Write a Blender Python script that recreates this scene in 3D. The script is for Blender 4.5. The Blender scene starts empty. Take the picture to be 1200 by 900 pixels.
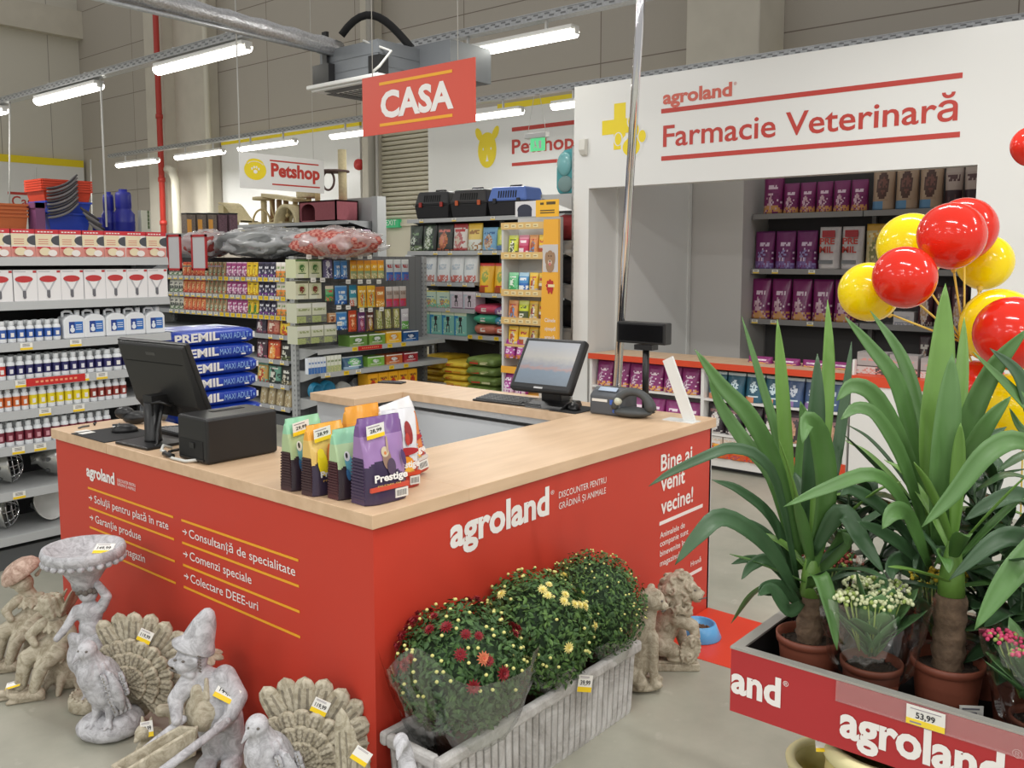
import bpy, bmesh, math, random
from math import pi, sin, cos, radians, sqrt, hypot, atan2, exp
from mathutils import Vector, Matrix, noise
random.seed(7)
SC = bpy.context.scene
COL = SC.collection
# ------------------------------------------------------------------ camera
# world: origin = floor under the near corner of the checkout counter, X = along its agroland side, Y = along its services side
F, PITCH, CY = 1059.43, radians(5.715), 409.87
CAM = Vector((-1.7236, -1.9819, 1.68))
RT = Vector((0.64279, -0.76604, 0.0))
FW = Vector((0.76604 * cos(PITCH), 0.64279 * cos(PITCH), -sin(PITCH)))
UP = RT.cross(FW)
cd = bpy.data.cameras.new('camera')
cam = bpy.data.objects.new('camera', cd)
COL.objects.link(cam)
cam.matrix_world = Matrix(((RT.x, UP.x, -FW.x, CAM.x), (RT.y, UP.y, -FW.y, CAM.y), (RT.z, UP.z, -FW.z, CAM.z), (0, 0, 0, 1)))
cd.sensor_fit = 'HORIZONTAL'
cd.sensor_width = 36.0
cd.lens = 36.0 * F / 1200.0
cd.shift_y = (CY - 450.0) / 1200.0
cd.clip_start = 0.05
cd.clip_end = 200
SC.camera = cam
# ------------------------------------------------------------------ light and exposure
w = bpy.data.worlds.new('world')
SC.world = w
w.use_nodes = True
w.node_tree.nodes['Background'].inputs[0].default_value = (1.0, 0.985, 0.96, 1)
w.node_tree.nodes['Background'].inputs[1].default_value = 0.55
SC.view_settings.view_transform = 'Standard'
SC.view_settings.look = 'None'
SC.view_settings.exposure = 0.0
SC.view_settings.gamma = 1.0
SC.view_settings.use_curve_mapping = False
def area(name, loc, sx, sy, power, rot=(0, 0, 0), col=(1, 0.985, 0.95)):
 l = bpy.data.lights.new(name, 'AREA')
 l.shape = 'RECTANGLE'
 l.size = sx
 l.size_y = sy
 l.energy = power
 l.color = col
 o = bpy.data.objects.new(name, l)
 COL.objects.link(o)
 o.location = loc
 o.rotation_euler = rot
 return o
# the hall's batten rows over and behind the camera, and the light of the far battens in view
for ix, iy, pw in ((-2.6, -4.5, 75), (-2.6, -1.2, 52), (0.2, -4.2, 80), (0.2, -1.5, 60), (-2.6, 2.4, 36), (3.0, -3.8, 60), (3.0, -0.6, 50), (0.2, 1.6, 30), (0.2, 5.4, 85), (3.0, 3.0, 40), (7.2, 6.1, 75), (1.8, 9.5, 90), (7.2, 12.75, 100), (3.0, 16.0, 170), (7.2, 14.95, 120), (-6.5, -7.0, 150), (-6.5, -2.0, 130), (-6.5, 3.0, 110), (-11.0, -5.0, 230), (-11.0, 0.0, 210), (-11.0, 6.0, 170), (0.5, -9.5, 190), (-4.5, -11.0, 220), (3.2, -8.0, 130)):
 area("batten_light", (ix, iy, 3.462 if ix == 7.2 else 3.7), 0.1, 1.5, pw * 0.66)
# ------------------------------------------------------------------ helpers
def ray(x, y):
 return FW + RT * ((x - 600) / F) - UP * ((y - CY) / F)
def onZ(x, y, z):
 d = ray(x, y)
 return CAM + d * ((z - CAM.z) / d.z)
def onX(x, y, X):
 d = ray(x, y)
 return CAM + d * ((X - CAM.x) / d.x)
def onY(x, y, Y):
 d = ray(x, y)
 return CAM + d * ((Y - CAM.y) / d.y)
def at(x, y, dist):
 return CAM + ray(x, y) * dist
def lin(c):
 c /= 255.0
 return c / 12.92 if c <= 0.04045 else ((c + 0.055) / 1.055) ** 2.4
MATS = {}
def mat(name, rgb, rough=0.5, metal=0.0, emit=0.0, trans=0.0, spec=0.5, noisy=0.0, scale=20, bump=0.0, coat=0.0, alpha=1.0):
 key = name
 if key in MATS:
  return MATS[key]
 m = bpy.data.materials.new(name)
 m.use_nodes = True
 nt = m.node_tree
 b = nt.nodes['Principled BSDF']
 c = tuple(lin(v) for v in rgb) + (1,)
 b.inputs['Base Color'].default_value = c
 b.inputs['Roughness'].default_value = rough
 b.inputs['Metallic'].default_value = metal
 b.inputs['Specular IOR Level'].default_value = spec
 b.inputs['Coat Weight'].default_value = coat
 b.inputs['Transmission Weight'].default_value = trans
 b.inputs['Alpha'].default_value = alpha
 if emit:
  b.inputs['Emission Color'].default_value = c
  b.inputs['Emission Strength'].default_value = emit
 if noisy or bump:
  tc = nt.nodes.new('ShaderNodeTexCoord')
  n = nt.nodes.new('ShaderNodeTexNoise')
  n.inputs['Scale'].default_value = scale
  n.inputs['Detail'].default_value = 6
  nt.links.new(tc.outputs['Object'], n.inputs['Vector'])
  if noisy:
   r = nt.nodes.new('ShaderNodeValToRGB')
   r.color_ramp.elements[0].position = 0.3
   r.color_ramp.elements[1].position = 0.7
   r.color_ramp.elements[0].color = tuple(v * (1 - noisy) for v in c[:3]) + (1,)
   r.color_ramp.elements[1].color = tuple(min(1, v * (1 + noisy * 0.6)) for v in c[:3]) + (1,)
   nt.links.new(n.outputs['Fac'], r.inputs['Fac'])
   nt.links.new(r.outputs['Color'], b.inputs['Base Color'])
  if bump:
   bp = nt.nodes.new('ShaderNodeBump')
   bp.inputs['Strength'].default_value = bump
   bp.inputs['Distance'].default_value = 0.01
   nt.links.new(n.outputs['Fac'], bp.inputs['Height'])
   nt.links.new(bp.outputs['Normal'], b.inputs['Normal'])
 MATS[key] = m
 return m
def film(name, lo, hi, rough=0.08, tint=(0.97, 0.985, 0.98)):
 """thin clear plastic: see-through, mirrors more at grazing angles"""
 m = bpy.data.materials.new(name)
 m.use_nodes = True
 nt = m.node_tree
 nt.nodes.remove(nt.nodes['Principled BSDF'])
 out = nt.nodes['Material Output']
 tr = nt.nodes.new('ShaderNodeBsdfTransparent')
 tr.inputs['Color'].default_value = (*tint, 1)
 gl = nt.nodes.new('ShaderNodeBsdfGlossy')
 gl.inputs['Roughness'].default_value = rough
 lw = nt.nodes.new('ShaderNodeLayerWeight')
 lw.inputs['Blend'].default_value = 0.35
 mr = nt.nodes.new('ShaderNodeMapRange')
 mr.inputs['To Min'].default_value = lo
 mr.inputs['To Max'].default_value = hi
 mx = nt.nodes.new('ShaderNodeMixShader')
 nt.links.new(lw.outputs['Facing'], mr.inputs['Value'])
 nt.links.new(mr.outputs['Result'], mx.inputs['Fac'])
 nt.links.new(tr.outputs[0], mx.inputs[1])
 nt.links.new(gl.outputs[0], mx.inputs[2])
 nt.links.new(mx.outputs[0], out.inputs['Surface'])
 return m
def pc(rgb, rough=0.4):
 """printed packaging colour"""
 return mat('print_%02x%02x%02x_%d' % (*rgb, int(rough * 100)), rgb, rough)
class G:
 """collects shapes for ONE mesh"""
 def __init__(s):
  s.v = []
  s.f = []
  s.m = []
  s.s = []
 def add(s, vs, fs, mi=0, smooth=False, X=None):
  o = len(s.v)
  for p in vs:
   p = Vector(p)
   s.v.append(X @ p if X is not None else p)
  for k, f in enumerate(fs):
   s.f.append([i + o for i in f])
   s.m.append(mi[k] if isinstance(mi, list) else mi)
   s.s.append(smooth)
  return s
 def box(s, c, d, mi=0, X=None):
  x, y, z = (v / 2 for v in d)
  a, b, e = c
  vs = [(a + i * x, b + j * y, e + k * z) for i in (-1, 1) for j in (-1, 1) for k in (-1, 1)]
  return s.add(vs, [(0, 1, 3, 2), (4, 6, 7, 5), (0, 4, 5, 1), (2, 3, 7, 6), (0, 2, 6, 4), (1, 5, 7, 3)], mi, False, X)
 def bb(s, x0, x1, y0, y1, z0, z1, mi=0, X=None):
  return s.box(((x0 + x1) / 2, (y0 + y1) / 2, (z0 + z1) / 2), (abs(x1 - x0), abs(y1 - y0), abs(z1 - z0)), mi, X)
 def prism(s, pts, y0, y1, mi=0, X=None):
  """polygon in xz extruded along y"""
  n = len(pts)
  vs = [(p[0], y0, p[1]) for p in pts] + [(p[0], y1, p[1]) for p in pts]
  fs = [tuple(range(n)), tuple(range(2 * n - 1, n - 1, -1))] + [(i, i + n, (i + 1) % n + n, (i + 1) % n) for i in range(n)]
  return s.add(vs, fs, mi, False, X)
 def tube(s, pts, r, n=8, mi=0, caps=True, X=None):
  pts = [Vector(p) for p in pts]
  rs = r if isinstance(r, (list, tuple)) else [r] * len(pts)
  vs = []
  up = Vector((0, 0, 1))
  t = (pts[1] - pts[0]).normalized()
  if abs(t.z) > 0.95:
   up = Vector((1, 0, 0))
  a = t.cross(up).normalized()
  for i, p in enumerate(pts):
   t = (pts[min(i + 1, len(pts) - 1)] - pts[max(i - 1, 0)]).normalized()
   a = (a - t * a.dot(t)).normalized()
   b = t.cross(a)
   for k in range(n):
    an = 2 * pi * k / n
    vs.append(p + (a * cos(an) + b * sin(an)) * rs[i])
  fs = []
  for i in range(len(pts) - 1):
   for k in range(n):
    fs.append((i * n + k, i * n + (k + 1) % n, (i + 1) * n + (k + 1) % n, (i + 1) * n + k))
  s.add(vs, fs, mi, True, X)
  if caps:
   o = len(s.v) - len(vs)
   s.f.append([o + k for k in range(n)][::-1])
   s.f.append([o + (len(pts) - 1) * n + k for k in range(n)])
   s.m += [mi, mi]
   s.s += [False, False]
  return s
 def lathe(s, prof, n=16, c=(0, 0, 0), mi=0, X=None, caps=True, mis=None, smooth=True, wob=None):
  vs = []
  for i, (r, z) in enumerate(prof):
   for k in range(n):
    a = 2 * pi * k / n
    q = r * (wob(a, i) if wob else 1)
    vs.append((c[0] + q * cos(a), c[1] + q * sin(a), c[2] + z))
  fs = []
  ms = []
  for i in range(len(prof) - 1):
   for k in range(n):
    fs.append((i * n + k, i * n + (k + 1) % n, (i + 1) * n + (k + 1) % n, (i + 1) * n + k))
    ms.append(mis[i] if mis else mi)
  s.add(vs, fs, ms, smooth, X)
  o = len(s.v) - len(vs)
  if caps:
   if prof[0][0] > 1e-5:
    s.f.append([o + k for k in range(n)][::-1])
    s.m.append(mis[0] if mis else mi)
    s.s.append(False)
   if prof[-1][0] > 1e-5:
    s.f.append([o + (len(prof) - 1) * n + k for k in range(n)])
    s.m.append(mis[-1] if mis else mi)
    s.s.append(False)
  return s
 def sph(s, c, r, n=12, k=8, mi=0, rot=None, X=None):
  if not isinstance(r, (tuple, list)):
   r = (r, r, r)
  vs = []
  R = rot if rot is not None else Matrix.Identity(3)
  c = Vector(c)
  vs.append(c + R @ Vector((0, 0, -r[2])))
  for i in range(1, k):
   t = -pi / 2 + pi * i / k
   for j in range(n):
    a = 2 * pi * j / n
    vs.append(c + R @ Vector((r[0] * cos(t) * cos(a), r[1] * cos(t) * sin(a), r[2] * sin(t))))
  vs.append(c + R @ Vector((0, 0, r[2])))
  fs = [(0, 1 + (j + 1) % n, 1 + j) for j in range(n)]
  for i in range(k - 2):
   for j in range(n):
    fs.append((1 + i * n + j, 1 + i * n + (j + 1) % n, 1 + (i + 1) * n + (j + 1) % n, 1 + (i + 1) * n + j))
  L = len(vs) - 1
  fs += [(L, L - n + j, L - n + (j + 1) % n) for j in range(n)]
  return s.add(vs, fs, mi, True, X)
 def cap(s, p0, p1, r0, r1, n=12, mi=0):
  """tapered capsule"""
  p0, p1 = Vector(p0), Vector(p1)
  s.tube([p0, p1], [r0, r1], n, mi)
  s.sph(p0, r0, n, 8, mi)
  return s.sph(p1, r1, n, 8, mi)
 def mesh(s, name, mats):
  me = bpy.data.meshes.new(name)
  me.from_pydata([tuple(p) for p in s.v], [], s.f)
  for m in (mats if isinstance(mats, (list, tuple)) else [mats]):
   me.materials.append(m)
  me.polygons.foreach_set('material_index', s.m)
  me.polygons.foreach_set('use_smooth', s.s)
  bm = bmesh.new()
  bm.from_mesh(me)
  bmesh.ops.recalc_face_normals(bm, faces=bm.faces)
  bm.to_mesh(me)
  bm.free()
  me.update()
  return me
 def build(s, name, mats, parent=None, loc=(0, 0, 0), rz=0.0, bevel=0.0, kind=None, label=None, solid=0.0):
  return put(name, s.mesh(name, mats), parent, loc, rz, bevel, kind, label, solid)
def put(name, me, parent=None, loc=(0, 0, 0), rz=0.0, bevel=0.0, kind=None, label=None, solid=0.0):
 o = bpy.data.objects.new(name, me)
 COL.objects.link(o)
 o.location = loc
 o.rotation_euler = (0, 0, rz)
 if parent is not None:
  o.parent = parent
 if solid:
  md = o.modifiers.new('thickness', 'SOLIDIFY')
  md.thickness = solid
  md.offset = 0
 if bevel:
  md = o.modifiers.new('bevel', 'BEVEL')
  md.width = bevel
  md.segments = 2
  md.limit_method = 'ANGLE'
  md.angle_limit = radians(40)
 if kind:
  o['kind'] = kind
 if label:
  o['label'] = label
 return o
def tag(o, label, cat, group=None, kind=None):
 o['label'] = label
 o['category'] = cat
 if group:
  o['group'] = group
 if kind:
  o['kind'] = kind
 return o
def thing(name, label, cat, loc=(0, 0, 0), rz=0.0, group=None):
 o = bpy.data.objects.new(name, None)
 o.empty_display_size = 0.1
 COL.objects.link(o)
 o.location = loc
 o.rotation_euler = (0, 0, rz)
 return tag(o, label, cat, group)
def dup(o, loc=None, rz=None, label=None, group=None):
 """a copy of a thing with copies of its parts and their sub-parts"""
 c = o.copy()
 COL.objects.link(c)
 for ch in o.children:
  d = ch.copy()
  COL.objects.link(d)
  d.parent = c
  for g in ch.children:
   e = g.copy()
   COL.objects.link(e)
   e.parent = d
 if loc is not None:
  c.location = loc
 if rz is not None:
  c.rotation_euler = (0, 0, rz)
 if label:
  c['label'] = label
 if group:
  c['group'] = group
 return c
def baked(o):
 """replace an object's mesh by its mesh with modifiers evaluated"""
 dg = bpy.context.evaluated_depsgraph_get()
 dg.update()
 me = bpy.data.meshes.new_from_object(o.evaluated_get(dg))
 o.modifiers.clear()
 o.data = me
 return o
def frame(O, ex, ez):
 """matrix: local x -> ex, local y -> ez (up), local z -> out of the face"""
 ex = Vector(ex).normalized()
 ez = Vector(ez).normalized()
 n = ex.cross(ez)
 return Matrix(((ex.x, ez.x, n.x, O[0]), (ex.y, ez.y, n.y, O[1]), (ex.z, ez.z, n.z, O[2]), (0, 0, 0, 1)))
def text(s, m, parent, X, width=None, height=None, cap=None, bold=0.0, depth=0.0012, name='lettering', align='LEFT', kind=None):
 """flat raised lettering; X maps the baseline frame to the parent's space"""
 cu = bpy.data.curves.new(name, 'FONT')
 cu.body = s
 cu.size = 1
 cu.offset = bold
 cu.extrude = 0.0
 cu.resolution_u = 3
 o = bpy.data.objects.new(name, cu)
 COL.objects.link(o)
 dg = bpy.context.evaluated_depsgraph_get()
 dg.update()
 me = bpy.data.meshes.new_from_object(o.evaluated_get(dg))
 bpy.data.objects.remove(o)
 bpy.data.curves.remove(cu)
 xs = [v.co.x for v in me.vertices]
 ys = [v.co.y for v in me.vertices]
 w0 = max(xs) - min(xs)
 h0 = max(ys) - min(ys)
 sy = cap / 0.729 if cap else (height / h0 if height else width / w0)
 sx = width / w0 if width else sy
 mx, my = min(xs), (min(ys) if height else 0)
 for v in me.vertices:
  v.co = X @ Vector(((v.co.x - mx) * sx, (v.co.y - my) * sy, depth))
 me.materials.clear()
 me.materials.append(m)
 q = bpy.data.objects.new(name, me)
 COL.objects.link(q)
 if parent is not None:
  q.parent = parent
 if kind:
  q['kind'] = kind
 return q
def bar(m, parent, X, x0, x1, y0, y1, name='rule_line', depth=0.0012):
 g = G()
 g.bb(x0, x1, y0, y1, 0, depth, 0, X)
 return g.build(name, m, parent)
def smoothshade(o):
 for p in o.data.polygons:
  p.use_smooth = True
def sculpt(name, g, m, parent=None, voxel=0.006, it=4, kind=None, disp=0.0, dscale=20):
 """weld a heap of overlapping forms into one continuous carved surface"""
 o = g.build(name, m, parent, kind=kind)
 if not voxel:
  smoothshade(o)
  return o
 md = o.modifiers.new('weld', 'REMESH')
 md.mode = 'VOXEL'
 md.voxel_size = voxel
 md = o.modifiers.new('soft', 'SMOOTH')
 md.iterations = it
 md.factor = 0.5
 baked(o)
 if disp:
  for v in o.data.vertices:
   q = noise.noise(v.co * dscale)
   v.co += v.normal * (q * disp)
 smoothshade(o)
 return o
def rotv(d, up=(0, 0, 1)):
 """3x3 that turns local Z to direction d"""
 return Vector(d).to_track_quat('Z', 'Y').to_matrix()
# ------------------------------------------------------------------ the hall
WHITE = mat('white_laminate', (228, 228, 225), 0.28)
RED = mat('red_laminate', (198, 62, 46), 0.42, spec=0.35)
REDINK = mat('red_print', (190, 62, 52), 0.5)
YEL = mat('yellow_print', (238, 214, 40), 0.5)
YELLINE = mat('yellow_rule', (240, 172, 40), 0.5)
INK = mat('white_print', (240, 236, 232), 0.5)
STEEL = mat('galvanised_steel', (190, 192, 194), 0.35, 0.7, noisy=0.15, scale=40)
GREYSHELF = mat('grey_shelf_paint', (176, 178, 178), 0.4)
DARKGREY = mat('dark_grey_paint', (92, 94, 96), 0.5)
BLACK = mat('black_plastic', (26, 26, 27), 0.38)
BLACKMAT = mat('black_rubber', (32, 32, 33), 0.75)
CREAM = mat('cream_paint', (214, 208, 188), 0.55)
OAK = None
def wall_mat(name, rgb, seam, vert, seamcol):
 m = bpy.data.materials.new(name)
 m.use_nodes = True
 nt = m.node_tree
 b = nt.nodes['Principled BSDF']
 b.inputs['Roughness'].default_value = 0.7
 tc = nt.nodes.new('ShaderNodeTexCoord')
 br = nt.nodes.new('ShaderNodeTexBrick')
 br.inputs['Color1'].default_value = tuple(lin(v) for v in rgb) + (1,)
 br.inputs['Color2'].default_value = tuple(lin(v * 0.97) for v in rgb) + (1,)
 br.inputs['Mortar'].default_value = tuple(lin(v) for v in seamcol) + (1,)
 br.inputs['Scale'].default_value = 1
 br.inputs['Mortar Size'].default_value = 0.008
 br.inputs['Brick Width'].default_value = vert
 br.inputs['Row Height'].default_value = seam
 br.offset = 0.0
 nt.links.new(tc.outputs['UV'], br.inputs['Vector'])
 nt.links.new(br.outputs['Color'], b.inputs['Base Color'])
 return m
def wall(name, mtl, p0, p1, z0, z1, th):
 """wall along p0->p1 with a metre-scaled uv; th = thickness vector"""
 g = G()
 a = Vector((*p0, 0))
 b = Vector((*p1, 0))
 t = Vector((*th, 0))
 g.add([a + Vector((0, 0, z0)), b + Vector((0, 0, z0)), b + Vector((0, 0, z1)), a + Vector((0, 0, z1)),
  a + t + Vector((0, 0, z0)), b + t + Vector((0, 0, z0)), b + t + Vector((0, 0, z1)), a + t + Vector((0, 0, z1))],
  [(0, 1, 2, 3), (5, 4, 7, 6), (4, 0, 3, 7), (1, 5, 6, 2), (3, 2, 6, 7), (4, 5, 1, 0)])
 o = g.build(name, mtl, kind='structure')
 d = (b - a).normalized()
 uv = o.data.uv_layers.new(name='metres')
 for l in o.data.loops:
  co = o.data.vertices[l.vertex_index].co
  uv.data[l.index].uv = ((co - a).dot(d), co.z)
 return o
def floor_mat():
 m = bpy.data.materials.new('polished_concrete')
 m.use_nodes = True
 nt = m.node_tree
 b = nt.nodes['Principled BSDF']
 tc = nt.nodes.new('ShaderNodeTexCoord')
 n1 = nt.nodes.new('ShaderNodeTexNoise')
 n1.inputs['Scale'].default_value = 1.3
 n1.inputs['Detail'].default_value = 8
 n1.inputs['Roughness'].default_value = 0.62
 r = nt.nodes.new('ShaderNodeValToRGB')
 r.color_ramp.elements[0].position = 0.32
 r.color_ramp.elements[0].color = (lin(144), lin(144), lin(131), 1)
 r.color_ramp.elements[1].position = 0.68
 r.color_ramp.elements[1].color = (lin(177), lin(175), lin(161), 1)
 n2 = nt.nodes.new('ShaderNodeTexNoise')
 n2.inputs['Scale'].default_value = 9
 n2.inputs['Detail'].default_value = 5
 r2 = nt.nodes.new('ShaderNodeValToRGB')
 r2.color_ramp.elements[0].position = 0.66
 r2.color_ramp.elements[0].color = (0, 0, 0, 1)
 r2.color_ramp.elements[1].position = 0.8
 r2.color_ramp.elements[1].color = (0.55, 0.55, 0.55, 1)
 mx = nt.nodes.new('ShaderNodeMixRGB')
 mx.inputs['Color2'].default_value = (lin(208), lin(204), lin(194), 1)
 nt.links.new(tc.outputs['Object'], n1.inputs['Vector'])
 nt.links.new(tc.outputs['Object'], n2.inputs['Vector'])
 nt.links.new(n1.outputs['Fac'], r.inputs['Fac'])
 nt.links.new(n2.outputs['Fac'], r2.inputs['Fac'])
 nt.links.new(r2.outputs['Color'], mx.inputs['Fac'])
 nt.links.new(r.outputs['Color'], mx.inputs['Color1'])
 nt.links.new(mx.outputs['Color'], b.inputs['Base Color'])
 b.inputs['Roughness'].default_value = 0.38
 return m
def oak_mat():
 m = bpy.data.materials.new('light_oak_laminate')
 m.use_nodes = True
 nt = m.node_tree
 b = nt.nodes['Principled BSDF']
 tc = nt.nodes.new('ShaderNodeTexCoord')
 mp = nt.nodes.new('ShaderNodeMapping')
 mp.inputs['Scale'].default_value = (1.6, 9, 9)
 n = nt.nodes.new('ShaderNodeTexNoise')
 n.inputs['Scale'].default_value = 2.2
 n.inputs['Detail'].default_value = 7
 r = nt.nodes.new('ShaderNodeValToRGB')
 r.color_ramp.elements[0].position = 0.3
 r.color_ramp.elements[0].color = (lin(206), lin(174), lin(140), 1)
 r.color_ramp.elements[1].position = 0.7
 r.color_ramp.elements[1].color = (lin(221), lin(190), lin(157), 1)
 nt.links.new(tc.outputs['Object'], mp.inputs['Vector'])
 nt.links.new(mp.outputs['Vector'], n.inputs['Vector'])
 nt.links.new(n.outputs['Fac'], r.inputs['Fac'])
 nt.links.new(r.outputs['Color'], b.inputs['Base Color'])
 b.inputs['Roughness'].default_value = 0.4
 return m
OAK = oak_mat()
g = G()
g.bb(-9, 9.2, -9, 21.2, -0.2, 0)
g.build('floor', floor_mat(), kind='structure')
BEIGE = wall_mat('beige_sandwich_panel', (178, 171, 160), 1.1, 2.6, (120, 110, 100))
PALE = wall_mat('pale_sandwich_panel', (206, 202, 190), 9, 1.15, (140, 136, 126))
wall('wall_back', BEIGE, (9, 21), (9, -9), 0, 9, (0.2, 0))
wall('wall_left', PALE, (-9, 21), (9.2, 21), 0, 9, (0, 0.2))
CONC = mat('painted_concrete', (198, 192, 178), 0.7, noisy=0.06, scale=3)
g = G()
zb = onY(60, 22, 20.8).z
g.bb(-9, onY(178, 30, 20.8).x, 20.75, 21, zb - 0.35, zb + 0.3)
g.build('trim_beam', CONC, kind='structure')
def ycol(px, X):
 return onX(px, 250, X).y
for nm, a, b, X in (('pillar_left', 176, 197, 8.45), ('pillar_left_inner', 200, 246, 8.7), ('pillar_middle', 425, 441, 8.8), ('pillar_right', 800, 884, 8.3)):
 g = G()
 g.bb(X, 9, ycol(a, X), ycol(b, X), 0, 9)
 g.build(nm, CONC, kind='structure', bevel=0.02)
# roller shutter and the exit door below it
g = G()
y0, y1 = ycol(441, 8.95), 8.72
z0, z1 = 2.36, 5.0
n = 34
for i in range(n):
 za = z0 + (z1 - z0) * i / n
 zc = z0 + (z1 - z0) * (i + 1) / n
 g.prism([(9.0, za), (8.94, za + 0.012), (8.93, (za + zc) / 2), (8.94, zc - 0.012), (9.0, zc)], y0, y1)
g.build('window_shutter', mat('shutter_cream', (204, 198, 178), 0.45), kind='structure')
g = G()
g.bb(8.93, 9, ycol(441, 8.95), 8.6, 0, 2.36)
g.bb(8.9, 8.94, ycol(441, 8.95), 8.6, 2.24, 2.3)
g.bb(8.9, 8.94, ycol(441, 8.95), 8.6, 0.0, 0.1)
g.build('door_1', CREAM, kind='structure')
g = G()
zz = onX(460, 262, 8.9).z
ya = onX(453, 262, 8.9).y
yb = onX(469, 262, 8.9).y
g.bb(8.86, 8.93, ya, yb, zz - 0.07, zz + 0.07)
s_ = g.build('exit_sign', mat('green_sign', (40, 150, 96), 0.5, emit=0.4))
tag(s_, 'small green emergency exit sign above the cream door', 'sign')
X = frame((8.858, ya - 0.03, zz - 0.03), (0, -1, 0), (0, 0, 1))
text('EXIT', INK, s_, X, width=abs(ya - yb) - 0.08, depth=0.002)
# white advertising panels on the back wall
t = thing('wall_banner', 'white wall panel with yellow dog face and red Petshop lettering', 'banner', (8.9, 7.2, 0))
BX = 8.9
g = G()
g.bb(-0.02, 0.1, -5.0, 1.5, 2.35, 4.0)
g.build('panel', WHITE, t)
g = G()
g.bb(-0.026, 0.1, -5.0, 0.0, 3.93, 4.02)
g.build('top_strip', YEL, t)
def loc_on(px, py, X, base):
 p = onX(px, py, X)
 return p - Vector(base)
bs = (8.9, 7.2, 0)
P0 = loc_on(600, 180.3, 8.88, bs)
P1 = loc_on(672.6, 171, 8.88, bs)
text('Petshop', REDINK, t, frame((-0.022, P0.y, P0.z), (0, -1, 0), (0, 0, 1)), width=P0.y - P1.y, cap=0.215, bold=0.02)
X = frame((-0.022, P0.y, 0), (0, -1, 0), (0, 0, 1))
zt = loc_on(600, 152, 8.88, bs).z
bar(REDINK, t, X, 0, 1.2, zt - 0.03, zt + 0.03)
zt = loc_on(600, 193, 8.88, bs).z
bar(REDINK, t, X, 0, 1.2, zt - 0.025, zt + 0.025)
# dog face: flat printed shape
c = loc_on(571, 176, 8.88, bs)
X = frame((-0.022, c.y, c.z), (0, -1, 0), (0, 0, 1))
def disc(g, cx, cy, rx, ry, z=0.0012, n=24, X=None, mi=0, a0=0.0, rot=0.0):
 vs = []
 for k in range(n):
  a = 2 * pi * k / n
  x, y = rx * cos(a), ry * sin(a)
  vs.append((cx + x * cos(rot) - y * sin(rot), cy + x * sin(rot) + y * cos(rot), z + 0.0002 * len(g.f)))
 return g.add(vs, [tuple(range(n))], mi, False, X)
g = G()
disc(g, 0, 0, 0.19, 0.27, 0.001, X=X)
disc(g, 0, 0.12, 0.16, 0.15, 0.001, X=X)
disc(g, -0.17, 0.25, 0.06, 0.11, 0.0014, X=X, rot=0.5)
disc(g, 0.17, 0.25, 0.06, 0.11, 0.0014, X=X, rot=-0.5)
disc(g, -0.08, 0.02, 0.012, 0.02, 0.002, X=X, mi=1)
disc(g, 0.08, 0.02, 0.012, 0.02, 0.002, X=X, mi=1)
g.add([(-0.03, -0.17, 0.002), (0.03, -0.17, 0.002), (0.008, -0.11, 0.002), (0, -0.06, 0.002), (-0.008, -0.11, 0.002)], [(0, 1, 2, 3, 4)], 1, False, X)
g.build('dog_face', [YEL, INK], t)
bs = (8.9, ycol(330, 8.9), 0)
t = thing('wall_banner', 'white wall panel with yellow top strip behind the hanging white sign', 'banner', bs)
g = G()
ya = ycol(263, 8.9) - bs[1]
yb = ycol(424, 8.9) - bs[1]
g.bb(-0.02, 0.1, ya, yb, 2.3, 4.0)
g.build('panel', WHITE, t)
g = G()
g.bb(-0.026, 0.1, ya, yb, 4.0, 4.12)
g.build('top_strip', YEL, t)
bs = (onY(50, 250, 20.9).x, 20.9, 0)
t = thing('wall_banner', 'white far wall panel with yellow strip and the red word Casă', 'banner', bs)
xa = onY(-60, 250, 20.9).x - bs[0]
xb = onY(100, 250, 20.9).x - bs[0]
g = G()
g.bb(xa, xb, -0.02, 0.1, 2.2, 3.95)
g.build('panel', WHITE, t)
g = G()
g.bb(xa, xb, -0.03, 0.1, 3.95, 4.12)
g.build('top_strip', YEL, t)
p = onY(14, 241, 20.88) - Vector(bs)
X = frame((p.x, -0.024, p.z), (1, 0, 0), (0, 0, 1))
text('Casă', REDINK, t, X, width=0.62, cap=0.24, bold=0.01)
p2 = onY(9, 226, 20.88) - Vector(bs)
bar(REDINK, t, frame((p2.x, -0.024, p2.z), (1, 0, 0), (0, 0, 1)), 0, 1.4, -0.03, 0.03)
# red sprinkler pipe and pale pipes on the pillars
g = G()
yp = ycol(191, 8.3)
g.tube([(8.3, yp, 0), (8.3, yp, 9)], 0.06, 10)
for z in (2.4, 3.3, 4.6):
 g.tube([(8.3, yp, z), (8.3, yp, z + 0.09)], 0.075, 10)
o = g.build('sprinkler_pipe', mat('pipe_red', (178, 52, 42), 0.45))
tag(o, 'tall red sprinkler pipe running up the concrete pillar', 'pipe')
g = G()
yp = ycol(207, 8.3)
g.tube([(8.3, yp, 0), (8.3, yp, 3.3), (8.3, yp + 0.12, 3.5), (8.3, yp + 0.3, 3.55)], 0.09, 10)
o = g.build('drain_pipe', mat('pipe_cream', (206, 201, 184), 0.5))
tag(o, 'cream drain pipe beside the red pipe on the pillar', 'pipe')
g = G()
yp = ycol(247, 8.6)
g.tube([(8.6, yp, 0), (8.6, yp, 9)], 0.06, 8)
o = g.build('conduit_pipe', mat('pipe_cream', (206, 201, 184), 0.5))
tag(o, 'slim pale pipe on the back wall left of the hanging white sign', 'pipe')
g = G()
yp = ycol(437, 8.6)
g.tube([(8.6, yp, 2.5), (8.6, yp, 9)], 0.07, 8)
g.tube([(8.6, ycol(443, 8.6), 0), (8.6, ycol(443, 8.6), 4.0)], 0.03, 8)
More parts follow.
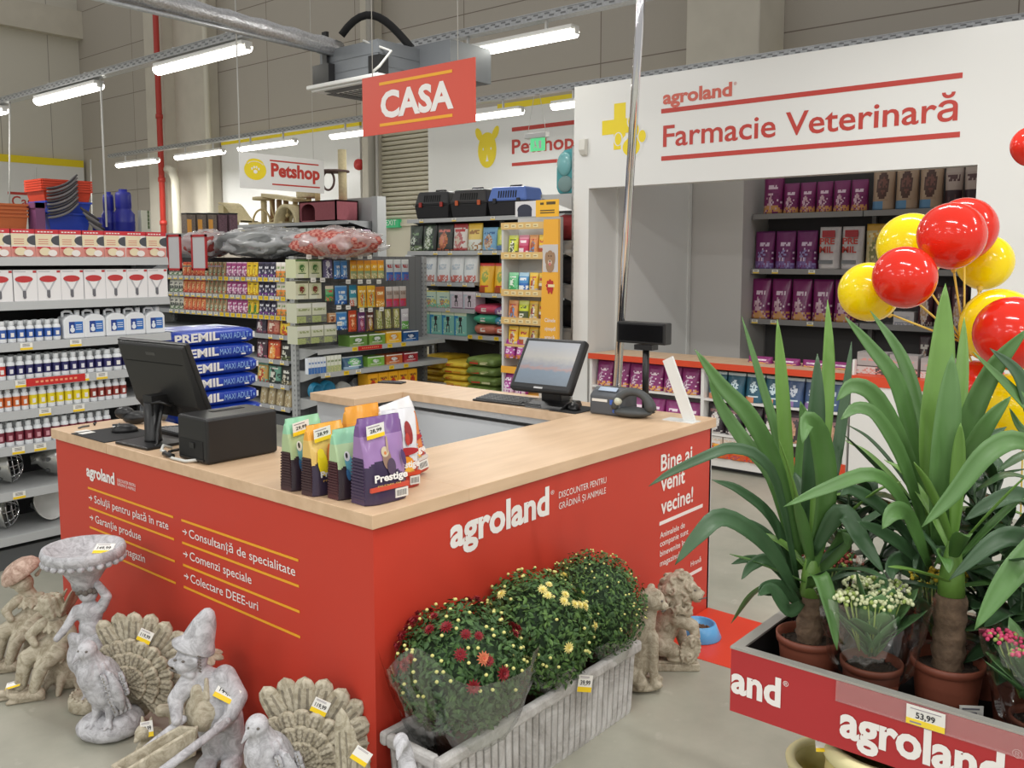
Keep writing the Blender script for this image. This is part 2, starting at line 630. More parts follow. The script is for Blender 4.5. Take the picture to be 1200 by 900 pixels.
o = g.build('conduit_pipe', mat('pipe_grey', (170, 166, 158), 0.5))
tag(o, 'grey pipes beside the roller shutter on the back wall', 'pipe')
g = G()
p = onX(422, 193, 8.9)
g.lathe([(0.1, 0), (0.1, 0.03), (0.09, 0.07), (0.001, 0.08)], 14, X=Matrix.Translation(p) @ Matrix.Rotation(-pi / 2, 4, 'Y'))
o = g.build('alarm_bell', mat('alarm_red', (190, 40, 36), 0.4))
tag(o, 'round red fire alarm bell on the pillar left of the shutter', 'alarm')
# ------------------------------------------------------------------ pharmacy shell
FX = 4.77
g = G()
g.bb(FX, FX + 0.12, 2.6, 2.76, 0, 2.29)
g.bb(FX, FX + 0.12, -4.5, -0.47, 0, 2.29)
g.bb(FX, FX + 0.12, -4.5, 2.76, 2.29, 3.165)
g.bb(FX + 0.12, 7.3, 2.62, 2.74, 0, 3.165)
g.build('wall_pharmacy', WHITE, kind='structure')
g = G()
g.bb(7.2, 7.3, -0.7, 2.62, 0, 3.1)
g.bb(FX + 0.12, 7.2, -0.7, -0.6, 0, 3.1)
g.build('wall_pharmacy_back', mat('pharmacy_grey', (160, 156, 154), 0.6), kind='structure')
g = G()
g.bb(6.62, 7.2, 2.05, 2.62, 0, 3.0)
g.bb(6.60, 6.62, 2.05, 2.62, 0, 0.1)
g.build('pillar_pharmacy', mat('pharmacy_white', (205, 202, 198), 0.6), kind='structure')
g = G()
g.bb(5.24, 5.3, 2.6, 2.622, 0, 3.0)
g.bb(6.55, 6.6, 2.605, 2.622, 0, 3.0)
g.build('trim_1', WHITE, kind='structure')
# lettering of the pharmacy: its own thing on the facade
t = thing('pharmacy_sign', 'red and yellow agroland Farmacie Veterinară lettering on the white facade', 'sign', (FX, 1.2, 2.4))
bs = (FX, 1.2, 2.4)
def fx(px, py):
 p = onX(px, py, FX)
 return p.y - bs[1], p.z - bs[2]
def fframe(px, py):
 y, z = fx(px, py)
 return frame((-0.001, y, z), (0, -1, 0), (0, 0, 1))
ya, za = fx(777, 172)
yb, zb = fx(1122, 140)
text('Farmacie Veterinară', REDINK, t, frame((-0.001, ya, za), (0, -1, 0), (0, 0, 1)), width=ya - yb, cap=0.175, bold=0.012)
ya, za = fx(777, 122)
yb, zb = fx(858, 108)
text('agroland', mat('salmon_print', (206, 100, 84), 0.5), t, frame((-0.001, ya, za), (0, -1, 0), (0, 0, 1)), width=ya - yb, cap=0.105, bold=0.035)
yb, zb = fx(860, 100)
text('®', mat('salmon_print', (206, 100, 84), 0.5), t, frame((-0.001, yb, zb), (0, -1, 0), (0, 0, 1)), width=0.025)
for a, b in (((775, 130.5), (1128, 90)), ((775, 186), (1125, 157.5))):
 ya, za = fx(*a)
 yb, zb = fx(*b)
 bar(REDINK, t, frame((-0.001, ya, za), (0, -1, 0), (0, 0, 1)), 0, ya - yb, -0.018, 0.018)
# yellow cross with paw print
yc, zc = fx(726, 148)
X = frame((-0.001, yc, zc), (0, -1, 0), (0, 0, 1))
g = G()
g.bb(-0.055, 0.06, -0.19, 0.19, 0, 0.001, 0, X)
g.bb(-0.175, 0.12, -0.06, 0.06, 0, 0.0012, 0, X)
g.build('cross', YEL, t)
g = G()
disc(g, 0.125, -0.165, 0.108, 0.105, 0.0018, 28, X)
for dx, dy in ((-0.01, -0.105), (0.12, 0.03), (0.16, -0.045), (0.225, -0.10)):
 disc(g, dx, dy, 0.045, 0.058, 0.0018, 18, X)
g.build('paw_outline', WHITE, t)
g = G()
disc(g, 0.12, -0.18, 0.085, 0.075, 0.003, 20, X)
disc(g, 0.13, -0.14, 0.055, 0.06, 0.003, 20, X)
disc(g, -0.01, -0.105, 0.033, 0.05, 0.003, 16, X)
disc(g, 0.12, 0.03, 0.033, 0.05, 0.003, 16, X)
disc(g, 0.16, -0.045, 0.033, 0.05, 0.003, 16, X)
disc(g, 0.225, -0.10, 0.036, 0.05, 0.003, 16, X)
g.build('paw_print', YEL, t)
# motion detector on the facade's left edge
p = onX(685.5, 172, FX)
g = G()
g.prism([(-0.045, 0.06), (0, 0.07), (0, -0.08), (-0.03, -0.07), (-0.055, -0.03)], -0.032, 0.032)
o = g.build('motion_detector', mat('off_white_plastic', (216, 214, 206), 0.4), None, p, bevel=0.006)
tag(o, 'small white motion detector on the left edge of the facade', 'detector')
# ------------------------------------------------------------------ overhead: cable trays, battens, signs
LAMP = mat('lamp_diffuser', (255, 252, 240), 0.4, emit=7.0)
LAMPBODY = mat('lamp_housing', (225, 225, 222), 0.4)
def tray(name, X, y0, y1, z, label):
 t = thing(name, label, 'cable tray', (X, y0, z))
 L = y1 - y0
 g = G()
 g.bb(-0.05, 0.05, 0, L, -0.004, 0.004)
 g.bb(-0.054, -0.048, 0, L, -0.004, 0.062)
 g.bb(0.048, 0.054, 0, L, -0.004, 0.062)
 g.bb(-0.062, -0.048, 0, L, 0.056, 0.064)
 g.build('channel', STEEL, t)
 g = G()
 k = 0.06
 while k < L - 0.05:
  g.bb(-0.0565, -0.0535, k, k + 0.05, 0.012, 0.026)
  g.bb(-0.0565, -0.0535, k + 0.05, k + 0.1, 0.034, 0.046)
  k += 0.12
 g.build('slots', mat('slot_grey', (128, 130, 132), 0.6), t)
 return t
tray('cable_tray', 3.0, 4.98, 14.0, 3.6, 'perforated steel cable tray above the left row of lamps')
tray('cable_tray', 4.5, 1.0, 4.71, 3.69, 'perforated steel cable tray above the lamp beside the red CASA sign')
tray('cable_tray', 7.2, -3.0, 16.0, 3.70, 'long perforated steel cable tray running behind the white facade top')
g0 = thing('batten_lamp', 'x', 'lamp', (3.0, 5.0, 3.5))
g = G()
g.bb(-0.055, 0.055, 0, 1.5, 0.03, 0.075)
g.bb(-0.03, 0.03, -0.02, 0.0, 0.0, 0.05)
g.bb(-0.03, 0.03, 1.5, 1.52, 0.0, 0.05)
for yy in (0.3, 1.2):
 g.bb(-0.012, 0.012, yy - 0.01, yy + 0.01, 0.06, 0.195)
g.build('housing', LAMPBODY, g0)
g = G()
pr_ = [(-0.06, 0.035)] + [(0.06 * cos(pi + pi * k / 8), 0.025 + 0.055 * sin(pi + pi * k / 8)) for k in range(9)] + [(0.06, 0.035)]
g.prism(pr_, 0.0, 1.5)
g.build('diffuser', LAMP, g0)
lamps = [(3.0, 5.0, 3.50, 'lit batten lamp under the left tray, nearest the end of the tray'),
  (3.0, 7.72, 3.50, 'lit batten lamp under the left tray, second from its end'),
  (3.0, 10.2, 3.50, 'lit batten lamp under the left tray at the frame edge'),
  (4.5, 2.56, 3.53, 'largest lit batten lamp, right above the red CASA sign'),
  (7.2, 3.2, 3.51, 'lit batten lamp just right of the red CASA sign'),
  (7.2, 5.35, 3.51, 'lit batten lamp just left of the red CASA sign'),
  (7.2, 7.55, 3.51, 'lit batten lamp above the white Petshop sign'),
  (7.2, 9.98, 3.51, 'lit batten lamp beside the red pipe'),
  (7.2, 12.0, 3.51, 'lit batten lamp above the blue barrels'),
  (7.2, 14.2, 3.51, 'faint lit batten lamp above the orange planters')]
for k, (x, y, z, lb) in enumerate(lamps):
 o = g0 if k == 0 else dup(g0)
 o.location = (x, y, z)
 o['label'] = lb
 if k == 4:
  o.location = (7.2, 3.35, 3.51)
WIRE = mat('wire_white', (205, 205, 200), 0.5)
# air conditioning cassette with duct
t = thing('air_conditioner', 'ceiling air conditioner with white grille panel and grey duct box beside the CASA sign', 'air conditioner', (3.85, 4.21, 3.17))
g = G()
g.bb(-0.47, 0.47, -0.47, 0.47, 0.0, 0.035)
g.bb(-0.44, 0.44, -0.44, 0.44, -0.02, 0.0)
o = g.build('panel', LAMPBODY, t, bevel=0.008)
g = G()
for k in range(4):
 R_ = Matrix.Rotation(k * pi / 2, 4, 'Z')
 g.bb(-0.3, 0.3, 0.3, 0.40, -0.026, -0.019, 0, R_)
for k in range(9):
 g.bb(-0.26, 0.26, -0.26 + k * 0.065 - 0.01, -0.26 + k * 0.065 + 0.012, -0.026, -0.019)
g.build('grille', DARKGREY, t)
g = G()
g.bb(-0.38, 0.42, -0.38, 0.38, 0.035, 0.33)
g.bb(0.1, 0.62, -0.75, -0.2, 0.06, 0.36)
for zz in (0.12, 0.22):
 g.bb(-0.385, 0.42, -0.385, 0.385, zz, zz + 0.006)
g.build('body', mat('zinc_grey', (122, 126, 130), 0.5, 0.2), t)
g = G()
g.bb(-0.45, -0.37, 0.18, 0.4, 0.03, 0.2)
g.bb(-0.42, -0.39, 0.24, 0.3, 0.2, 0.48)
g.build('pump_box', BLACK, t)
g = G()
g.bb(-0.4, -0.3, -0.42, -0.28, 0.03, 0.2)
g.build('control_box', BLACK, t)
g = G()
pts = [(-0.2 + 0.03 * k, 0.30 - 0.05 * k, 0.36 + 0.30 * sin(pi * (0.12 + 0.88 * k / 11) ** 0.9)) for k in range(12)]
g.tube(pts, 0.035, 8)
g.build('hose', BLACKMAT, t)
g = G()
g.tube([(-0.38, -0.2, 0.34), (-0.36, -0.35, 0.28), (-0.34, -0.5, 0.22), (-0.4, -0.42, 0.1), (-0.42, -0.36, 0.06)], 0.012, 6)
g.build('cable', WIRE, t)
g = G()
a = onY(398, 58, 4.45)
b = onY(150, -8, 4.45)
b2 = a + (b - a) * 1.6
pts = [a + (b2 - a) * (k / 30) for k in range(31)]
g.tube(pts, [0.075 + 0.006 * ((k * 7) % 3 - 1) for k in range(31)], 12)
o = g.build('insulated_duct', mat('foil', (190, 190, 192), 0.3, 0.85, noisy=0.25, scale=60, bump=0.6))
tag(o, 'silver foil insulated pipe running up to the air conditioner', 'pipe')
g = G()
a = onY(400, 66, 4.42)
b = onY(60, -14, 4.42)
g.tube([a, b], 0.018, 8)
o = g.build('support_rail', STEEL)
tag(o, 'thin steel rail running under the foil insulated pipe', 'rail')
# red CASA sign, hung by two wires
CX = 2.0
p0 = onX(426, 161, CX)
p1 = onX(557, 65, CX)
SW = p0.y - p1.y
t = thing('hanging_sign', 'red hanging sign reading CASA with two yellow lines', 'sign', (CX, (p0.y + p1.y) / 2, 2.424))
SH = 0.345
g = G()
g.bb(-0.004, 0.004, -SW / 2, SW / 2, 0, SH)
g.build('board', mat('sign_red', (214, 84, 66), 0.45), t)
X = frame((-0.0045, SW / 2, 0), (0, -1, 0), (0, 0, 1))
text('CASA', INK, t, X @ Matrix.Translation((0.165, 0.098, 0)), width=0.60, cap=0.152, bold=0.038)
bar(YELLINE, t, X, 0.155, 0.155 + 0.60, 0.285, 0.302)
bar(YELLINE, t, X, 0.155, 0.155 + 0.60, 0.045, 0.062)
for yy in (SW / 2 - 0.09, -SW / 2 + 0.13):
 g = G()
 g.tube([(0, yy, SH), (0, yy, 4.6)], 0.0025, 5)
 g.build('wire', WIRE, t)
# white Petshop sign
p0 = onY(281, 220, 5.0)
p1 = onY(379, 181, 5.0)
SW = p1.x - p0.x
t = thing('hanging_sign', 'white hanging sign with yellow bowl and red Petshop lettering', 'sign', ((p0.x + p1.x) / 2, 5.0, p0.z))
SH = 0.312
g = G()
g.bb(-SW / 2, SW / 2, -0.004, 0.004, 0, SH)
g.build('board', WHITE, t)
X = frame((-SW / 2, -0.0045, 0), (1, 0, 0), (0, 0, 1))
text('Petshop', REDINK, t, X @ Matrix.Translation((0.325, 0.125, 0)), width=0.545, cap=0.118, bold=0.04)
bar(REDINK, t, X, 0.315, 0.86, 0.255, 0.268)
bar(REDINK, t, X, 0.335, 0.87, 0.045, 0.058)
g = G()
disc(g, 0.16, 0.165, 0.115, 0.088, X=X)
disc(g, 0.16, 0.215, 0.09, 0.05, 0.0016, X=X)
g.build('bowl_print', YEL, t)
g = G()
disc(g, 0.16, 0.15, 0.022, 0.017, 0.0024, X=X, n=12)
for dx, dy in ((-0.035, 0.02), (-0.012, 0.034), (0.012, 0.034), (0.035, 0.02)):
 disc(g, 0.16 + dx, 0.155 + dy, 0.009, 0.012, 0.0024, X=X, n=10)
for k in range(12):
 a = pi * 0.15 + pi * 0.7 * k / 11
 disc(g, 0.16 + 0.085 * cos(a), 0.198 + 0.042 * sin(a), 0.009, 0.003, 0.0024, X=X, n=8)
g.build('paw_print', INK, t)
g = G()
g.tube([(-SW / 2 + 0.01, 0, SH), (-SW / 2 + 0.01, 0, 3.62)], 0.006, 6)
g.build('wire', WIRE, t)
g = G()
g.tube([(SW / 2 - 0.12, 0, SH), (SW / 2 - 0.12, 0, 3.9)], 0.0025, 5)
g.build('wire', WIRE, t)
# green exit lamp hung on two wires
p = onX(629, 162, 7.15)
t = thing('exit_light', 'small hanging lamp with green emergency exit plate', 'sign', p)
t.scale = (1.3, 1.3, 1.3)
g = G()
g.bb(-0.03, 0.03, -0.13, 0.13, 0.0, 0.05)
g.build('housing', LAMPBODY, t, bevel=0.005)
g = G()
g.bb(-0.004, 0.004, -0.1, 0.075, -0.12, 0.0)
pl = g.build('plate', mat('green_glow', (96, 205, 140), 0.4, emit=0.7), t)
X = frame((-0.006, 0.06, -0.085), (0, -1, 0), (0, 0, 1))
g = G()
disc(g, 0.045, 0.055, 0.008, 0.009, 0.001, 10, X)
g.add([(0.03, 0.045, .001), (0.05, 0.048, .001), (0.06, 0.02, .001), (0.045, 0.018, .001)], [(0, 1, 2, 3)], 0, False, X)
g.add([(0.045, 0.02, .001), (0.06, 0.02, .001), (0.075, -0.01, .001), (0.066, -0.012, .001)], [(0, 1, 2, 3)], 0, False, X)
g.add([(0.045, 0.02, .001), (0.055, 0.018, .001), (0.03, -0.01, .001), (0.022, -0.004, .001)], [(0, 1, 2, 3)], 0, False, X)
g.add([(0.09, -0.012, .001), (0.12, -0.012, .001), (0.12, 0.06, .001), (0.09, 0.06, .001)], [(0, 1, 2, 3)], 0, False, X)
g.build('running_figure', INK, pl)
for s_ in (-1, 1):
 g = G()
 g.tube([(0, s_ * 0.11, 0.05), (0, s_ * 0.03, (3.7 - p.z) / 1.3)], 0.003, 5)
 g.build('wire', WIRE, t)
# cords that drop from the trays to the shelving
for px0, py0, px1, py1, X_, lb in ((118, 98, 125, 266, 3.0, 'pale cord hanging from the left tray down behind the blue barrels'),
        (12, 130, 11, 240, 3.0, 'pale cord hanging in front of the far wall at the frame edge'),
        (106, 182, 108, 265, 7.2, 'pale cord hanging beside the blue barrels, left of the thicker one'),
        (42, 190, 42, 240, 7.2, 'thin cord hanging between the orange planters and red crates')):
 g = G()
 a = onX(px0, py0, X_)
 b = onX(px1, py1, X_)
 a.z = 3.6 if X_ < 5 else 3.73
 g.tube([a, b], 0.010 if X_ < 5 else 0.014, 6)
 o = g.build('electric_cable', WIRE)
 tag(o, lb, 'cable')
# leaning chrome power pole
CHROME = mat('chrome', (215, 215, 218), 0.08, 1.0)
o = G()
a = Vector((2.09, 0.53, 0.9303))
d = Vector((0, -0.058, 1)).normalized()
g = G()
g.tube([a, a + d * 4.2], 0.021, 16)
g.tube([a, a + d * 0.012], 0.045, 16)
o = g.build('power_pole', CHROME)
tag(o, 'shiny chrome pole rising from the counter behind the touch screen', 'pole')
# ------------------------------------------------------------------ the checkout counter
CL = 2.15
TT = 0.93
TB = 0.8866
ct = thing('checkout_counter', 'large red checkout counter with white agroland lettering and yellow rules', 'counter', (0, 0, 0))
g = G()
g.bb(0.014, 0.034, 0.014, CL - 0.014, 0.0, TB)
g.build('side_panel', RED, ct, label='long red panel with the list of services')
g = G()
g.bb(0.034, CL - 0.02, 0.014, 0.034, 0.0, TB)
g.build('front_panel', RED, ct, label='long red panel with the agroland logo')
g = G()
g.bb(CL - 0.034, CL - 0.014, 0.014, CL - 0.014, 0.0, TB)
g.bb(1.46, CL - 0.034, CL - 0.034, CL - 0.014, 0, TB)
g.bb(1.46, 1.48, 1.80, CL - 0.034, 0, TB)
GREYBOARD = mat('grey_board', (200, 202, 204), 0.5)
g.build('back_panel', GREYBOARD, ct)
g = G()
g.bb(1.82, 1.838, 0.56, 1.80, 0.0, TB - 0.06)
g.bb(1.80, 1.822, 0.56, 1.80, TB - 0.035, TB)
g.bb(0.36, 0.378, 0.5, CL - 0.03, 0.0, TB)
g.bb(0.36, 1.82, 0.50, 0.518, 0.0, TB)
g.bb(0.36, 1.82, 0.52, 1.8, 0.60, 0.615)
g.build('inner_panel', mat('grey_inner_board', (196, 198, 200), 0.55), ct)
g = G()
g.bb(0.8, 1.25, 0.6, 0.95, 0.615, 0.74)
o = g.build('storage_box', mat('white_card', (220, 220, 222), 0.6), bevel=0.006)
tag(o, 'white box lying inside the well of the checkout counter', 'box')
wt = thing('counter_worktop', 'light oak worktop lying around the red checkout counter', 'worktop', (0, 0, TB))
h = TT - TB
for nm, x0, x1, y0, y1 in (('side_board', 0, 0.42, 0.0, 1.635), ('side_board_end', 0, 0.42, 1.638, CL), ('front_board', 0.4203, CL, 0.0, 0.56), ('back_board', 1.775, CL, 0.5603, 1.765), ('corner_board', 1.422, CL, 1.7653, CL)):
 g = G()
 g.bb(x0, x1, y0, y1, 0.0, h)
 o = g.build(nm, OAK, wt, bevel=0.002)
 if nm == 'front_board':
  pass
def lf(px, py):
 p = onX(px, py, 0.014)
 return p.y, p.z
def rf(px, py):
 p = onY(px, py, 0.014)
 return p.x, p.z
def lframe(px, py, dz=0.0):
 y, z = lf(px, py)
 return frame((0.0132, y, z + dz), (0, -1, 0), (0, 0, 1))
def rframe(px, py):
 x, z = rf(px, py)
 return frame((x, 0.0132, z), (1, 0, 0), (0, 0, 1))
CT = ct
def ltext(s, a, b, cap, bold=0.004, m=INK):
 return text(s, m, CT, lframe(*a), width=lf(*a)[0] - lf(*b)[0], cap=cap, bold=bold)
def rtext(s, a, b, cap, bold=0.004, m=INK):
 return text(s, m, CT, rframe(*a), width=rf(*b)[0] - rf(*a)[0], cap=cap, bold=bold)
ltext('agroland', (102, 557), (135, 570), 0.05, 0.035)
ltext('DISCOUNTER PENTRU', (138, 564), (159.5, 572), 0.013, 0.0)
ltext('GRĂDINĂ ȘI ANIMALE', (138, 568.5), (159.5, 577), 0.013, 0.0)
yl0, yl1 = 1.842, 1.15
yr0, yr1 = 1.091, 0.379
zs = [0.7085, 0.622, 0.536, 0.4505]
for z in zs:
 X = frame((0.0132, yl0, z), (0, -1, 0), (0, 0, 1))
 bar(YELLINE, ct, X, 0, yl0 - yl1, -0.0042, 0.0042)
 X = frame((0.0132, yr0, z), (0, -1, 0), (0, 0, 1))
 bar(YELLINE, ct, X, 0, yr0 - yr1, -0.0042, 0.0042)
def arrow(y, z, s=0.03):
 X = frame((0.0132, y, z), (0, -1, 0), (0, 0, 1))
 g = G()
 g.bb(0, s, -0.0022, 0.0022, 0, 0.0012, 0, X)
 for q in (-1, 1):
  g.add([(s, 0.0, 0.0013), (s - 0.011, q * 0.012, 0.0013), (s - 0.0145, q * 0.0095, 0.0013), (s - 0.005, 0, 0.0013)], [(0, 1, 2, 3)], 0, False, X)
 return g.build('arrow', INK, ct)
for z, s, ln in ((zs[1] + 0.03, 'Soluții pentru plată în rate', 0.60), (zs[2] + 0.03, 'Garanție produse', 0.385), (zs[3] + 0.03, 'Livrare din magazin', 0.41)):
 arrow(yl0 - 0.005, z + 0.015)
 text(s, INK, ct, frame((0.0132, yl0 - 0.055, z), (0, -1, 0), (0, 0, 1)), width=ln, cap=0.034, bold=0.003)
for z, s, ln in ((zs[1] + 0.03, 'Consultanță de specialitate', 0.645), (zs[2] + 0.03, 'Comenzi speciale', 0.395), (zs[3] + 0.03, 'Colectare DEEE-uri', 0.43)):
 arrow(yr0 - 0.005, z + 0.015)
 text(s, INK, ct, frame((0.0132, yr0 - 0.05, z), (0, -1, 0), (0, 0, 1)), width=ln, cap=0.034, bold=0.003)
rtext('agroland', (527, 642), (643, 604), 0.105, 0.035)
rtext('®', (645, 580), (649, 579), 0.016, 0.0)
rtext('DISCOUNTER PENTRU', (654.5, 584), (710, 567), 0.026, 0.0)
rtext('GRĂDINĂ ȘI ANIMALE', (654.5, 597), (709.5, 580), 0.026, 0.0)
rtext('Bine ai', (774, 552), (810.5, 539.5), 0.074, 0.018)
rtext('venit', (774, 576), (802, 566), 0.074, 0.018)
rtext('vecine!', (774, 603), (811.5, 590), 0.074, 0.018)
x0, z0 = rf(772.5, 614)
x1, z1 = rf(823, 592.5)
bar(INK, ct, frame((x0, 0.0132, z0), (1, 0, 0), (0, 0, 1)), 0, x1 - x0, -0.008, 0.008)
for s, a, b in (('Animalele de', (773, 631), (802, 619)), ('companie sunt', (773, 641), (806, 627)), ('binevenite în', (773, 652.5), (802, 639.5)), ('magazinul nostru', (773, 664), (812, 646))):
 rtext(s, a, b, 0.028, 0.01)
rtext('Hrană', (809, 664), (821, 657.5), 0.025, 0.01)
rtext('Apă', (777.5, 682), (786, 677.5), 0.025, 0.01)
x0, z0 = rf(772, 693)
x1, z1 = rf(822, 665)
bar(INK, ct, frame((x0, 0.0132, z0), (1, 0, 0), (0, 0, 1)), 0, x1 - x0, -0.008, 0.008)
# ------------------------------------------------------------------ cashier's equipment
# monitor seen from behind
t = thing('monitor', 'black computer monitor with its back turned, on a square foot', 'monitor', (0.125, 1.485, TT), radians(4))
g = G()
g.bb(-0.10, 0.10, -0.115, 0.115, 0.0, 0.012)
g.build('base', BLACK, t, bevel=0.003)
g = G()
g.lathe([(0.036, 0.012), (0.033, 0.02), (0.033, 0.17)], 18, c=(0.0, 0.0, 0))
g.bb(-0.02, 0.07, -0.03, 0.03, 0.12, 0.2)
g.build('stand', BLACK, t)
TL = Matrix.Translation((0.062, 0.0, 0.265)) @ Matrix.Rotation(radians(-19), 4, 'Y')
g = G()
g.bb(-0.008, 0.012, -0.24, 0.24, -0.165, 0.165, 0, TL)
g.build('screen', BLACK, t, bevel=0.004)
g = G()
g.add([(-0.008, -0.235, -0.16), (-0.008, 0.235, -0.16), (-0.008, 0.235, 0.16), (-0.008, -0.235, 0.16), (-0.036, -0.215, -0.10), (-0.036, 0.215, -0.10), (-0.020, 0.225, 0.15), (-0.020, -0.225, 0.15)],
 [(0, 1, 2, 3), (4, 7, 6, 5), (0, 4, 5, 1), (1, 5, 6, 2), (2, 6, 7, 3), (3, 7, 4, 0)], 0, False, TL)
g.build('back_cover', mat('black_satin', (34, 34, 34), 0.45), t, bevel=0.004)
g = G()
g.bb(-0.0385, -0.030, -0.06, 0.09, -0.155, -0.09, 0, TL)
for k in range(-3, 4):
 g.bb(-0.026, -0.0225, -0.2, 0.2, 0.08 - 0.0008, 0.08 + 0.0008, 0, TL)
g.build('port_recess', mat('deep_black', (12, 12, 13), 0.6), t)
g = G()
g.bb(-0.0225, -0.0195, -0.03, 0.035, 0.108, 0.124, 0, TL)
g.build('emblem', mat('dark_emblem', (62, 62, 62), 0.4), t)
g = G()
g.tube([(0.03, -0.03, 0.16), (0.0, -0.06, 0.13), (-0.02, -0.065, 0.06), (-0.03, -0.075, 0.012), (-0.06, -0.10, 0.008)], 0.007, 8)
g.tube([(0.03, 0.0, 0.19), (-0.02, -0.03, 0.17), (-0.01, -0.07, 0.18), (0.03, -0.09, 0.16)], 0.006, 8)
g.build('cable', BLACK, t)
# label printer
t = thing('label_printer', 'black label printer standing beside the monitor', 'printer', (0.195, 1.05, TT), 0)
g = G()
g.bb(-0.152, 0.155, -0.1, 0.1, 0.002, 0.172)
o = g.build('housing', BLACK, t, bevel=0.010)
g = G()
g.bb(-0.05, 0.09, 0.02, 0.05, 0.1705, 0.1735)
g.build('lid_slot', mat('deep_black', (12, 12, 13), 0.6), t)
g = G()
g.bb(-0.1535, -0.150, -0.075, 0.085, 0.02, 0.085)
g.build('label_slot', mat('deep_black', (12, 12, 13), 0.6), t)
g = G()
g.bb(-0.156, -0.153, -0.08, 0.085, 0.012, 0.018)
g.bb(-0.158, -0.15, -0.02, 0.01, 0.055, 0.075)
g.build('tear_bar', mat('black_satin', (34, 34, 34), 0.45), t)
g = G()
g.tube([(-0.15, -0.03, 0.012), (-0.18, 0.0, 0.008), (-0.18, 0.09, 0.006), (-0.165, 0.17, 0.008), (-0.15, 0.21, 0.012)], 0.006, 8)
g.tube([(-0.165, 0.17, 0.018), (-0.17, 0.19, 0.02), (-0.14, 0.23, 0.03), (-0.10, 0.24, 0.012)], 0.006, 8)
g.build('white_cable', WIRE, t, label='white power cable')
g = G()
g.tube([(-0.175, 0.10, 0.012), (-0.17, 0.17, 0.012)], 0.010, 8)
g.tube([(-0.16, 0.15, 0.02), (-0.12, 0.19, 0.012), (-0.08, 0.2, 0.01)], 0.006, 8)
g.build('plug', BLACK, t)
# mouse mat, mouse, hand scanner, keyboard by the monitor
g = G()
g.bb(-0.002, 0.24, 1.645, 1.945, TT + 0.0003, TT + 0.0035)
o = g.build('mouse_mat', BLACKMAT)
tag(o, 'black mouse mat hanging to the counter edge beside the monitor foot', 'mouse mat')
def mouse(loc, rz, label):
 t = thing('mouse', label, 'mouse', loc, rz)
 g = G()
 g.sph((0, 0, 0.004), (0.033, 0.055, 0.032), 16, 10)
 vs = g.v
 for p in vs:
  p.z = max(p.z, 0.0)
 g.build('shell', BLACK, t)
 g = G()
 g.bb(-0.001, 0.001, 0.005, 0.05, 0.028, 0.0365)
 g.tube([(0, 0.028, 0.03), (0, 0.018, 0.035)], 0.006, 8)
 g.build('wheel', DARKGREY, t)
 return t
mouse((0.165, 1.80, TT + 0.0036), radians(60), 'black mouse lying on the mat behind the monitor stand')
def keyboard(loc, rz, label, w=0.44, d=0.15):
 t = thing('keyboard', label, 'keyboard', loc, rz)
 g = G()
 g.prism([(-d / 2, 0), (d / 2, 0), (d / 2, 0.022), (-d / 2, 0.010)], -w / 2, w / 2, 0, Matrix.Rotation(pi / 2, 4, 'Z'))
 g.build('case', BLACK, t, bevel=0.003)
 g = G()
 for r in range(6):
  yy = -d / 2 + 0.017 + r * 0.0225
  z = 0.010 + 0.012 * (yy + d / 2) / d
  x = -w / 2 + 0.012
  while x < w / 2 - 0.02:
   ww = 0.0165
   if r == 0 and -0.08 < x < 0.03:
    ww = 0.1
   if not (0.085 < x < 0.1 or 0.155 < x < 0.165):
    g.bb(x, x + ww, yy, yy + 0.0175, z, z + 0.006)
   x += ww + 0.003
 g.build('keys', mat('key_grey', (92, 94, 96), 0.5), t)
 return t
keyboard((0.31, 1.50, TT), radians(90), 'black keyboard lying behind the monitor next to the printer')
t = thing('barcode_scanner', 'black and grey hand scanner lying behind the mouse mat at the counter end', 'scanner', (0.30, 1.97, TT), radians(35))
g = G()
g.sph((0, 0, 0.03), (0.045, 0.06, 0.03), 14, 8)
g.sph((0, 0.05, 0.05), (0.035, 0.045, 0.03), 14, 8)
g.build('body', BLACK, t)
g = G()
g.tube([(0.0, -0.05, 0.03), (0.02, -0.09, 0.05), (0.05, -0.12, 0.03), (0.07, -0.10, 0.012)], [0.014, 0.016, 0.014, 0.012], 10)
g.build('handle', DARKGREY, t)
PAPER = mat('paper', (228, 226, 220), 0.7)
for k, (x, y, a, c) in enumerate(((0.10, 2.05, 0.4, DARKGREY), (0.17, 2.09, 1.1, BLACK), (0.06, 1.97, 0.2, PAPER), (0.22, 1.98, 0.8, PAPER), (0.045, 1.90, 0.1, PAPER))):
 g = G()
 if c is PAPER:
  g.bb(-0.03, 0.03, -0.018, 0.018, 0.0, 0.0012)
 else:
  g.tube([(-0.03, 0, 0.004), (0.0, 0.004, 0.005), (0.03, -0.004, 0.004)], 0.004, 6)
 zz = TT + (0.0038 if k == 4 else 0.0003)
 o = g.build('paper_scrap' if c is PAPER else 'pen_cap', c, None, (x, y, zz), a)
 tag(o, ['short dark pen stub at the far end of the side worktop', 'black clip at the back of the side worktop end', 'white paper scrap in front of the mouse mat', 'white paper scrap behind the mouse mat', 'tiny white sticker on the corner of the mouse mat'][k], 'paper' if c is PAPER else 'pen')
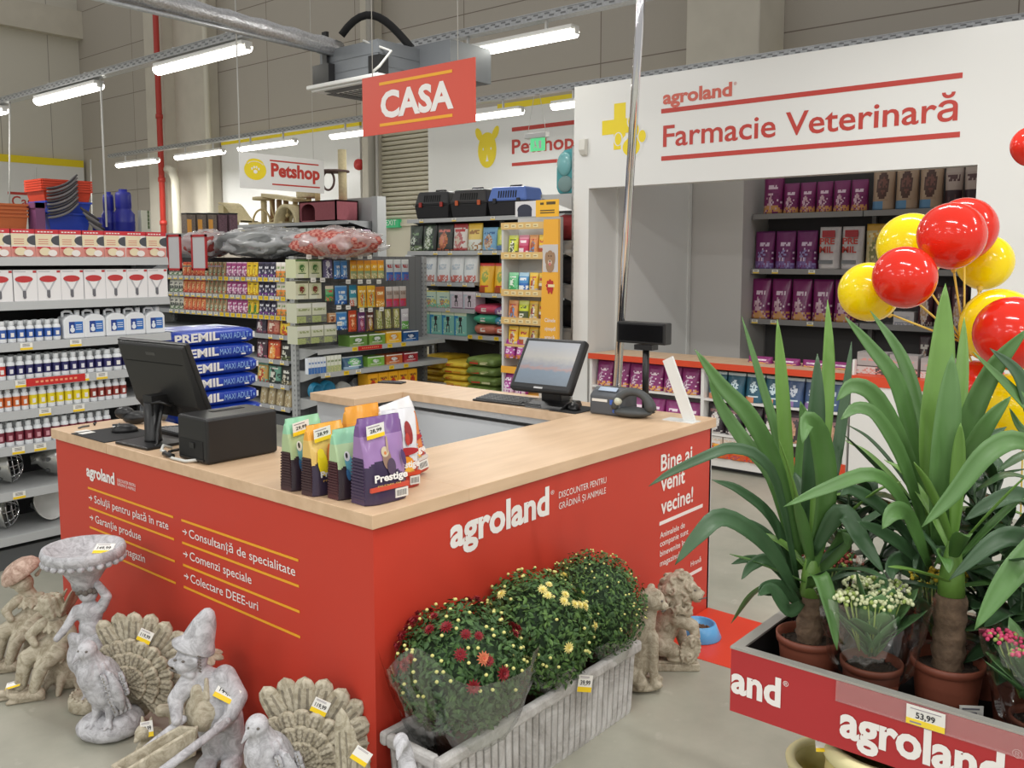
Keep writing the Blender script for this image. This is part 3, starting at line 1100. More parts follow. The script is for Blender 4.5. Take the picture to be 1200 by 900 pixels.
# touch screen till
t = thing('touch_screen', 'black touch screen till on the back worktop, screen lit grey', 'screen', (1.93, 0.80, TT), radians(4))
g = G()
g.prism([(-0.12, 0.0), (0.10, 0.0), (0.08, 0.03), (-0.05, 0.03)], -0.11, 0.11)
g.prism([(-0.03, 0.02), (0.06, 0.02), (0.02, 0.14), (-0.04, 0.12)], -0.06, 0.06)
g.build('base', BLACK, t, bevel=0.006)
TL = Matrix.Translation((-0.055, 0.0, 0.215)) @ Matrix.Rotation(radians(33), 4, 'Y')
g = G()
g.bb(-0.018, 0.03, -0.182, 0.182, -0.148, 0.148, 0, TL)
g.build('bezel', BLACK, t, bevel=0.012)
g = G()
g.bb(-0.0195, -0.0175, -0.157, 0.157, -0.115, 0.125, 0, TL)
sm = bpy.data.materials.new('screen_picture')
sm.use_nodes = True
nt = sm.node_tree
b = nt.nodes['Principled BSDF']
tc = nt.nodes.new('ShaderNodeTexCoord')
sp = nt.nodes.new('ShaderNodeSeparateXYZ')
rp = nt.nodes.new('ShaderNodeValToRGB')
nz = nt.nodes.new('ShaderNodeTexNoise')
nz.inputs['Scale'].default_value = 9
ad = nt.nodes.new('ShaderNodeMath')
ad.operation = 'MULTIPLY_ADD'
ad.inputs[1].default_value = 0.16
nt.links.new(tc.outputs['Generated'], sp.inputs[0])
nt.links.new(tc.outputs['Generated'], nz.inputs['Vector'])
nt.links.new(nz.outputs['Fac'], ad.inputs[0])
nt.links.new(sp.outputs['Z'], ad.inputs[2])
els = rp.color_ramp.elements
els[0].position = 0.0
els[0].color = (lin(96), lin(104), lin(112), 1)
els[1].position = 1.0
els[1].color = (lin(140), lin(143), lin(148), 1)
for p_, c_ in ((0.38, (104, 116, 128)), (0.46, (140, 118, 116)), (0.52, (124, 126, 132)), (0.72, (150, 147, 142))):
 e = els.new(p_)
 e.color = tuple(lin(v) for v in c_) + (1,)
nt.links.new(ad.outputs[0], rp.inputs['Fac'])
nt.links.new(rp.outputs['Color'], b.inputs['Base Color'])
nt.links.new(rp.outputs['Color'], b.inputs['Emission Color'])
b.inputs['Emission Strength'].default_value = 0.42
b.inputs['Roughness'].default_value = 0.25
g.build('display', sm, t)
g = G()
g.bb(-0.0200, -0.0180, -0.022, 0.03, -0.139, -0.130, 0, TL)
g.build('emblem', mat('silver_print', (190, 190, 190), 0.4), t)
g = G()
g.bb(1.80, 2.02, 0.575, 0.735, TT + 0.0003, TT + 0.003)
o = g.build('mouse_mat', BLACKMAT)
tag(o, 'black mouse mat in front of the touch screen till', 'mouse mat')
keyboard((1.882, 1.03, TT), radians(-86), 'black keyboard lying in front of the touch screen till')
mouse((1.90, 0.655, TT + 0.0031), radians(-50), 'black mouse beside the till keyboard and receipt printer')
t = thing('barcode_roll', 'grey and white paper label roll behind the till keyboard', 'paper roll', (2.07, 0.93, TT))
g = G()
g.tube([(-0.05, 0.03, 0.028), (0.05, -0.03, 0.028)], 0.028, 16)
g.build('roll', PAPER, t)
t = thing('receipt_printer', 'dark grey receipt printer with blue buttons next to the scanner', 'printer', (1.955, 0.455, TT), radians(3))
g = G()
g.prism([(-0.085, 0.002), (0.085, 0.002), (0.085, 0.12), (-0.03, 0.13), (-0.085, 0.095)], -0.085, 0.085)
g.build('housing', mat('slate_plastic', (84, 87, 92), 0.45), t, bevel=0.008)
g = G()
g.bb(-0.0875, -0.084, -0.015, 0.07, 0.065, 0.078)
g.build('paper_slot', PAPER, t)
g = G()
g.bb(-0.0875, -0.084, -0.075, -0.03, 0.055, 0.078)
g.tube([(-0.089, -0.055, 0.025), (-0.084, -0.055, 0.025)], 0.009, 12)
g.build('button', mat('button_blue', (60, 100, 190), 0.4), t, label='blue button')
g = G()
g.add([(-0.062, -0.05, 0.1155), (-0.062, 0.05, 0.1155), (-0.038, 0.05, 0.1305), (-0.038, -0.05, 0.1305)], [(0, 1, 2, 3)])
g.build('window', mat('pale_blue_window', (170, 186, 206), 0.2), t, solid=0.003)
t = thing('scanner_cradle', 'charcoal handheld scanner standing in its looped cradle', 'scanner', (1.91, 0.315, TT), radians(20))
g = G()
g.sph((0, 0, 0.025), (0.06, 0.095, 0.025), 16, 8)
for p in g.v:
 p.z = max(p.z, 0.001)
g.build('cradle', mat('charcoal_plastic', (70, 73, 74), 0.5), t)
g = G()
pts = [(0.0, 0.085 - 0.002 * k * k * 0.35, 0) for k in range(1)]
arc = [(0.0, 0.085 * cos(a) * 1.0, 0.035 + 0.088 * sin(a)) for a in [pi * k / 12 for k in range(13)]]
g.tube(arc, [0.020, 0.022, 0.022, 0.02, 0.02, 0.02, 0.02, 0.02, 0.02, 0.022, 0.026, 0.03, 0.03], 10)
g.build('scanner_body', mat('charcoal_plastic', (70, 73, 74), 0.5), t)
g = G()
g.sph((-0.012, 0.07, 0.075), (0.02, 0.02, 0.02), 10, 8)
g.build('lens', mat('lens_cream', (196, 198, 180), 0.3), t)
# customer display on a pole
t = thing('customer_display', 'black customer display on a slim pole behind the receipt printer', 'display', (2.07, 0.345, TT))
g = G()
g.lathe([(0.05, 0), (0.045, 0.012), (0.02, 0.02)], 16)
g.build('base', BLACK, t)
g = G()
g.tube([(0, 0, 0.01), (0, 0, 0.325)], 0.0165, 14)
g.bb(-0.03, 0.03, -0.05, 0.05, 0.31, 0.335)
g.build('pole', BLACK, t)
g = G()
g.bb(-0.035, 0.03, -0.125, 0.15, 0.34, 0.445)
g.build('display_box', BLACK, t, bevel=0.006)
g = G()
g.bb(-0.0365, -0.034, -0.112, 0.137, 0.352, 0.432)
g.build('display_window', mat('black_glass', (14, 14, 16), 0.12), t)
# acrylic leaflet holder
ACR = mat('frosted_acrylic', (236, 238, 236), 0.3, trans=0.0, alpha=0.88)
t = thing('leaflet_holder', 'translucent acrylic leaflet holder leaning at the worktop corner', 'holder', (1.975, 0.08, TT), radians(0))
g = G()
R9 = Matrix.Rotation(pi / 2, 4, 'Z')
g.prism([(-0.07, 0), (0.09, 0), (0.09, 0.004), (-0.07, 0.004)], -0.04, 0.04, 0, R9)
g.prism([(-0.066, 0.004), (-0.004, 0.004), (0.112, 0.275), (0.062, 0.30)], -0.006, 0.006, 0, R9)
g.build('sheet', ACR, t)
t2 = thing('phone', 'dark phone lying flat on the far end of the back worktop', 'phone', (1.99, 2.09, TT), radians(20))
g = G()
g.bb(-0.038, 0.038, -0.08, 0.08, 0.0005, 0.009)
g.build('case', BLACK, t2, bevel=0.004)
g = G()
g.bb(-0.034, 0.034, -0.074, 0.074, 0.009, 0.0096)
g.build('display', mat('phone_glass', (70, 72, 74), 0.15), t2)
# ------------------------------------------------------------------ packaging builders (front of a pack looks along local -Y, base at z = 0)
ORD = ['leftmost', 'second from left', 'third from left', 'fourth from left', 'fifth from left', 'sixth from left', 'seventh from left', 'eighth from left', 'ninth from left']
def ordinal(k, n):
 if n == 2:
  return ['left', 'right'][k]
 if n == 3:
  return ['left', 'middle', 'right'][k]
 if k == n - 1:
  return 'rightmost'
 return ORD[k]
def pat(kind, i, j, nx, nz, rnd):
 """which printed colour a cell of the front shows: busy photo zones, logo lines, bands"""
 u = (i + 0.5) / nx
 v = (j + 0.5) / nz
 q = rnd.random()
 if kind == 'photo':
  if v > 0.87:
   return 1
  if 0.68 < v < 0.80 and 0.15 < u < 0.85:
   return 4 if q < 0.8 else 1
  if hypot((u - 0.5) * 1.1, v - 0.38) < 0.3:
   return (2 if q < 0.7 else 4) if hypot(u - 0.42, v - 0.42) < 0.16 else (3 if q < 0.65 else 2)
  if v < 0.12:
   return 3 if q < 0.5 else 1
  return 0 if q < 0.88 else 1
 if kind == 'bands':
  if v > 0.8:
   return 1
  if 0.60 < v < 0.74 and 0.15 < u < 0.85:
   return 4 if q < 0.75 else 0
  if v < 0.32:
   return (2 if u < 0.6 else 3) if q < 0.75 else 4
  if v < 0.40:
   return 3
  return 0
 if kind == 'cat':
  if v > 0.94:
   return 1
  if 0.60 < v < 0.68 and 0.25 < u < 0.80:
   return 4 if q < 0.8 else 0
  if hypot(u - 0.42, (v - 0.36) * 1.1) < 0.19:
   return 2 if q < 0.55 else (4 if q < 0.7 else 1)
  if v < 0.2:
   return 3 if q < 0.62 else (2 if q < 0.8 else 0)
  if 0.24 < v < 0.5 and u > 0.58:
   return 1 if q < 0.5 else (4 if q < 0.62 else 0)
  return 0
 if kind == 'circle':
  r = hypot((u - 0.5), (v - 0.55))
  if r < 0.2:
   return 2 if q < 0.8 else 1
  if r < 0.3:
   return 1
  if v < 0.2 and u < 0.6:
   return 3
  if v > 0.9 or (0.22 < v < 0.27 and 0.2 < u < 0.8):
   return 4
  return 0
 if kind == 'split':
  if u < 0.16 or u > 0.88:
   return 1
  if v > 0.55:
   return (2 if q < 0.7 else 4) if hypot(u - 0.5, v - 0.75) < 0.2 else 0
  return (3 if q < 0.6 else 2) if hypot(u - 0.5, (v - 0.3)) < 0.23 else (4 if q < 0.2 else 0)
 if kind == 'plain':
  if 0.44 < v < 0.66 and 0.2 < u < 0.8:
   return 4 if q < 0.45 else 2
  if v < 0.24 and 0.08 < u < 0.92:
   return 3 if q < 0.7 else 0
  return 0 if q < 0.9 else 1
 if kind == 'dog':
  if v > 0.86:
   return 4
  du = abs(u - 0.5)
  if (du < 0.09 and 0.4 < v < 0.66) or hypot(du, (v - 0.70) * 1.2) < 0.13 or (0.04 < du < 0.12 and 0.12 < v < 0.45):
   return 2
  if u < 0.1 or (v > 0.74 and u < 0.3):
   return 3
  if v < 0.08:
   return 1
  return 0 if q < 0.93 else 4
 return 0
def pouch_g(w, h, d, kind, rnd, nx=8, nz=12, top=0.10, lean=0.0):
 g = G()
 def side(sg):
  vs, fs, ms = [], [], []
  for j in range(nz + 1):
   v = j / nz
   dep = d / 2 * (top + (1 - top) * (1 - v ** 1.8))
   wid = w / 2 * (1 - 0.05 * sin(pi * min(1, v * 1.25)))
   for i in range(nx + 1):
    u = 2 * i / nx - 1
    y = sg * dep * (0.35 + 0.65 * (1 - abs(u) ** 3)) if abs(u) < 1 else sg * dep * 0.35
    y += sg * 0.03 * d * noise.noise(Vector((u * 2 + h * 31, v * 3, w * 17 + sg)))
    vs.append((u * wid, y + lean * v, v * h))
  for j in range(nz):
   for i in range(nx):
    a = j * (nx + 1) + i
    fs.append((a, a + 1, a + nx + 2, a + nx + 1))
    ms.append(pat(kind, i, j, nx, nz, rnd) if sg < 0 else (1 if j > nz * 0.85 else 0))
  g.add(vs, fs, ms, True)
  return len(g.v) - len(vs)
 a = side(-1)
 b = side(1)
 n = nx + 1
 for j in range(nz):
  for e in (0, nx):
   g.f.append([a + j * n + e, a + (j + 1) * n + e, b + (j + 1) * n + e, b + j * n + e])
   g.m.append(1 if j > nz * 0.85 else 0)
   g.s.append(False)
 for i in range(nx):
  for j in (0, nz):
   g.f.append([a + j * n + i, a + j * n + i + 1, b + j * n + i + 1, b + j * n + i])
   g.m.append(0)
   g.s.append(False)
 return g
def carton_g(w, h, d, kind, rnd, nx=8, nz=10):
 g = G()
 vs = [((i / nx - 0.5) * w, -d / 2, j / nz * h) for j in range(nz + 1) for i in range(nx + 1)]
 fs, ms = [], []
 for j in range(nz):
  for i in range(nx):
   a = j * (nx + 1) + i
   fs.append((a, a + 1, a + nx + 2, a + nx + 1))
   ms.append(pat(kind, i, j, nx, nz, rnd))
 g.add(vs, fs, ms)
 x, y = w / 2, d / 2
 g.add([(-x, -y, 0), (x, -y, 0), (x, y, 0), (-x, y, 0), (-x, -y, h), (x, -y, h), (x, y, h), (-x, y, h)], [(0, 3, 2, 1), (4, 5, 6, 7), (1, 2, 6, 5), (2, 3, 7, 6), (3, 0, 4, 7)], 0)
 return g
def sack_g(w, d, t, n=18, k=10, e=0.32, mi=0, wob=0.0, seed=0):
 """a full sack lying flat: rounded pillow w (x) by d (y) by t (z), base at z = 0"""
 g = G()
 def pw(v, p):
  return math.copysign(abs(v) ** p, v)
 vs, fs = [], []
 for j in range(k + 1):
  ph = -pi / 2 + pi * j / k
  for i in range(n):
   th = 2 * pi * i / n
   cx = pw(cos(ph), e * 1.7) * pw(cos(th), e)
   cy = pw(cos(ph), e * 1.7) * pw(sin(th), e)
   cz = pw(sin(ph), 0.8)
   q = 1 + wob * noise.noise(Vector((cx * 3 + seed, cy * 3, cz * 2 + seed)))
   vs.append((w / 2 * cx * q, d / 2 * cy * q, t / 2 + t / 2 * cz * (1 + wob * noise.noise(Vector((cx * 2.5, cy * 2.5 + seed, 1.7))))))
 for j in range(k):
  for i in range(n):
   fs.append((j * n + i, j * n + (i + 1) % n, (j + 1) * n + (i + 1) % n, (j + 1) * n + i))
 g.add(vs, fs, mi, True)
 return g
PK = {}
def pack(form, w, h, d, kind, pal, rough=0.35):
 key = (form, round(w, 3), round(h, 3), round(d, 3), kind, str(pal))
 if key not in PK:
  rnd = random.Random(len(PK))
  big = h > 0.2
  if form == 'pouch':
   g = pouch_g(w, h, d, kind, rnd, 14 if big else 11, 20 if big else 14)
  else:
   g = carton_g(w, h, d, kind, rnd, 16, 18)
  p = list(pal) + [pal[-1]] * (5 - len(pal))
  PK[key] = g.mesh(form, [pc(c, rough) for c in p])
 return PK[key]
def line_up(face, plane, px0, px1, py, n, z, form, name, h, d, kind, pal, label, cat, group=None, fill=0.93, rough=0.35, rows=1, jitter=0.0, back=0.012):
 """n packs side by side between two picture columns on a shelf plane; face 'X' looks along -X, 'Y' along -Y"""
 if face == 'X':
  a, b = onX(px0, py, plane).y, onX(px1, py, plane).y
 else:
  a, b = onY(px0, py, plane).x, onY(px1, py, plane).x
 step = (b - a) / n
 w_ = abs(step) * fill
 me = pack(form, w_, h, d, kind, pal, rough)
 out = []
 for r in range(rows):
  for k in range(n):
   c = a + step * (k + 0.5)
   off = back + d / 2 + r * (d * 1.03)
   o = bpy.data.objects.new(name, me)
   COL.objects.link(o)
   if face == 'X':
    o.location = (plane + off, c, z)
    o.rotation_euler = (0, 0, -pi / 2 + random.uniform(-jitter, jitter))
   else:
    o.location = (c, plane + off, z)
    o.rotation_euler = (0, 0, random.uniform(-jitter, jitter))
   lb = label
   gr = group
   if n == 1:
    gr = None
   elif n <= 8 and rows == 1:
    lb = label + ', ' + ordinal(k, n) + ' of ' + ['', '', 'two', 'three', 'four', 'five', 'six', 'seven', 'eight'][n]
    if len(lb.split()) > 16:
     lb = label + ', ' + ordinal(k, n)
    gr = group or label
   else:
    gr = group or label
   tag(o, lb, cat, gr)
   out.append(o)
 return out
g = G()
g.bb(-0.032, 0.032, -0.0015, 0.0015, 0.0, 0.038, 0)
g.bb(-0.032, 0.032, -0.0018, 0.0, 0.0, 0.012, 1)
for k in range(3):
 g.bb(-0.02, 0.018, -0.0018, 0, 0.018 + k * 0.006, 0.021 + k * 0.006, 2)
TAG = g.mesh('price_tag', [pc((236, 234, 226)), pc((244, 206, 40)), pc((120, 118, 116))])
g = G()
g.bb(-0.032, 0.032, -0.0015, 0.0015, 0.0, 0.038, 0)
for k in range(3):
 g.bb(-0.02, 0.018, -0.0018, 0, 0.012 + k * 0.007, 0.015 + k * 0.007, 1)
TAGY = g.mesh('price_tag', [pc((244, 206, 40)), pc((150, 120, 30))])
g = G()
g.bb(-0.16, 0.16, -0.002, 0.002, 0.0, 0.042, 0)
for k in range(9):
 g.bb(-0.11 + k * 0.026, -0.095 + k * 0.026, -0.0025, 0, 0.016, 0.027, 1)
STRIP = g.mesh('shelf_strip', [pc((200, 40, 36)), pc((238, 160, 120))])
def gondola(label, loc, rz, L, depth, shelves, H, col=GREYSHELF, back=None, base=True, side=True, name='shelving_gondola', uprights=None, peg=False):
 """local x along the front, front edge at y = 0, back at y = depth; shelves = (z, depth, x0, x1, tags)"""
 t = thing(name, label, 'shelving', loc, rz)
 g = G()
 g.bb(0, L, depth - 0.02, depth, 0.05, H)
 if peg:
  x = 0.06
  while x < L:
   g.bb(x, x + 0.004, depth - 0.0205, depth, 0.1, H, 1)
   x += 0.1
 g.build('back_panel', [back or col, DARKGREY], t)
 for x in (uprights or (0.0, L)):
  g = G()
  g.bb(x - 0.02, x + 0.02, depth - 0.06, depth + 0.02, 0, H, 0)
  z = 0.12
  while z < H - 0.05 and side:
   for sx in (-0.0205, 0.0195):
    g.bb(x + sx, x + sx + 0.001, depth - 0.035, depth - 0.025, z, z + 0.02, 1)
   g.bb(x - 0.009, x - 0.004, depth - 0.061, depth - 0.059, z, z + 0.02, 1)
   g.bb(x + 0.004, x + 0.009, depth - 0.061, depth - 0.059, z, z + 0.02, 1)
   z += 0.05
  g.build('upright', [col, DARKGREY], t)
 if base:
  g = G()
  g.bb(0, L, 0.03, depth, 0.0, 0.11)
  g.build('base_plinth', DARKGREY, t)
 for z, dp, x0, x1, tags in shelves:
  y0 = depth - dp
  g = G()
  g.bb(x0, x1, y0 + 0.006, depth - 0.02, z - 0.028, z, 0)
  g.prism([(y0 + 0.008, z), (y0, z - 0.002), (y0 - 0.006, z - 0.046), (y0 + 0.006, z - 0.046)], -x1, -x0, 0, Matrix.Rotation(pi / 2, 4, 'Z'))
  for x in (x0 + 0.002, x1 - 0.006):
   g.prism([(y0 + 0.03, z - 0.028), (depth - 0.03, z - 0.028), (depth - 0.03, z - 0.12), (depth - 0.1, z - 0.11)], -x - 0.004, -x, 0, Matrix.Rotation(pi / 2, 4, 'Z'))
  s = g.build('shelf', [col], t)
  for x, kind in tags:
   put({'w': 'price_tag', 'y': 'price_tag', 'r': 'shelf_strip'}[kind], {'w': TAG, 'y': TAGY, 'r': STRIP}[kind], s, (x, y0 - 0.0065, z - 0.042))
 return t
# ------------------------------------------------------------------ gondola on the left: lamp cartons, canisters, bottles
GY = 3.16
GX0, GX1 = -0.12, 1.157
zS = [1.692, 1.455, 1.235, 1.035, 0.865, 0.675, 0.43, 0.185]
def gx(px, py=400):
 return onY(px, py, GY).x - GX0
tg = [[], [], [(gx(88), 'w'), (gx(30), 'w')], [(gx(22), 'w'), (gx(95), 'w'), (gx(117), 'w'), (gx(63), 'r')], [(gx(48), 'w'), (gx(88), 'w')], [(gx(14), 'w'), (gx(40), 'w')], [(gx(12), 'w')], []]
gondola('grey shelving on the left with lamp cartons, canisters and rows of white bottles', (GX0, GY, 0), 0, GX1 - GX0, 0.44,
  [(z, 0.44, 0.0, GX1 - GX0, tg[k]) for k, z in enumerate(zS)], 1.80, back=mat('black_mesh_back', (40, 41, 42), 0.7))
# cartons with lamp shades (top shelf) and bulb cartons below: one mesh each, copied
def lamp_carton():
 w_, h, d = 0.129, 0.150, 0.12
 g = G()
 g.bb(-w_ / 2, w_ / 2, -d / 2, d / 2, 0, h, 0)
 X = frame((-w_ / 2, -d / 2 - 0.0004, 0), (1, 0, 0), (0, 0, 1))
 g.bb(0.0, w_, h - 0.024, h, 0, 0.0005, 1, X)
 for k in range(5):
  g.bb(0.015 + k * 0.017, 0.027 + k * 0.017, h - 0.016, h - 0.010, 0, 0.0008, 0, X)
 g.bb(0.002, w_ * 0.72, 0.062, h - 0.026, 0, 0.0004, 2, X)
 n_ = 16
 vs = [(w_ * 0.985, 0.09 + 0.027 * sin(-pi / 2 + pi * k / n_) * -1, 0.001) for k in (0, n_)]
 arc = [(w_ - 0.044 * cos(-pi / 2 + pi * k / n_), 0.091 + 0.027 * sin(-pi / 2 + pi * k / n_), 0.0009) for k in range(n_ + 1)]
 g.add(arc, [tuple(range(len(arc)))], 3, False, X)
 for k in range(3):
  g.bb(0.018, 0.07, 0.07 + k * 0.012, 0.074 + k * 0.012, 0, 0.0008, 4, X)
 g.bb(0.002, w_ - 0.002, 0.002, 0.055, 0, 0.0005, 5, X)
 disc(g, 0.045, 0.03, 0.03, 0.022, 0.0009, 14, X, 2)
 disc(g, 0.085, 0.022, 0.024, 0.018, 0.001, 14, X, 0)
 g.bb(0.01, 0.08, 0.045, 0.056, 0, 0.001, 1, X)
 return g.mesh('lamp_carton', [pc((232, 226, 222)), pc((196, 44, 54)), pc((226, 212, 178)), pc((70, 72, 78)), pc((200, 120, 110)), pc((214, 142, 132))])
def bulb_carton():
 w_, h, d = 0.129, 0.168, 0.12
 g = G()
 g.bb(-w_ / 2, w_ / 2, -d / 2, d / 2, 0, h, 0)
 X = frame((-w_ / 2, -d / 2 - 0.0004, 0), (1, 0, 0), (0, 0, 1))
 disc(g, 0.059, 0.118, 0.046, 0.018, 0.0008, 20, X, 1)
 g.add([(0.013, 0.118, .0006), (0.105, 0.118, .0006), (0.07, 0.055, .0006), (0.048, 0.055, .0006)], [(0, 1, 2, 3)], 2, False, X)
 g.add([(0.03, 0.108, .0008), (0.088, 0.108, .0008), (0.064, 0.062, .0008), (0.054, 0.062, .0008)], [(0, 1, 2, 3)], 0, False, X)
 g.bb(0.05, 0.068, 0.022, 0.056, 0, 0.0008, 3, X)
 disc(g, 0.059, 0.02, 0.008, 0.007, 0.0009, 10, X, 3)
 g.bb(0.0, 0.002, 0, h, 0, 0.0006, 2, X)
 g.bb(w_ - 0.022, w_ - 0.004, h - 0.016, h - 0.004, 0, 0.0006, 1, X)
 g.bb(0.01, 0.07, h - 0.012, h - 0.008, 0, 0.0006, 2, X)
 return g.mesh('bulb_carton', [pc((232, 230, 230)), pc((190, 52, 54)), pc((186, 186, 190)), pc((104, 104, 110))])
m1, m2 = lamp_carton(), bulb_carton()
edges = [-15, 14, 43, 71, 98, 123, 149, 173, 196]
for me, nm, z, lb in ((m1, 'lamp_carton', zS[0], 'red and cream lamp shade carton on the top left shelf'), (m2, 'bulb_carton', zS[1], 'white carton with red heat bulb picture on the second left shelf')):
 for k in range(8):
  a = onY((edges[k] + edges[k + 1]) / 2, 290, GY).x
  o = put(nm, me, None, (a, GY + 0.075, z))
  tag(o, lb + ', ' + ordinal(k, 8), 'box', 'lamp cartons' if me is m1 else 'bulb cartons')
# canisters
g = G()
cw, chh, cdp = 0.122, 0.135, 0.10
pf = [(-cw / 2, 0), (cw / 2, 0), (cw / 2, chh * 0.78), (cw / 2 - 0.012, chh * 0.9), (0.02, chh), (-0.02, chh), (-cw / 2 + 0.012, chh * 0.9), (-cw / 2, chh * 0.78)]
g.prism(pf, -cdp / 2, cdp / 2)
WHITEPL = mat('white_plastic', (226, 229, 232), 0.35)
BLUELAB = pc((44, 108, 186))
can0 = thing('canister', 'x', 'canister', (0, 0, 0))
b_ = g.build('body', WHITEPL, can0, bevel=0.008)
g = G()
g.bb(-0.03, 0.045, -cdp / 2 - 0.001, -cdp / 2 + 0.002, 0.03, 0.095, 0)
g.bb(-0.032, 0.0, -cdp / 2 - 0.0015, -cdp / 2 + 0.002, 0.03, 0.095, 1)
X = frame((0, -cdp / 2 - 0.0016, 0), (1, 0, 0), (0, 0, 1))
disc(g, -0.016, 0.05, 0.013, 0.015, 0.0008, 14, X, 2)
disc(g, -0.016, 0.07, 0.008, 0.008, 0.0008, 12, X, 2)
for k in range(3):
 g.bb(0.005, 0.038, 0.05 + k * 0.012, 0.054 + k * 0.012, 0, 0.0008, 2, X)
g.build('label', [BLUELAB, pc((22, 60, 140)), pc((226, 232, 240))], can0)
g = G()
g.tube([(0.036, 0, chh * 0.9), (0.036, 0, chh + 0.022)], 0.015, 14)
g.build('cap', WHITEPL, can0)
g = G()
g.tube([(-0.045, 0, chh * 0.86), (-0.045, 0, chh + 0.012), (-0.03, 0, chh + 0.018), (0.0, 0, chh + 0.016), (0.012, 0, chh - 0.01)], 0.008, 8)
g.build('handle', WHITEPL, can0)
for k, px in enumerate((89, 113, 138, 161, 184)):
 o = can0 if k == 0 else dup(can0)
 o.location = (onY(px, 380, GY).x, GY + 0.065, zS[2])
 o['label'] = 'white canister with blue label on the left shelving, ' + ordinal(k, 5) + ' of five'
 o['group'] = 'white canisters'
def bottle(name, rgb, h=0.128, r=0.021, dark=None):
 g = G()
 g.lathe([(r * 0.94, 0), (r, 0.004), (r, h * 0.18), (r, h * 0.6), (r, h * 0.66), (r * 0.9, h * 0.73), (r * 0.55, h * 0.78), (r * 0.55, h * 0.82)], 14, mis=[0, 0, 1, 0, 0, 0, 0, 0])
 t = put(name, g.mesh(name, [WHITEPL, pc(rgb)]))
 g = G()
 g.lathe([(r * 0.66, h * 0.79), (r * 0.68, h * 0.8), (r * 0.68, h * 0.98), (r * 0.6, h)], 12)
 g.build('cap', mat('cap_white', (222, 226, 228), 0.4), t)
 g = G()
 g.bb(-r * 0.5, r * 0.25, -r - 0.0012, -r * 0.7, h * 0.26, h * 0.45)
 g.build('label_print', pc(dark or (236, 232, 228)), t)
 return t
def bottles(px0, px1, n, z, rgb, label, group, rows=2, h=0.128, dark=None):
 b0 = bottle('bottle', rgb, h, abs(onY(px1, 420, GY).x - onY(px0, 420, GY).x) / n * 0.46, dark)
 a, b = onY(px0, 420, GY).x, onY(px1, 420, GY).x
 first = True
 for r in range(rows):
  for k in range(n):
   o = b0 if first else dup(b0)
   first = False
   o.location = (a + (b - a) * (k + 0.5) / n, GY + 0.035 + r * 0.055, z)
   nth = ['leftmost', 'second', 'third', 'fourth', 'fifth', 'sixth', 'seventh', 'eighth', 'ninth', 'tenth', 'eleventh', 'twelfth', 'thirteenth', 'fourteenth'][k] + (' from left' if k else '')
   tag(o, label.replace('front row', ['front row', 'second row', 'third row'][r]) + ', ' + nth, 'bottle', group)
bottles(-10, 76, 8, zS[2], (52, 92, 168), 'white bottle with blue label, front row beside the canisters', 'blue label bottles', 2, 0.115)
bottles(-24, 9, 3, zS[3], (196, 60, 50), 'white bottle with red label, front row at the shelf edge', 'red label bottles', 2, 0.125)
bottles(9, 123, 11, zS[3], (46, 44, 96), 'white bottle with navy label, front row above the red strip', 'navy label bottles', 3, 0.125, (226, 226, 232))
bottles(-16, 34, 5, zS[4], (206, 106, 52), 'white bottle with orange label, front row left of the yellow ones', 'orange label bottles', 2)
bottles(34, 106, 7, zS[4], (228, 208, 36), 'white bottle with bright yellow label, front row', 'yellow label bottles', 2)
bottles(106, 150, 5, zS[4], (146, 56, 48), 'white bottle with brown red label, front row right of the yellow ones', 'brown label bottles', 2)
bottles(-20, 130, 14, zS[5], (120, 44, 60), 'white bottle with dark red label, front row on the lowest bottle shelf', 'dark red label bottles', 2, 0.13, (206, 150, 160))
bottles(123, 168, 4, zS[3], (46, 44, 96), 'white bottle with navy label, front row behind the monitor', 'navy label bottles by the monitor', 2, 0.125)
# metal heat lamp reflectors with wire guards on the two lowest shelves
ALU = mat('spun_aluminium', (196, 196, 192), 0.25, 0.9, noisy=0.1, scale=12)
def reflector(loc, axis, R, label, guard=True, inner=None):
 t = thing('heat_lamp', label, 'lamp', loc)
 M_ = Vector(axis).to_track_quat('Z', 'Y').to_matrix().to_4x4()
 g = G()
 g.lathe([(R * 0.25, -R * 1.15), (R * 0.28, -R * 0.85), (R * 0.55, -R * 0.62), (R * 0.85, -R * 0.25), (R, 0.0), (R * 1.02, 0.01), (R * 0.96, 0.004), (R * 0.8, -R * 0.24), (R * 0.5, -R * 0.58), (0.001, -R * 0.62)], 24, X=M_, mis=[0, 0, 0, 0, 0, 1, 1, 1, 1, 1], caps=True)
 g.build('shade', [ALU, inner or ALU], t)
 if guard:
  g = G()
  for k in range(5):
   a = pi * k / 5
   pts = [M_ @ Vector((R * 0.97 * cos(a) * cos(q), R * 0.97 * sin(a) * cos(q), R * 0.75 * sin(q))) for q in [pi * j / 12 for j in range(13)]]
   g.tube(pts, 0.003, 5)
  for q in (0.35, 0.75):
   ring = [M_ @ Vector((R * 0.97 * cos(q) * cos(a), R * 0.97 * cos(q) * sin(a), R * 0.75 * sin(q))) for a in [2 * pi * j / 24 for j in range(25)]]
   g.tube(ring, 0.003, 5)
  g.build('wire_guard', CHROME, t)
 g = G()
 for k in range(6):
  a = 2 * pi * k / 6
  p = M_ @ Vector((R * 0.72 * cos(a), R * 0.72 * sin(a), -R * 0.43))
  nrm = (M_.to_3x3() @ Vector((cos(a), sin(a), -0.6))).normalized()
  g.tube([p, p + nrm * 0.006], 0.012, 10)
 g.build('vent_caps', DARKGREY, t)
 return t
WINN = mat('white_enamel', (225, 225, 222), 0.3)
reflector((onY(8, 545, GY + 0.2).x, GY + 0.2, zS[6] + 0.113), (0.75, -0.25, 0.1), 0.105, 'shiny metal heat lamp with wire guard at the frame edge, upper shelf')
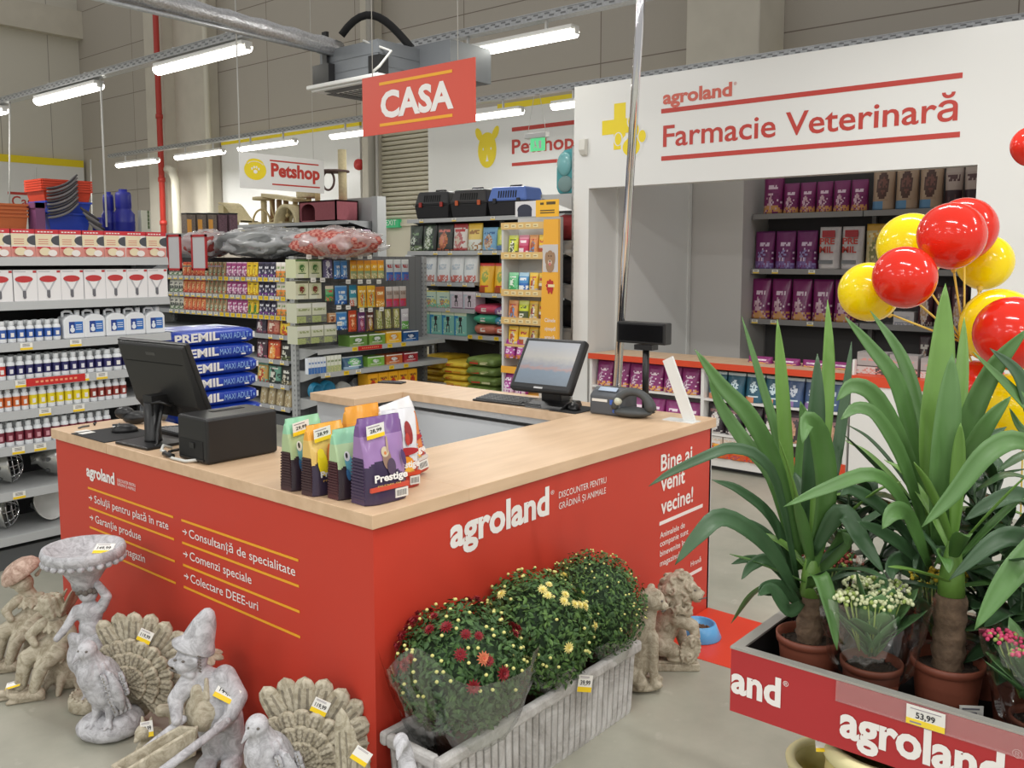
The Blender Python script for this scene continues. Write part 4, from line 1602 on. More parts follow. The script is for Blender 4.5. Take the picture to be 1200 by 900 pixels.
reflector((onY(64, 545, GY + 0.2).x, GY + 0.2, zS[6] + 0.118), (0.95, -0.2, 0.05), 0.11, 'metal cone heat lamp lying on its side at the counter, upper shelf', guard=False, inner=WINN)
reflector((onY(4, 610, GY + 0.18).x, GY + 0.18, zS[7] + 0.113), (0.8, -0.4, 0.1), 0.105, 'dull metal heat lamp with wire guard at the frame edge, lower shelf')
reflector((onY(57, 605, GY + 0.18).x, GY + 0.16, zS[7] + 0.118), (0.35, -0.9, 0.25), 0.11, 'metal heat lamp with white inside facing out, lower shelf', guard=False, inner=WINN)
# ------------------------------------------------------------------ stack of blue food sacks behind the counter
SY = 3.30
sx0, sx1 = onY(203, 420, SY).x, onY(304, 420, SY).x
SBLUE = mat('sack_blue', (28, 62, 168), 0.3, bump=0.25, scale=14)
SW_ = sx1 - sx0
zt = onY(290, 384, SY).z
n_s = 12
th = zt / n_s
LBLUE = pc((150, 186, 236), 0.4)
for k in range(n_s):
 dx = (0.006 * (n_s - k)) - 0.02 + 0.012 * sin(k * 2.3)
 nm = ['topmost', 'second from the top', 'third from the top', 'fourth from the top', 'fifth from the top', 'sixth from the top', 'seventh from the top', 'eighth from the top', 'ninth from the top', 'tenth from the top', 'eleventh from the top', 'bottom'][n_s - 1 - k]
 t = thing('food_sack', 'blue Premil dog food sack in the stack beside the monitor, ' + nm, 'sack', ((sx0 + sx1) / 2 + dx, SY + 0.24, k * th), 0.015 * sin(k * 1.7), 'stack of blue sacks')
 g = sack_g(SW_, 0.48, th * 1.06, 40, 12, 0.16, wob=0.03, seed=k)
 for i, p in enumerate(g.v):
  pass
 g.build('sack', SBLUE, t)
 X = frame((-SW_ * 0.46, -0.243, th * 0.27), (1, 0, 0.03), (0, 0, 1))
 text('PREMIL', INK, t, X, width=SW_ * 0.50, cap=th * 0.54, bold=0.035)
 X = frame((SW_ * 0.055, -0.243, th * 0.36), (1, 0, 0.03), (0, 0, 1))
 text('MAXI ADULT', LBLUE, t, X, width=SW_ * 0.335, cap=th * 0.40, bold=0.0)
 g = G()
 g.bb(SW_ * 0.445, SW_ * 0.465, -0.2425, -0.235, th * 0.38, th * 0.74, 0)
 g.bb(SW_ * 0.405, SW_ * 0.418, -0.2425, -0.235, th * 0.44, th * 0.62, 1)
 g.bb(SW_ * 0.31, SW_ * 0.36, -0.2425, -0.235, th * 0.27, th * 0.36, 0)
 g.build('print_marks', [INK, LBLUE], t)
 if k == n_s - 1:
  g = G()
  for x_ in (-0.27, -0.14):
   g.add([(x_, -0.18, th * 1.005), (x_ + 0.07, -0.18, th * 1.005), (x_ - 0.01, 0.12, th * 1.045), (x_ - 0.09, 0.12, th * 1.045)], [(0, 1, 2, 3)])
  g.add([(0.0, -0.12, th * 1.03), (0.26, -0.12, th * 1.01), (0.26, 0.16, th * 1.03), (0.0, 0.16, th * 1.045)], [(0, 1, 2, 3)])
  g.build('top_print', pc((214, 222, 236)), t, solid=0.004)
# ------------------------------------------------------------------ pouch gondola (looks along -X)
PX_ = 3.69
PY1 = 8.3
PY0 = 5.46
zP = [1.50, 1.312, 1.118, 0.925, 0.672, 0.425, 0.2]
def pl(px, py=340):
 return PY1 - onX(px, py, PX_).y
tags = []
for k, z in enumerate(zP):
 L_ = []
 if k < 3:
  q = 200
  i = 0
  while q < 337:
   L_.append((pl(q), 'y' if (i % 7 in (2, 3, 6) and q > 250) or (k == 2 and q > 265) else 'w'))
   q += 6.6
   i += 1
 else:
  L_ = [(pl(q), 'w') for q in (316, 329)]
 tags.append(L_)
gondola('grey shelving packed with colourful pet food pouches, running into the hall', (PX_, PY1, 0), -pi / 2, PY1 - PY0, 0.45, [(z, 0.45, 0, PY1 - PY0, tags[k]) for k, z in enumerate(zP)], 1.70,
  col=mat('silver_shelf', (158, 160, 162), 0.4), back=mat('dark_shelf_back', (60, 58, 58), 0.7))
rows3 = [
 (196, 212, 3, 'cat', ((218, 216, 204), (60, 72, 62), (48, 60, 50), (120, 150, 110), (90, 90, 90)), 'white and green cat pouch'),
 (212, 238, 5, 'photo', ((214, 120, 74), (206, 90, 60), (232, 200, 150), (180, 60, 46), (236, 200, 120)), 'orange and red snack pouch'),
 (238, 263, 5, 'split', ((176, 160, 120), (140, 110, 80), (96, 130, 96), (206, 200, 180), (196, 60, 50)), 'olive and grey meat pouch'),
 (263, 287, 4, 'cat', ((168, 74, 130), (226, 190, 210), (230, 210, 220), (120, 40, 90), (240, 230, 236)), 'magenta cat pouch'),
 (287, 300, 2, 'photo', ((240, 206, 36), (226, 180, 30), (250, 226, 90), (190, 130, 30), (80, 60, 30)), 'bright yellow pouch'),
 (300, 321, 3, 'cat', ((42, 38, 60), (60, 56, 90), (210, 208, 214), (120, 60, 140), (220, 220, 226)), 'dark navy cat pouch'),
 (321, 338, 3, 'bands', ((222, 214, 196), (236, 230, 220), (224, 120, 50), (236, 150, 70), (120, 150, 90)), 'white and orange pouch')]
for k, z in enumerate(zP[:3]):
 for px0, px1, n, kd, pal, lb in rows3:
  if k == 2 and lb.startswith('bright'):
   pal = ((226, 190, 50), (240, 206, 36), (80, 140, 60), (60, 130, 60), (80, 60, 30))
  line_up('X', PX_, px0, px1, 340, n, z, 'pouch', 'food_pouch', 0.15, 0.05, kd, pal, lb + ' on the ' + ['top', 'second', 'third'][k] + ' pouch shelf', 'pouch', fill=0.97, jitter=0.06)
low = [[((52, 44, 58), (70, 60, 80), (200, 190, 190), (110, 60, 80), (210, 200, 200)), ((196, 130, 110), (180, 90, 70), (226, 200, 180), (150, 70, 60), (230, 220, 200)), ((232, 196, 60), (240, 206, 60), (206, 110, 50), (200, 80, 40), (90, 60, 40))],
 [((72, 52, 62), (60, 40, 50), (200, 180, 180), (160, 90, 110), (220, 210, 210)), ((206, 84, 44), (170, 60, 40), (240, 190, 120), (236, 150, 70), (250, 230, 190)), ((48, 48, 44), (40, 40, 38), (210, 208, 190), (90, 100, 60), (220, 220, 210))],
 [((196, 160, 90), (120, 170, 150), (220, 190, 110), (180, 60, 46), (230, 220, 190)), ((110, 160, 140), (50, 60, 56), (206, 206, 190), (50, 52, 48), (220, 220, 210)), ((50, 50, 46), (44, 44, 42), (206, 200, 180), (120, 110, 80), (220, 220, 210))]]
for k, z in enumerate(zP[3:6]):
 for q, (a, b) in enumerate(((297, 310), (310, 325), (325, 338))):
  line_up('X', PX_, a, b, 420, 1, z, 'pouch', 'food_bag', 0.20, 0.08, ('photo', 'photo', 'cat')[q], low[k][q], ['dark', 'orange', 'yellow', 'plum', 'red orange', 'black', 'teal and red', 'green and black', 'black and cream'][k * 3 + q] + ' food bag at the near end of the ' + ['fourth', 'fifth', 'sixth'][k] + ' pouch shelf', 'bag', fill=0.95)
line_up('X', PX_, 301, 339, 470, 4, zP[6], 'pouch', 'food_bag', 0.2, 0.1, 'split', ((176, 160, 124), (150, 134, 100), (196, 180, 140), (160, 140, 110), (206, 200, 180)), 'tan grain bag on the bottom pouch shelf', 'bag', 'tan grain bags')
# wrapped pet beds on top, framed sign holders in front
FOIL = mat('clear_film', (236, 238, 240), 0.16, alpha=0.40, coat=1.0)
def bundle(px0, px1, py0, py1, X_, dep, rgb, label, seed, check=None):
 a, b = onX(px0, py1, X_), onX(px1, py1, X_)
 top = onX(px0, py0, X_).z
 L = a.y - b.y
 H = top - 1.702
 t = thing('wrapped_pet_bed', label, 'pet bed', (X_ + dep / 2, (a.y + b.y) / 2, 1.702))
 g = sack_g(dep, L, H, 40, 20, 0.55, wob=0.22, seed=seed)
 m = mat('bed_cloth_%d' % seed, rgb, 0.8, noisy=0.25, scale=9)
 if check:
  nt = m.node_tree
  ck = nt.nodes.new('ShaderNodeTexChecker')
  ck.inputs['Scale'].default_value = 26
  ck.inputs['Color1'].default_value = tuple(lin(v) for v in rgb) + (1,)
  ck.inputs['Color2'].default_value = tuple(lin(v) for v in check) + (1,)
  tc = nt.nodes.new('ShaderNodeTexCoord')
  nt.links.new(tc.outputs['Object'], ck.inputs['Vector'])
  nt.links.new(ck.outputs['Color'], nt.nodes['Principled BSDF'].inputs['Base Color'])
 g.build('bed', m, t)
 g = sack_g(dep + 0.04, L + 0.06, H * 1.05, 60, 28, 0.6, wob=0.34, seed=seed + 3)
 for p in g.v:
  p += Vector((0, 0, 1)) * 0.0 + Vector(noise.noise_vector(p * 14 + Vector((seed, 0, 0)))) * 0.03
  p.z = max(p.z, -0.03)
 g.build('film', FOIL, t)
 return t
bundle(244, 332, 270, 300, PX_ + 0.0, 0.5, (120, 122, 122), 'grey pet beds wrapped in shiny film on top of the pouch shelving', 11)
bundle(330, 402, 269, 300, PX_ - 0.02, 0.6, (176, 78, 70), 'red chequered pet bed wrapped in film at the shelving corner', 23, (206, 140, 128))
bundle(206, 242, 272, 300, PX_ + 0.05, 0.4, (150, 64, 60), 'small wine red bundle behind the framed sign panels', 37)
for k, (a, b, y0, y1) in enumerate(((197.5, 213, 275, 317), (225.5, 243, 275, 317))):
 X0 = PX_ - 0.25
 p, q = onX(a, y1, X0), onX(b, y1, X0)
 z1 = onX(a, y0, X0).z
 t = thing('sign_holder', 'empty grey sign panel with red frame, ' + ('left' if k == 0 else 'right') + ' of two above the pouches', 'sign', (X0, (p.y + q.y) / 2, p.z), 0, 'red framed sign panels')
 w2 = (p.y - q.y) / 2
 h = z1 - p.z
 g = G()
 g.bb(-0.003, 0.003, -w2 + 0.02, w2 - 0.02, 0.02, h - 0.02)
 g.build('panel', mat('grey_card', (188, 186, 188), 0.6), t)
 g = G()
 for c in ((-w2, -w2 + 0.025, 0, h), (w2 - 0.025, w2, 0, h), (-w2, w2, 0, 0.025), (-w2, w2, h - 0.025, h)):
  g.bb(-0.008, 0.008, *c)
 g.build('frame', mat('frame_red', (176, 44, 48), 0.45), t)
 g = G()
 g.bb(0.008, 0.26, -0.008, 0.008, h * 0.1, h * 0.1 + 0.016)
 g.build('arm', STEEL, t)
# ------------------------------------------------------------------ hanging-goods gondola (looks along -Y)
HX0, HX1, HY = 3.74, 5.52, 5.02
t = gondola('grey shelving with hanging pet snacks, brushes and low snack shelves', (HX0, HY, 0), 0, HX1 - HX0, 0.42,
   [(0.80, 0.36, 0.02, HX1 - HX0, [(onY(420, 407, HY).x - HX0, 'y'), (onY(438, 405, HY).x - HX0, 'r'), (onY(461, 404, HY).x - HX0, 'y'), (onY(477, 403, HY).x - HX0, 'y')]),
   (0.575, 0.40, 0.02, HX1 - HX0, [(onY(385, 437, HY).x - HX0, 'w'), (onY(407, 434, HY).x - HX0, 'y'), (onY(421, 432, HY).x - HX0, 'w'), (onY(460, 428, HY).x - HX0, 'y'), (onY(477, 426, HY).x - HX0, 'y')]),
   (0.30, 0.40, 0.02, HX1 - HX0, [])], 1.71, back=mat('grey_peg_back', (128, 130, 132), 0.6), peg=True)
HF = HY + 0.1
def hang(px0, px1, py_top, py_bot, n, form, name, kind, pal, lb, cat, d=0.03, fill=0.94):
 z0 = onY(px0, py_bot, HF).z
 h = onY(px0, py_top, HF).z - z0
 return line_up('Y', HF - 0.012, px0, px1, (py_top + py_bot) / 2, n, z0, form, name, h, d, kind, pal, lb, cat, fill=fill)
GW = ((214, 218, 178), (190, 200, 150), (60, 110, 50), (220, 222, 200), (90, 120, 70))
GB = ((214, 212, 184), (190, 196, 150), (120, 50, 40), (220, 222, 200), (90, 90, 70))
GG = ((206, 208, 184), (224, 224, 214), (170, 180, 120), (120, 122, 112), (150, 160, 110))
hang(347, 378, 304, 326, 2, 'carton', 'mat_pack', 'circle', GW, 'pale green training mat pack with green shield, top hook row', 'pack', 0.16)
hang(347, 378, 330, 351, 2, 'carton', 'mat_pack', 'circle', GB, 'pale green training mat pack with brown shield, second hook row', 'pack', 0.16)
hang(348, 384, 356, 379, 2, 'carton', 'mat_pack', 'bands', GG, 'cream mat pack with grey picture, third hook row', 'pack', 0.16)
hang(349, 396, 383, 404, 3, 'carton', 'mat_pack', 'bands', GG, 'cream mat pack with grey picture, lowest hook row', 'pack', 0.16)
BLU = ((74, 140, 206), (140, 190, 230), (220, 232, 240), (40, 90, 170), (235, 240, 244))
hang(380, 392, 304, 326, 1, 'pouch', 'snack_pouch', 'split', ((120, 112, 150), (90, 86, 120), (230, 230, 240), (70, 66, 100), (230, 230, 236)), 'violet grey pouch at the top of the hook rows', 'pouch')
hang(393, 409, 305, 327, 2, 'pouch', 'snack_pouch', 'cat', BLU, 'light blue snack pouch on the top hook row', 'pouch')
hang(383, 393, 335, 353, 1, 'pouch', 'snack_pouch', 'bands', ((120, 190, 130), (236, 226, 200), (60, 170, 90), (60, 150, 90), (230, 90, 80)), 'green toy pack hanging on the second hook row', 'pouch')
hang(394, 409, 335, 357, 1, 'pouch', 'snack_pouch', 'cat', BLU, 'light blue snack pouch on the second hook row', 'pouch')
hang(395, 409, 366, 387, 1, 'pouch', 'snack_pouch', 'cat', BLU, 'light blue snack pouch on the third hook row', 'pouch')
hang(386, 395, 367, 378, 1, 'carton', 'snack_box', 'photo', ((206, 150, 110), (220, 190, 150), (150, 80, 50), (120, 60, 40), (240, 230, 210)), 'small brown snack box on the third hook row', 'box')
hang(411, 420, 334, 359, 1, 'pouch', 'snack_pouch', 'bands', ((60, 150, 170), (40, 120, 150), (206, 110, 80), (200, 206, 190), (230, 236, 236)), 'teal snack pouch on the second hook row', 'pouch')
hang(412, 452, 305, 327, 5, 'pouch', 'snack_pouch', 'bands', ((240, 178, 40), (232, 150, 40), (196, 190, 140), (150, 170, 120), (250, 230, 180)), 'yellow snack pouch on the top hook row', 'pouch')
hang(421, 442, 335, 361, 2, 'pouch', 'snack_pouch', 'photo', ((232, 170, 40), (240, 190, 50), (206, 110, 40), (180, 200, 150), (250, 230, 180)), 'tall yellow snack pouch on the second hook row', 'pouch')
hang(442, 453, 336, 360, 1, 'pouch', 'snack_pouch', 'bands', ((206, 130, 60), (190, 110, 60), (232, 170, 60), (226, 150, 50), (250, 230, 180)), 'orange brown snack pouch on the second hook row', 'pouch')
hang(454, 481, 304, 329, 3, 'pouch', 'dental_pack', 'bands', ((196, 200, 202), (226, 228, 226), (60, 120, 190), (50, 100, 180), (170, 60, 60)), 'clear pack with blue base on the top hook row', 'pack')
hang(454, 478, 336, 360, 3, 'pouch', 'dental_pack', 'bands', ((176, 160, 150), (206, 200, 196), (190, 60, 110), (200, 60, 70), (130, 110, 100)), 'clear pack with pink base on the second hook row', 'pack')
hang(410, 420, 364, 389, 1, 'pouch', 'snack_pouch', 'photo', ((206, 80, 40), (190, 70, 40), (226, 140, 80), (160, 50, 30), (250, 220, 190)), 'red orange snack pouch on the third hook row', 'pouch')
hang(421, 430, 366, 389, 1, 'pouch', 'snack_pouch', 'photo', ((120, 70, 120), (100, 50, 100), (190, 130, 150), (150, 40, 60), (236, 220, 230)), 'purple snack pouch on the third hook row', 'pouch')
hang(431, 440, 365, 388, 1, 'pouch', 'snack_pouch', 'photo', ((104, 60, 56), (90, 50, 46), (206, 190, 180), (190, 150, 40), (236, 226, 220)), 'dark brown snack pouch on the third hook row', 'pouch')
hang(441, 471, 363, 386, 3, 'pouch', 'bone_pack', 'split', ((170, 166, 100), (80, 70, 50), (206, 200, 150), (120, 140, 60), (220, 220, 200)), 'olive chew bone pack on the third hook row', 'pack')
hang(472, 481, 362, 386, 1, 'pouch', 'bone_pack', 'bands', ((196, 190, 196), (210, 206, 210), (110, 170, 90), (100, 160, 80), (230, 230, 230)), 'grey and green pack at the right end of the third hook row', 'pack')
g = G()
for px, py, n_ in ((358, 302, 1), (372, 302, 1), (388, 302, 1), (404, 303, 1), (418, 302, 1), (429, 302, 1), (363, 329, 1), (374, 329, 1), (404, 331, 1), (418, 331, 1), (428, 331, 1), (440, 331, 1), (393, 361, 1), (404, 361, 1), (420, 364, 1), (430, 364, 1), (443, 363, 1), (394, 380, 1)):
 p = onY(px, py, HF)
 q = Vector(t.location)
 p2 = p - q
 h_ = G()
 h_.tube([(p2.x, 0.40, p2.z), (p2.x, 0.06, p2.z), (p2.x, 0.05, p2.z + 0.012)], 0.004, 5)
 h_.bb(p2.x - 0.03, p2.x + 0.03, 0.045, 0.047, p2.z - 0.012, p2.z + 0.03, 1)
 h_.bb(p2.x - 0.02, p2.x + 0.015, 0.0445, 0.047, p2.z + 0.004, p2.z + 0.009, 2)
 h_.build('peg_hook', [STEEL, pc((236, 234, 226)), pc((120, 118, 116))], t)
BOXG = ((110, 150, 70), (90, 130, 60), (220, 224, 220), (150, 170, 110), (235, 240, 230))
zz = 0.80
line_up('Y', HY + 0.08, 410, 432, 402, 1, zz, 'carton', 'snack_box', 0.11, 0.18, 'circle', BOXG, 'left green dental snack box on the upper low shelf', 'box')
line_up('Y', HY + 0.08, 433, 453, 400, 1, zz, 'carton', 'snack_box', 0.11, 0.18, 'circle', ((120, 160, 70), (90, 130, 60), (220, 224, 220), (150, 170, 110), (235, 240, 230)), 'right green dental snack box on the upper low shelf', 'box')
line_up('Y', HY + 0.08, 453, 472, 398, 1, zz, 'carton', 'snack_box', 0.12, 0.18, 'circle', ((240, 186, 40), (230, 160, 40), (224, 220, 210), (240, 200, 90), (250, 230, 190)), 'yellow dental snack box on the upper low shelf', 'box')
line_up('Y', HY + 0.08, 473, 492, 397, 1, zz, 'carton', 'snack_box', 0.11, 0.18, 'circle', ((44, 92, 150), (30, 70, 120), (210, 214, 224), (90, 130, 180), (230, 236, 244)), 'blue dental snack box on the upper low shelf', 'box')
zz = 0.575
line_up('Y', HY + 0.04, 362, 383, 424, 6, zz, 'carton', 'shampoo_box', 0.155, 0.05, 'bands', ((226, 232, 240), (236, 240, 244), (70, 120, 190), (60, 110, 180), (90, 130, 190)), 'white and blue shampoo box on the lower snack shelf', 'box')
line_up('Y', HY + 0.04, 384, 401, 422, 4, zz, 'carton', 'shampoo_box', 0.16, 0.05, 'bands', ((226, 228, 210), (236, 238, 226), (206, 206, 150), (190, 200, 140), (120, 140, 90)), 'white and cream shampoo box on the lower snack shelf', 'box')
line_up('Y', HY + 0.04, 405, 431, 424, 1, zz, 'pouch', 'wipes_pack', 0.125, 0.12, 'circle', ((64, 100, 130), (120, 190, 120), (210, 226, 214), (150, 180, 200), (230, 236, 240)), 'slate blue wipes pack with pale oval on the lower snack shelf', 'pack')
line_up('Y', HY + 0.08, 431, 452, 420, 1, zz, 'carton', 'snack_box', 0.10, 0.18, 'circle', ((136, 190, 80), (110, 170, 60), (226, 230, 226), (160, 190, 120), (235, 240, 230)), 'bright green dental snack box on the lower snack shelf', 'box')
line_up('Y', HY + 0.08, 453, 473, 418, 1, zz, 'carton', 'snack_box', 0.10, 0.18, 'circle', ((206, 110, 60), (190, 90, 50), (226, 226, 224), (220, 150, 100), (240, 230, 220)), 'orange dental snack box on the lower snack shelf', 'box')
line_up('Y', HY + 0.08, 474, 491, 416, 1, zz, 'carton', 'snack_box', 0.10, 0.18, 'circle', ((176, 50, 60), (150, 40, 50), (226, 220, 220), (206, 100, 100), (240, 230, 230)), 'crimson dental snack box on the lower snack shelf', 'box')
line_up('Y', HY + 0.02, 432, 490, 440, 5, 0.305, 'carton', 'biscuit_carton', 0.20, 0.16, 'photo', ((240, 176, 40), (236, 166, 36), (196, 70, 40), (206, 60, 40), (120, 60, 40)), 'yellow biscuit carton with red print under the snack shelves', 'box')
for k, (px, py, r, c, lb) in enumerate(((369, 446, 0.085, (36, 124, 160), 'blue pet bowl standing on edge, left of two'), (382, 446, 0.09, (40, 132, 168), 'blue pet bowl standing on edge, right of two'), (401, 451, 0.1, (190, 192, 188), 'pale pet bowl lying beside the blue bowls'), (420, 448, 0.115, (126, 130, 134), 'grey pet bowl lying behind the pale bowl'))):
 p = onY(px, py, HY + 0.2)
 g = G()
 X = Matrix.Translation((p.x, HY + 0.18, 0.30 + r * (1.0 if k < 2 else 0.62))) @ Matrix.Rotation(pi / 2 if k < 2 else radians(38), 4, 'X') @ Matrix.Translation((0, 0, -0.03))
 g.lathe([(0.001, 0.012), (r * 0.6, 0.01), (r * 0.75, 0.05), (r * 0.8, 0.06), (r, 0.002), (r * 0.99, 0.0), (r * 0.95, 0.0)][::-1] if False else [(r, 0), (r * 0.96, 0.01), (r * 0.82, 0.065), (r * 0.76, 0.065), (r * 0.62, 0.012), (0.001, 0.012)], 22, X=X)
 o = g.build('pet_bowl', mat('bowl_%d' % k, c, 0.4))
 tag(o, lb, 'bowl')
# pink carrier on the corner
def carrier(loc, rz, w_, d_, h_, top_rgb, low_rgb, latch_rgb, label, grille=True):
 t = thing('pet_carrier', label, 'pet carrier', loc, rz)
 g = G()
 def frus(w0, d0, z0, w1, d1, z1):
  g.add([(-w0 / 2, -d0 / 2, z0), (w0 / 2, -d0 / 2, z0), (w0 / 2, d0 / 2, z0), (-w0 / 2, d0 / 2, z0), (-w1 / 2, -d1 / 2, z1), (w1 / 2, -d1 / 2, z1), (w1 / 2, d1 / 2, z1), (-w1 / 2, d1 / 2, z1)],
   [(0, 3, 2, 1), (4, 5, 6, 7), (0, 1, 5, 4), (1, 2, 6, 5), (2, 3, 7, 6), (3, 0, 4, 7)])
 frus(w_ * 0.9, d_ * 0.9, 0, w_, d_, h_ * 0.5)
 g.build('tray', mat('carrier_%02x%02x%02x' % low_rgb, low_rgb, 0.4), t, bevel=0.015)
 g = G()
 frus(w_ * 1.0, d_ * 1.0, h_ * 0.5, w_ * 0.86, d_ * 0.82, h_)
 g.build('lid', mat('carrier_%02x%02x%02x' % top_rgb, top_rgb, 0.4), t, bevel=0.02)
 g = G()
 for k in range(8):
  x = -w_ * 0.22 + k * w_ * 0.062
  g.prism([(-d_ * 0.49, h_ * 0.62), (-d_ * 0.47, h_ * 0.62), (-d_ * 0.43, h_ * 0.86), (-d_ * 0.455, h_ * 0.86)], -x - 0.006, -x + 0.006, 0, Matrix.Rotation(pi / 2, 4, 'Z'))
 g.build('vent_slots', mat('deep_black', (12, 12, 13), 0.6), t)
 g = G()
 g.bb(-w_ * 0.52, w_ * 0.52, -d_ * 0.52, d_ * 0.52, h_ * 0.485, h_ * 0.515)
 g.build('rim', mat('carrier_%02x%02x%02x' % low_rgb, low_rgb, 0.4), t, bevel=0.004)
 for s in (-1, 1):
  g = G()
  g.bb(s * w_ * 0.3 - 0.02, s * w_ * 0.3 + 0.02, -d_ * 0.545, -d_ * 0.5, h_ * 0.42, h_ * 0.6)
  g.build('latch', mat('latch_%02x%02x%02x' % latch_rgb, latch_rgb, 0.45), t, bevel=0.004)
 g = G()
 g.tube([(-w_ * 0.16, 0, h_ * 0.98), (-w_ * 0.14, 0, h_ * 1.07), (w_ * 0.14, 0, h_ * 1.07), (w_ * 0.16, 0, h_ * 0.98)], 0.012, 8)
 g.build('handle', mat('carrier_%02x%02x%02x' % low_rgb, low_rgb, 0.4), t)
 return t
p = onY(417, 294, HY + 0.15)
carrier((p.x, HY + 0.22, 1.712), radians(12), 0.34, 0.36, 0.27, (206, 176, 206), (40, 38, 44), (150, 50, 90), 'lilac pet carrier with black tray on top of the hanging goods shelving')
# ------------------------------------------------------------------ back gondola (looks along -X)
BX_ = 5.7
BY1, BY0 = 6.0, 3.55
def bl(px, py=330):
 return BY1 - onX(px, py, BX_).y
LX = BY1 - BY0
tg5 = [[(bl(495), 'w'), (bl(533), 'w'), (bl(578), 'w')], [(bl(511), 'w'), (bl(528), 'w'), (bl(563), 'w'), (bl(580), 'w')], [(bl(489), 'w'), (bl(508), 'w'), (bl(527), 'w'), (bl(545), 'w')],
 [(bl(498), 'w'), (bl(525), 'w')], [(bl(551), 'y'), (bl(563), 'y'), (bl(582), 'y')], [(bl(561), 'w'), (bl(580), 'w')]]
gondola('tall grey shelving along the back with pet carriers on top and dog food bags', (BX_, BY1, 0), -pi / 2, LX, 0.5,
  [(2.145, 0.5, bl(478), LX, tg5[0]), (1.775, 0.5, bl(478), LX, tg5[1]), (1.42, 0.5, bl(480), bl(556), tg5[2]), (1.31, 0.5, bl(557), LX, tg5[5]), (1.125, 0.5, bl(480), bl(556), tg5[3]), (0.815, 0.5, bl(486), bl(548), []), (0.84, 0.5, bl(549), LX, tg5[4])], 2.2,
  back=mat('dark_shelf_back', (60, 58, 58), 0.7), uprights=(bl(476), bl(556.5), LX))
for k, (px, tr, lr, la, lb) in enumerate(((506, (44, 44, 46), (36, 36, 38), (170, 50, 40), 'black pet carrier with red latches on the back shelving'), (549, (54, 52, 52), (36, 36, 38), (206, 96, 50), 'black pet carrier with orange latches on the back shelving'), (594, (96, 128, 206), (40, 40, 44), (40, 42, 50), 'pet carrier with light blue lid and black tray on the back shelving'))):
 p = onX(px, 236, BX_ + 0.1)
 carrier((BX_ + 0.26, p.y, 2.148), -pi / 2 + radians(8), 0.50, 0.40, 0.31, tr, lr, la, lb)
DG = ((50, 66, 52), (36, 40, 38), (206, 214, 200), (110, 130, 90), (120, 150, 110))
z = 1.778
H_ = 0.30
for a, b, kd, pal, lb in ((476, 491, 'cat', DG, 'dark green dog food bag at the left end of the top shelf'), (491, 508, 'split', DG, 'dark green dog food bag, second from left on the top shelf'), (508, 527, 'photo', ((56, 60, 54), (40, 42, 40), (206, 130, 80), (170, 90, 60), (210, 120, 110)), 'green and orange dog food bag on the top shelf'),
      (527, 544, 'photo', ((226, 220, 214), (170, 50, 50), (206, 190, 170), (190, 110, 110), (196, 60, 60)), 'white dog food bag with dark red top'), (544, 561, 'bands', ((236, 206, 110), (240, 196, 60), (214, 220, 206), (226, 226, 216), (170, 120, 60)), 'yellow and white dog food bag on the top shelf'),
      (561, 579, 'photo', ((120, 172, 210), (130, 180, 214), (170, 120, 90), (206, 190, 170), (60, 110, 160)), 'sky blue cat litter bag on the top shelf'), (578, 597, 'circle', ((196, 210, 90), (206, 220, 110), (236, 226, 110), (90, 130, 180), (120, 150, 60)), 'lime green bag on the top shelf')):
 line_up('X', BX_, a, b, 274, 1, z, 'pouch', 'food_bag', H_ if a < 561 else 0.25, 0.13, kd, pal, lb, 'bag', fill=0.97)
WB = ((226, 230, 230), (232, 234, 234), (206, 210, 212), (196, 130, 120), (150, 170, 190))
line_up('X', BX_, 470, 507, 315, 3, 1.423, 'pouch', 'food_bag', 0.31, 0.13, 'plain', WB, 'white dog food bag left of the shelf upright', 'bag', fill=1.0)
line_up('X', BX_, 508, 556, 315, 3, 1.423, 'pouch', 'food_bag', 0.31, 0.13, 'plain', ((226, 230, 230), (232, 234, 234), (206, 210, 212), (206, 120, 110), (176, 190, 200)), 'white dog food bag with pink base band', 'bag', fill=1.0)
line_up('X', BX_, 557, 593, 322, 2, 1.313, 'pouch', 'food_bag', 0.325, 0.14, 'circle', ((240, 184, 40), (244, 200, 60), (150, 170, 60), (170, 80, 40), (206, 60, 50)), 'yellow dog food bag on the right part of the shelf', 'bag', fill=0.97)
line_up('X', BX_, 495, 526, 345, 2, 1.128, 'carton', 'pad_pack', 0.19, 0.16, 'cat', ((206, 226, 206), (232, 214, 90), (206, 140, 120), (130, 200, 170), (90, 150, 170)), 'pale green puppy pad pack with yellow top', 'pack')
line_up('X', BX_, 526, 557, 345, 2, 1.128, 'carton', 'pad_pack', 0.19, 0.16, 'dog', ((214, 200, 210), (150, 120, 140), (50, 48, 52), (190, 200, 210), (226, 220, 226)), 'pale pink puppy pad pack with black dog', 'pack')
line_up('X', BX_, 471, 494, 345, 2, 1.128, 'pouch', 'pad_pack', 0.2, 0.14, 'plain', ((206, 196, 196), (214, 206, 206), (196, 180, 180), (226, 190, 186), (196, 150, 150)), 'greyish pink pad pack at the left end of the shelf', 'pack')
line_up('X', BX_, 489, 546, 378, 4, 0.818, 'carton', 'pad_pack', 0.27, 0.18, 'dog', ((140, 200, 186), (120, 190, 176), (52, 46, 50), (60, 140, 190), (226, 236, 206)), 'teal puppy pad pack with standing dark dog', 'pack', fill=0.97)
line_up('X', BX_, 479, 489, 378, 1, 0.818, 'carton', 'pad_pack', 0.25, 0.18, 'plain', ((150, 190, 214), (140, 180, 206), (226, 230, 236), (120, 160, 190), (206, 220, 230)), 'pale blue pad pack left of the dog packs', 'pack')
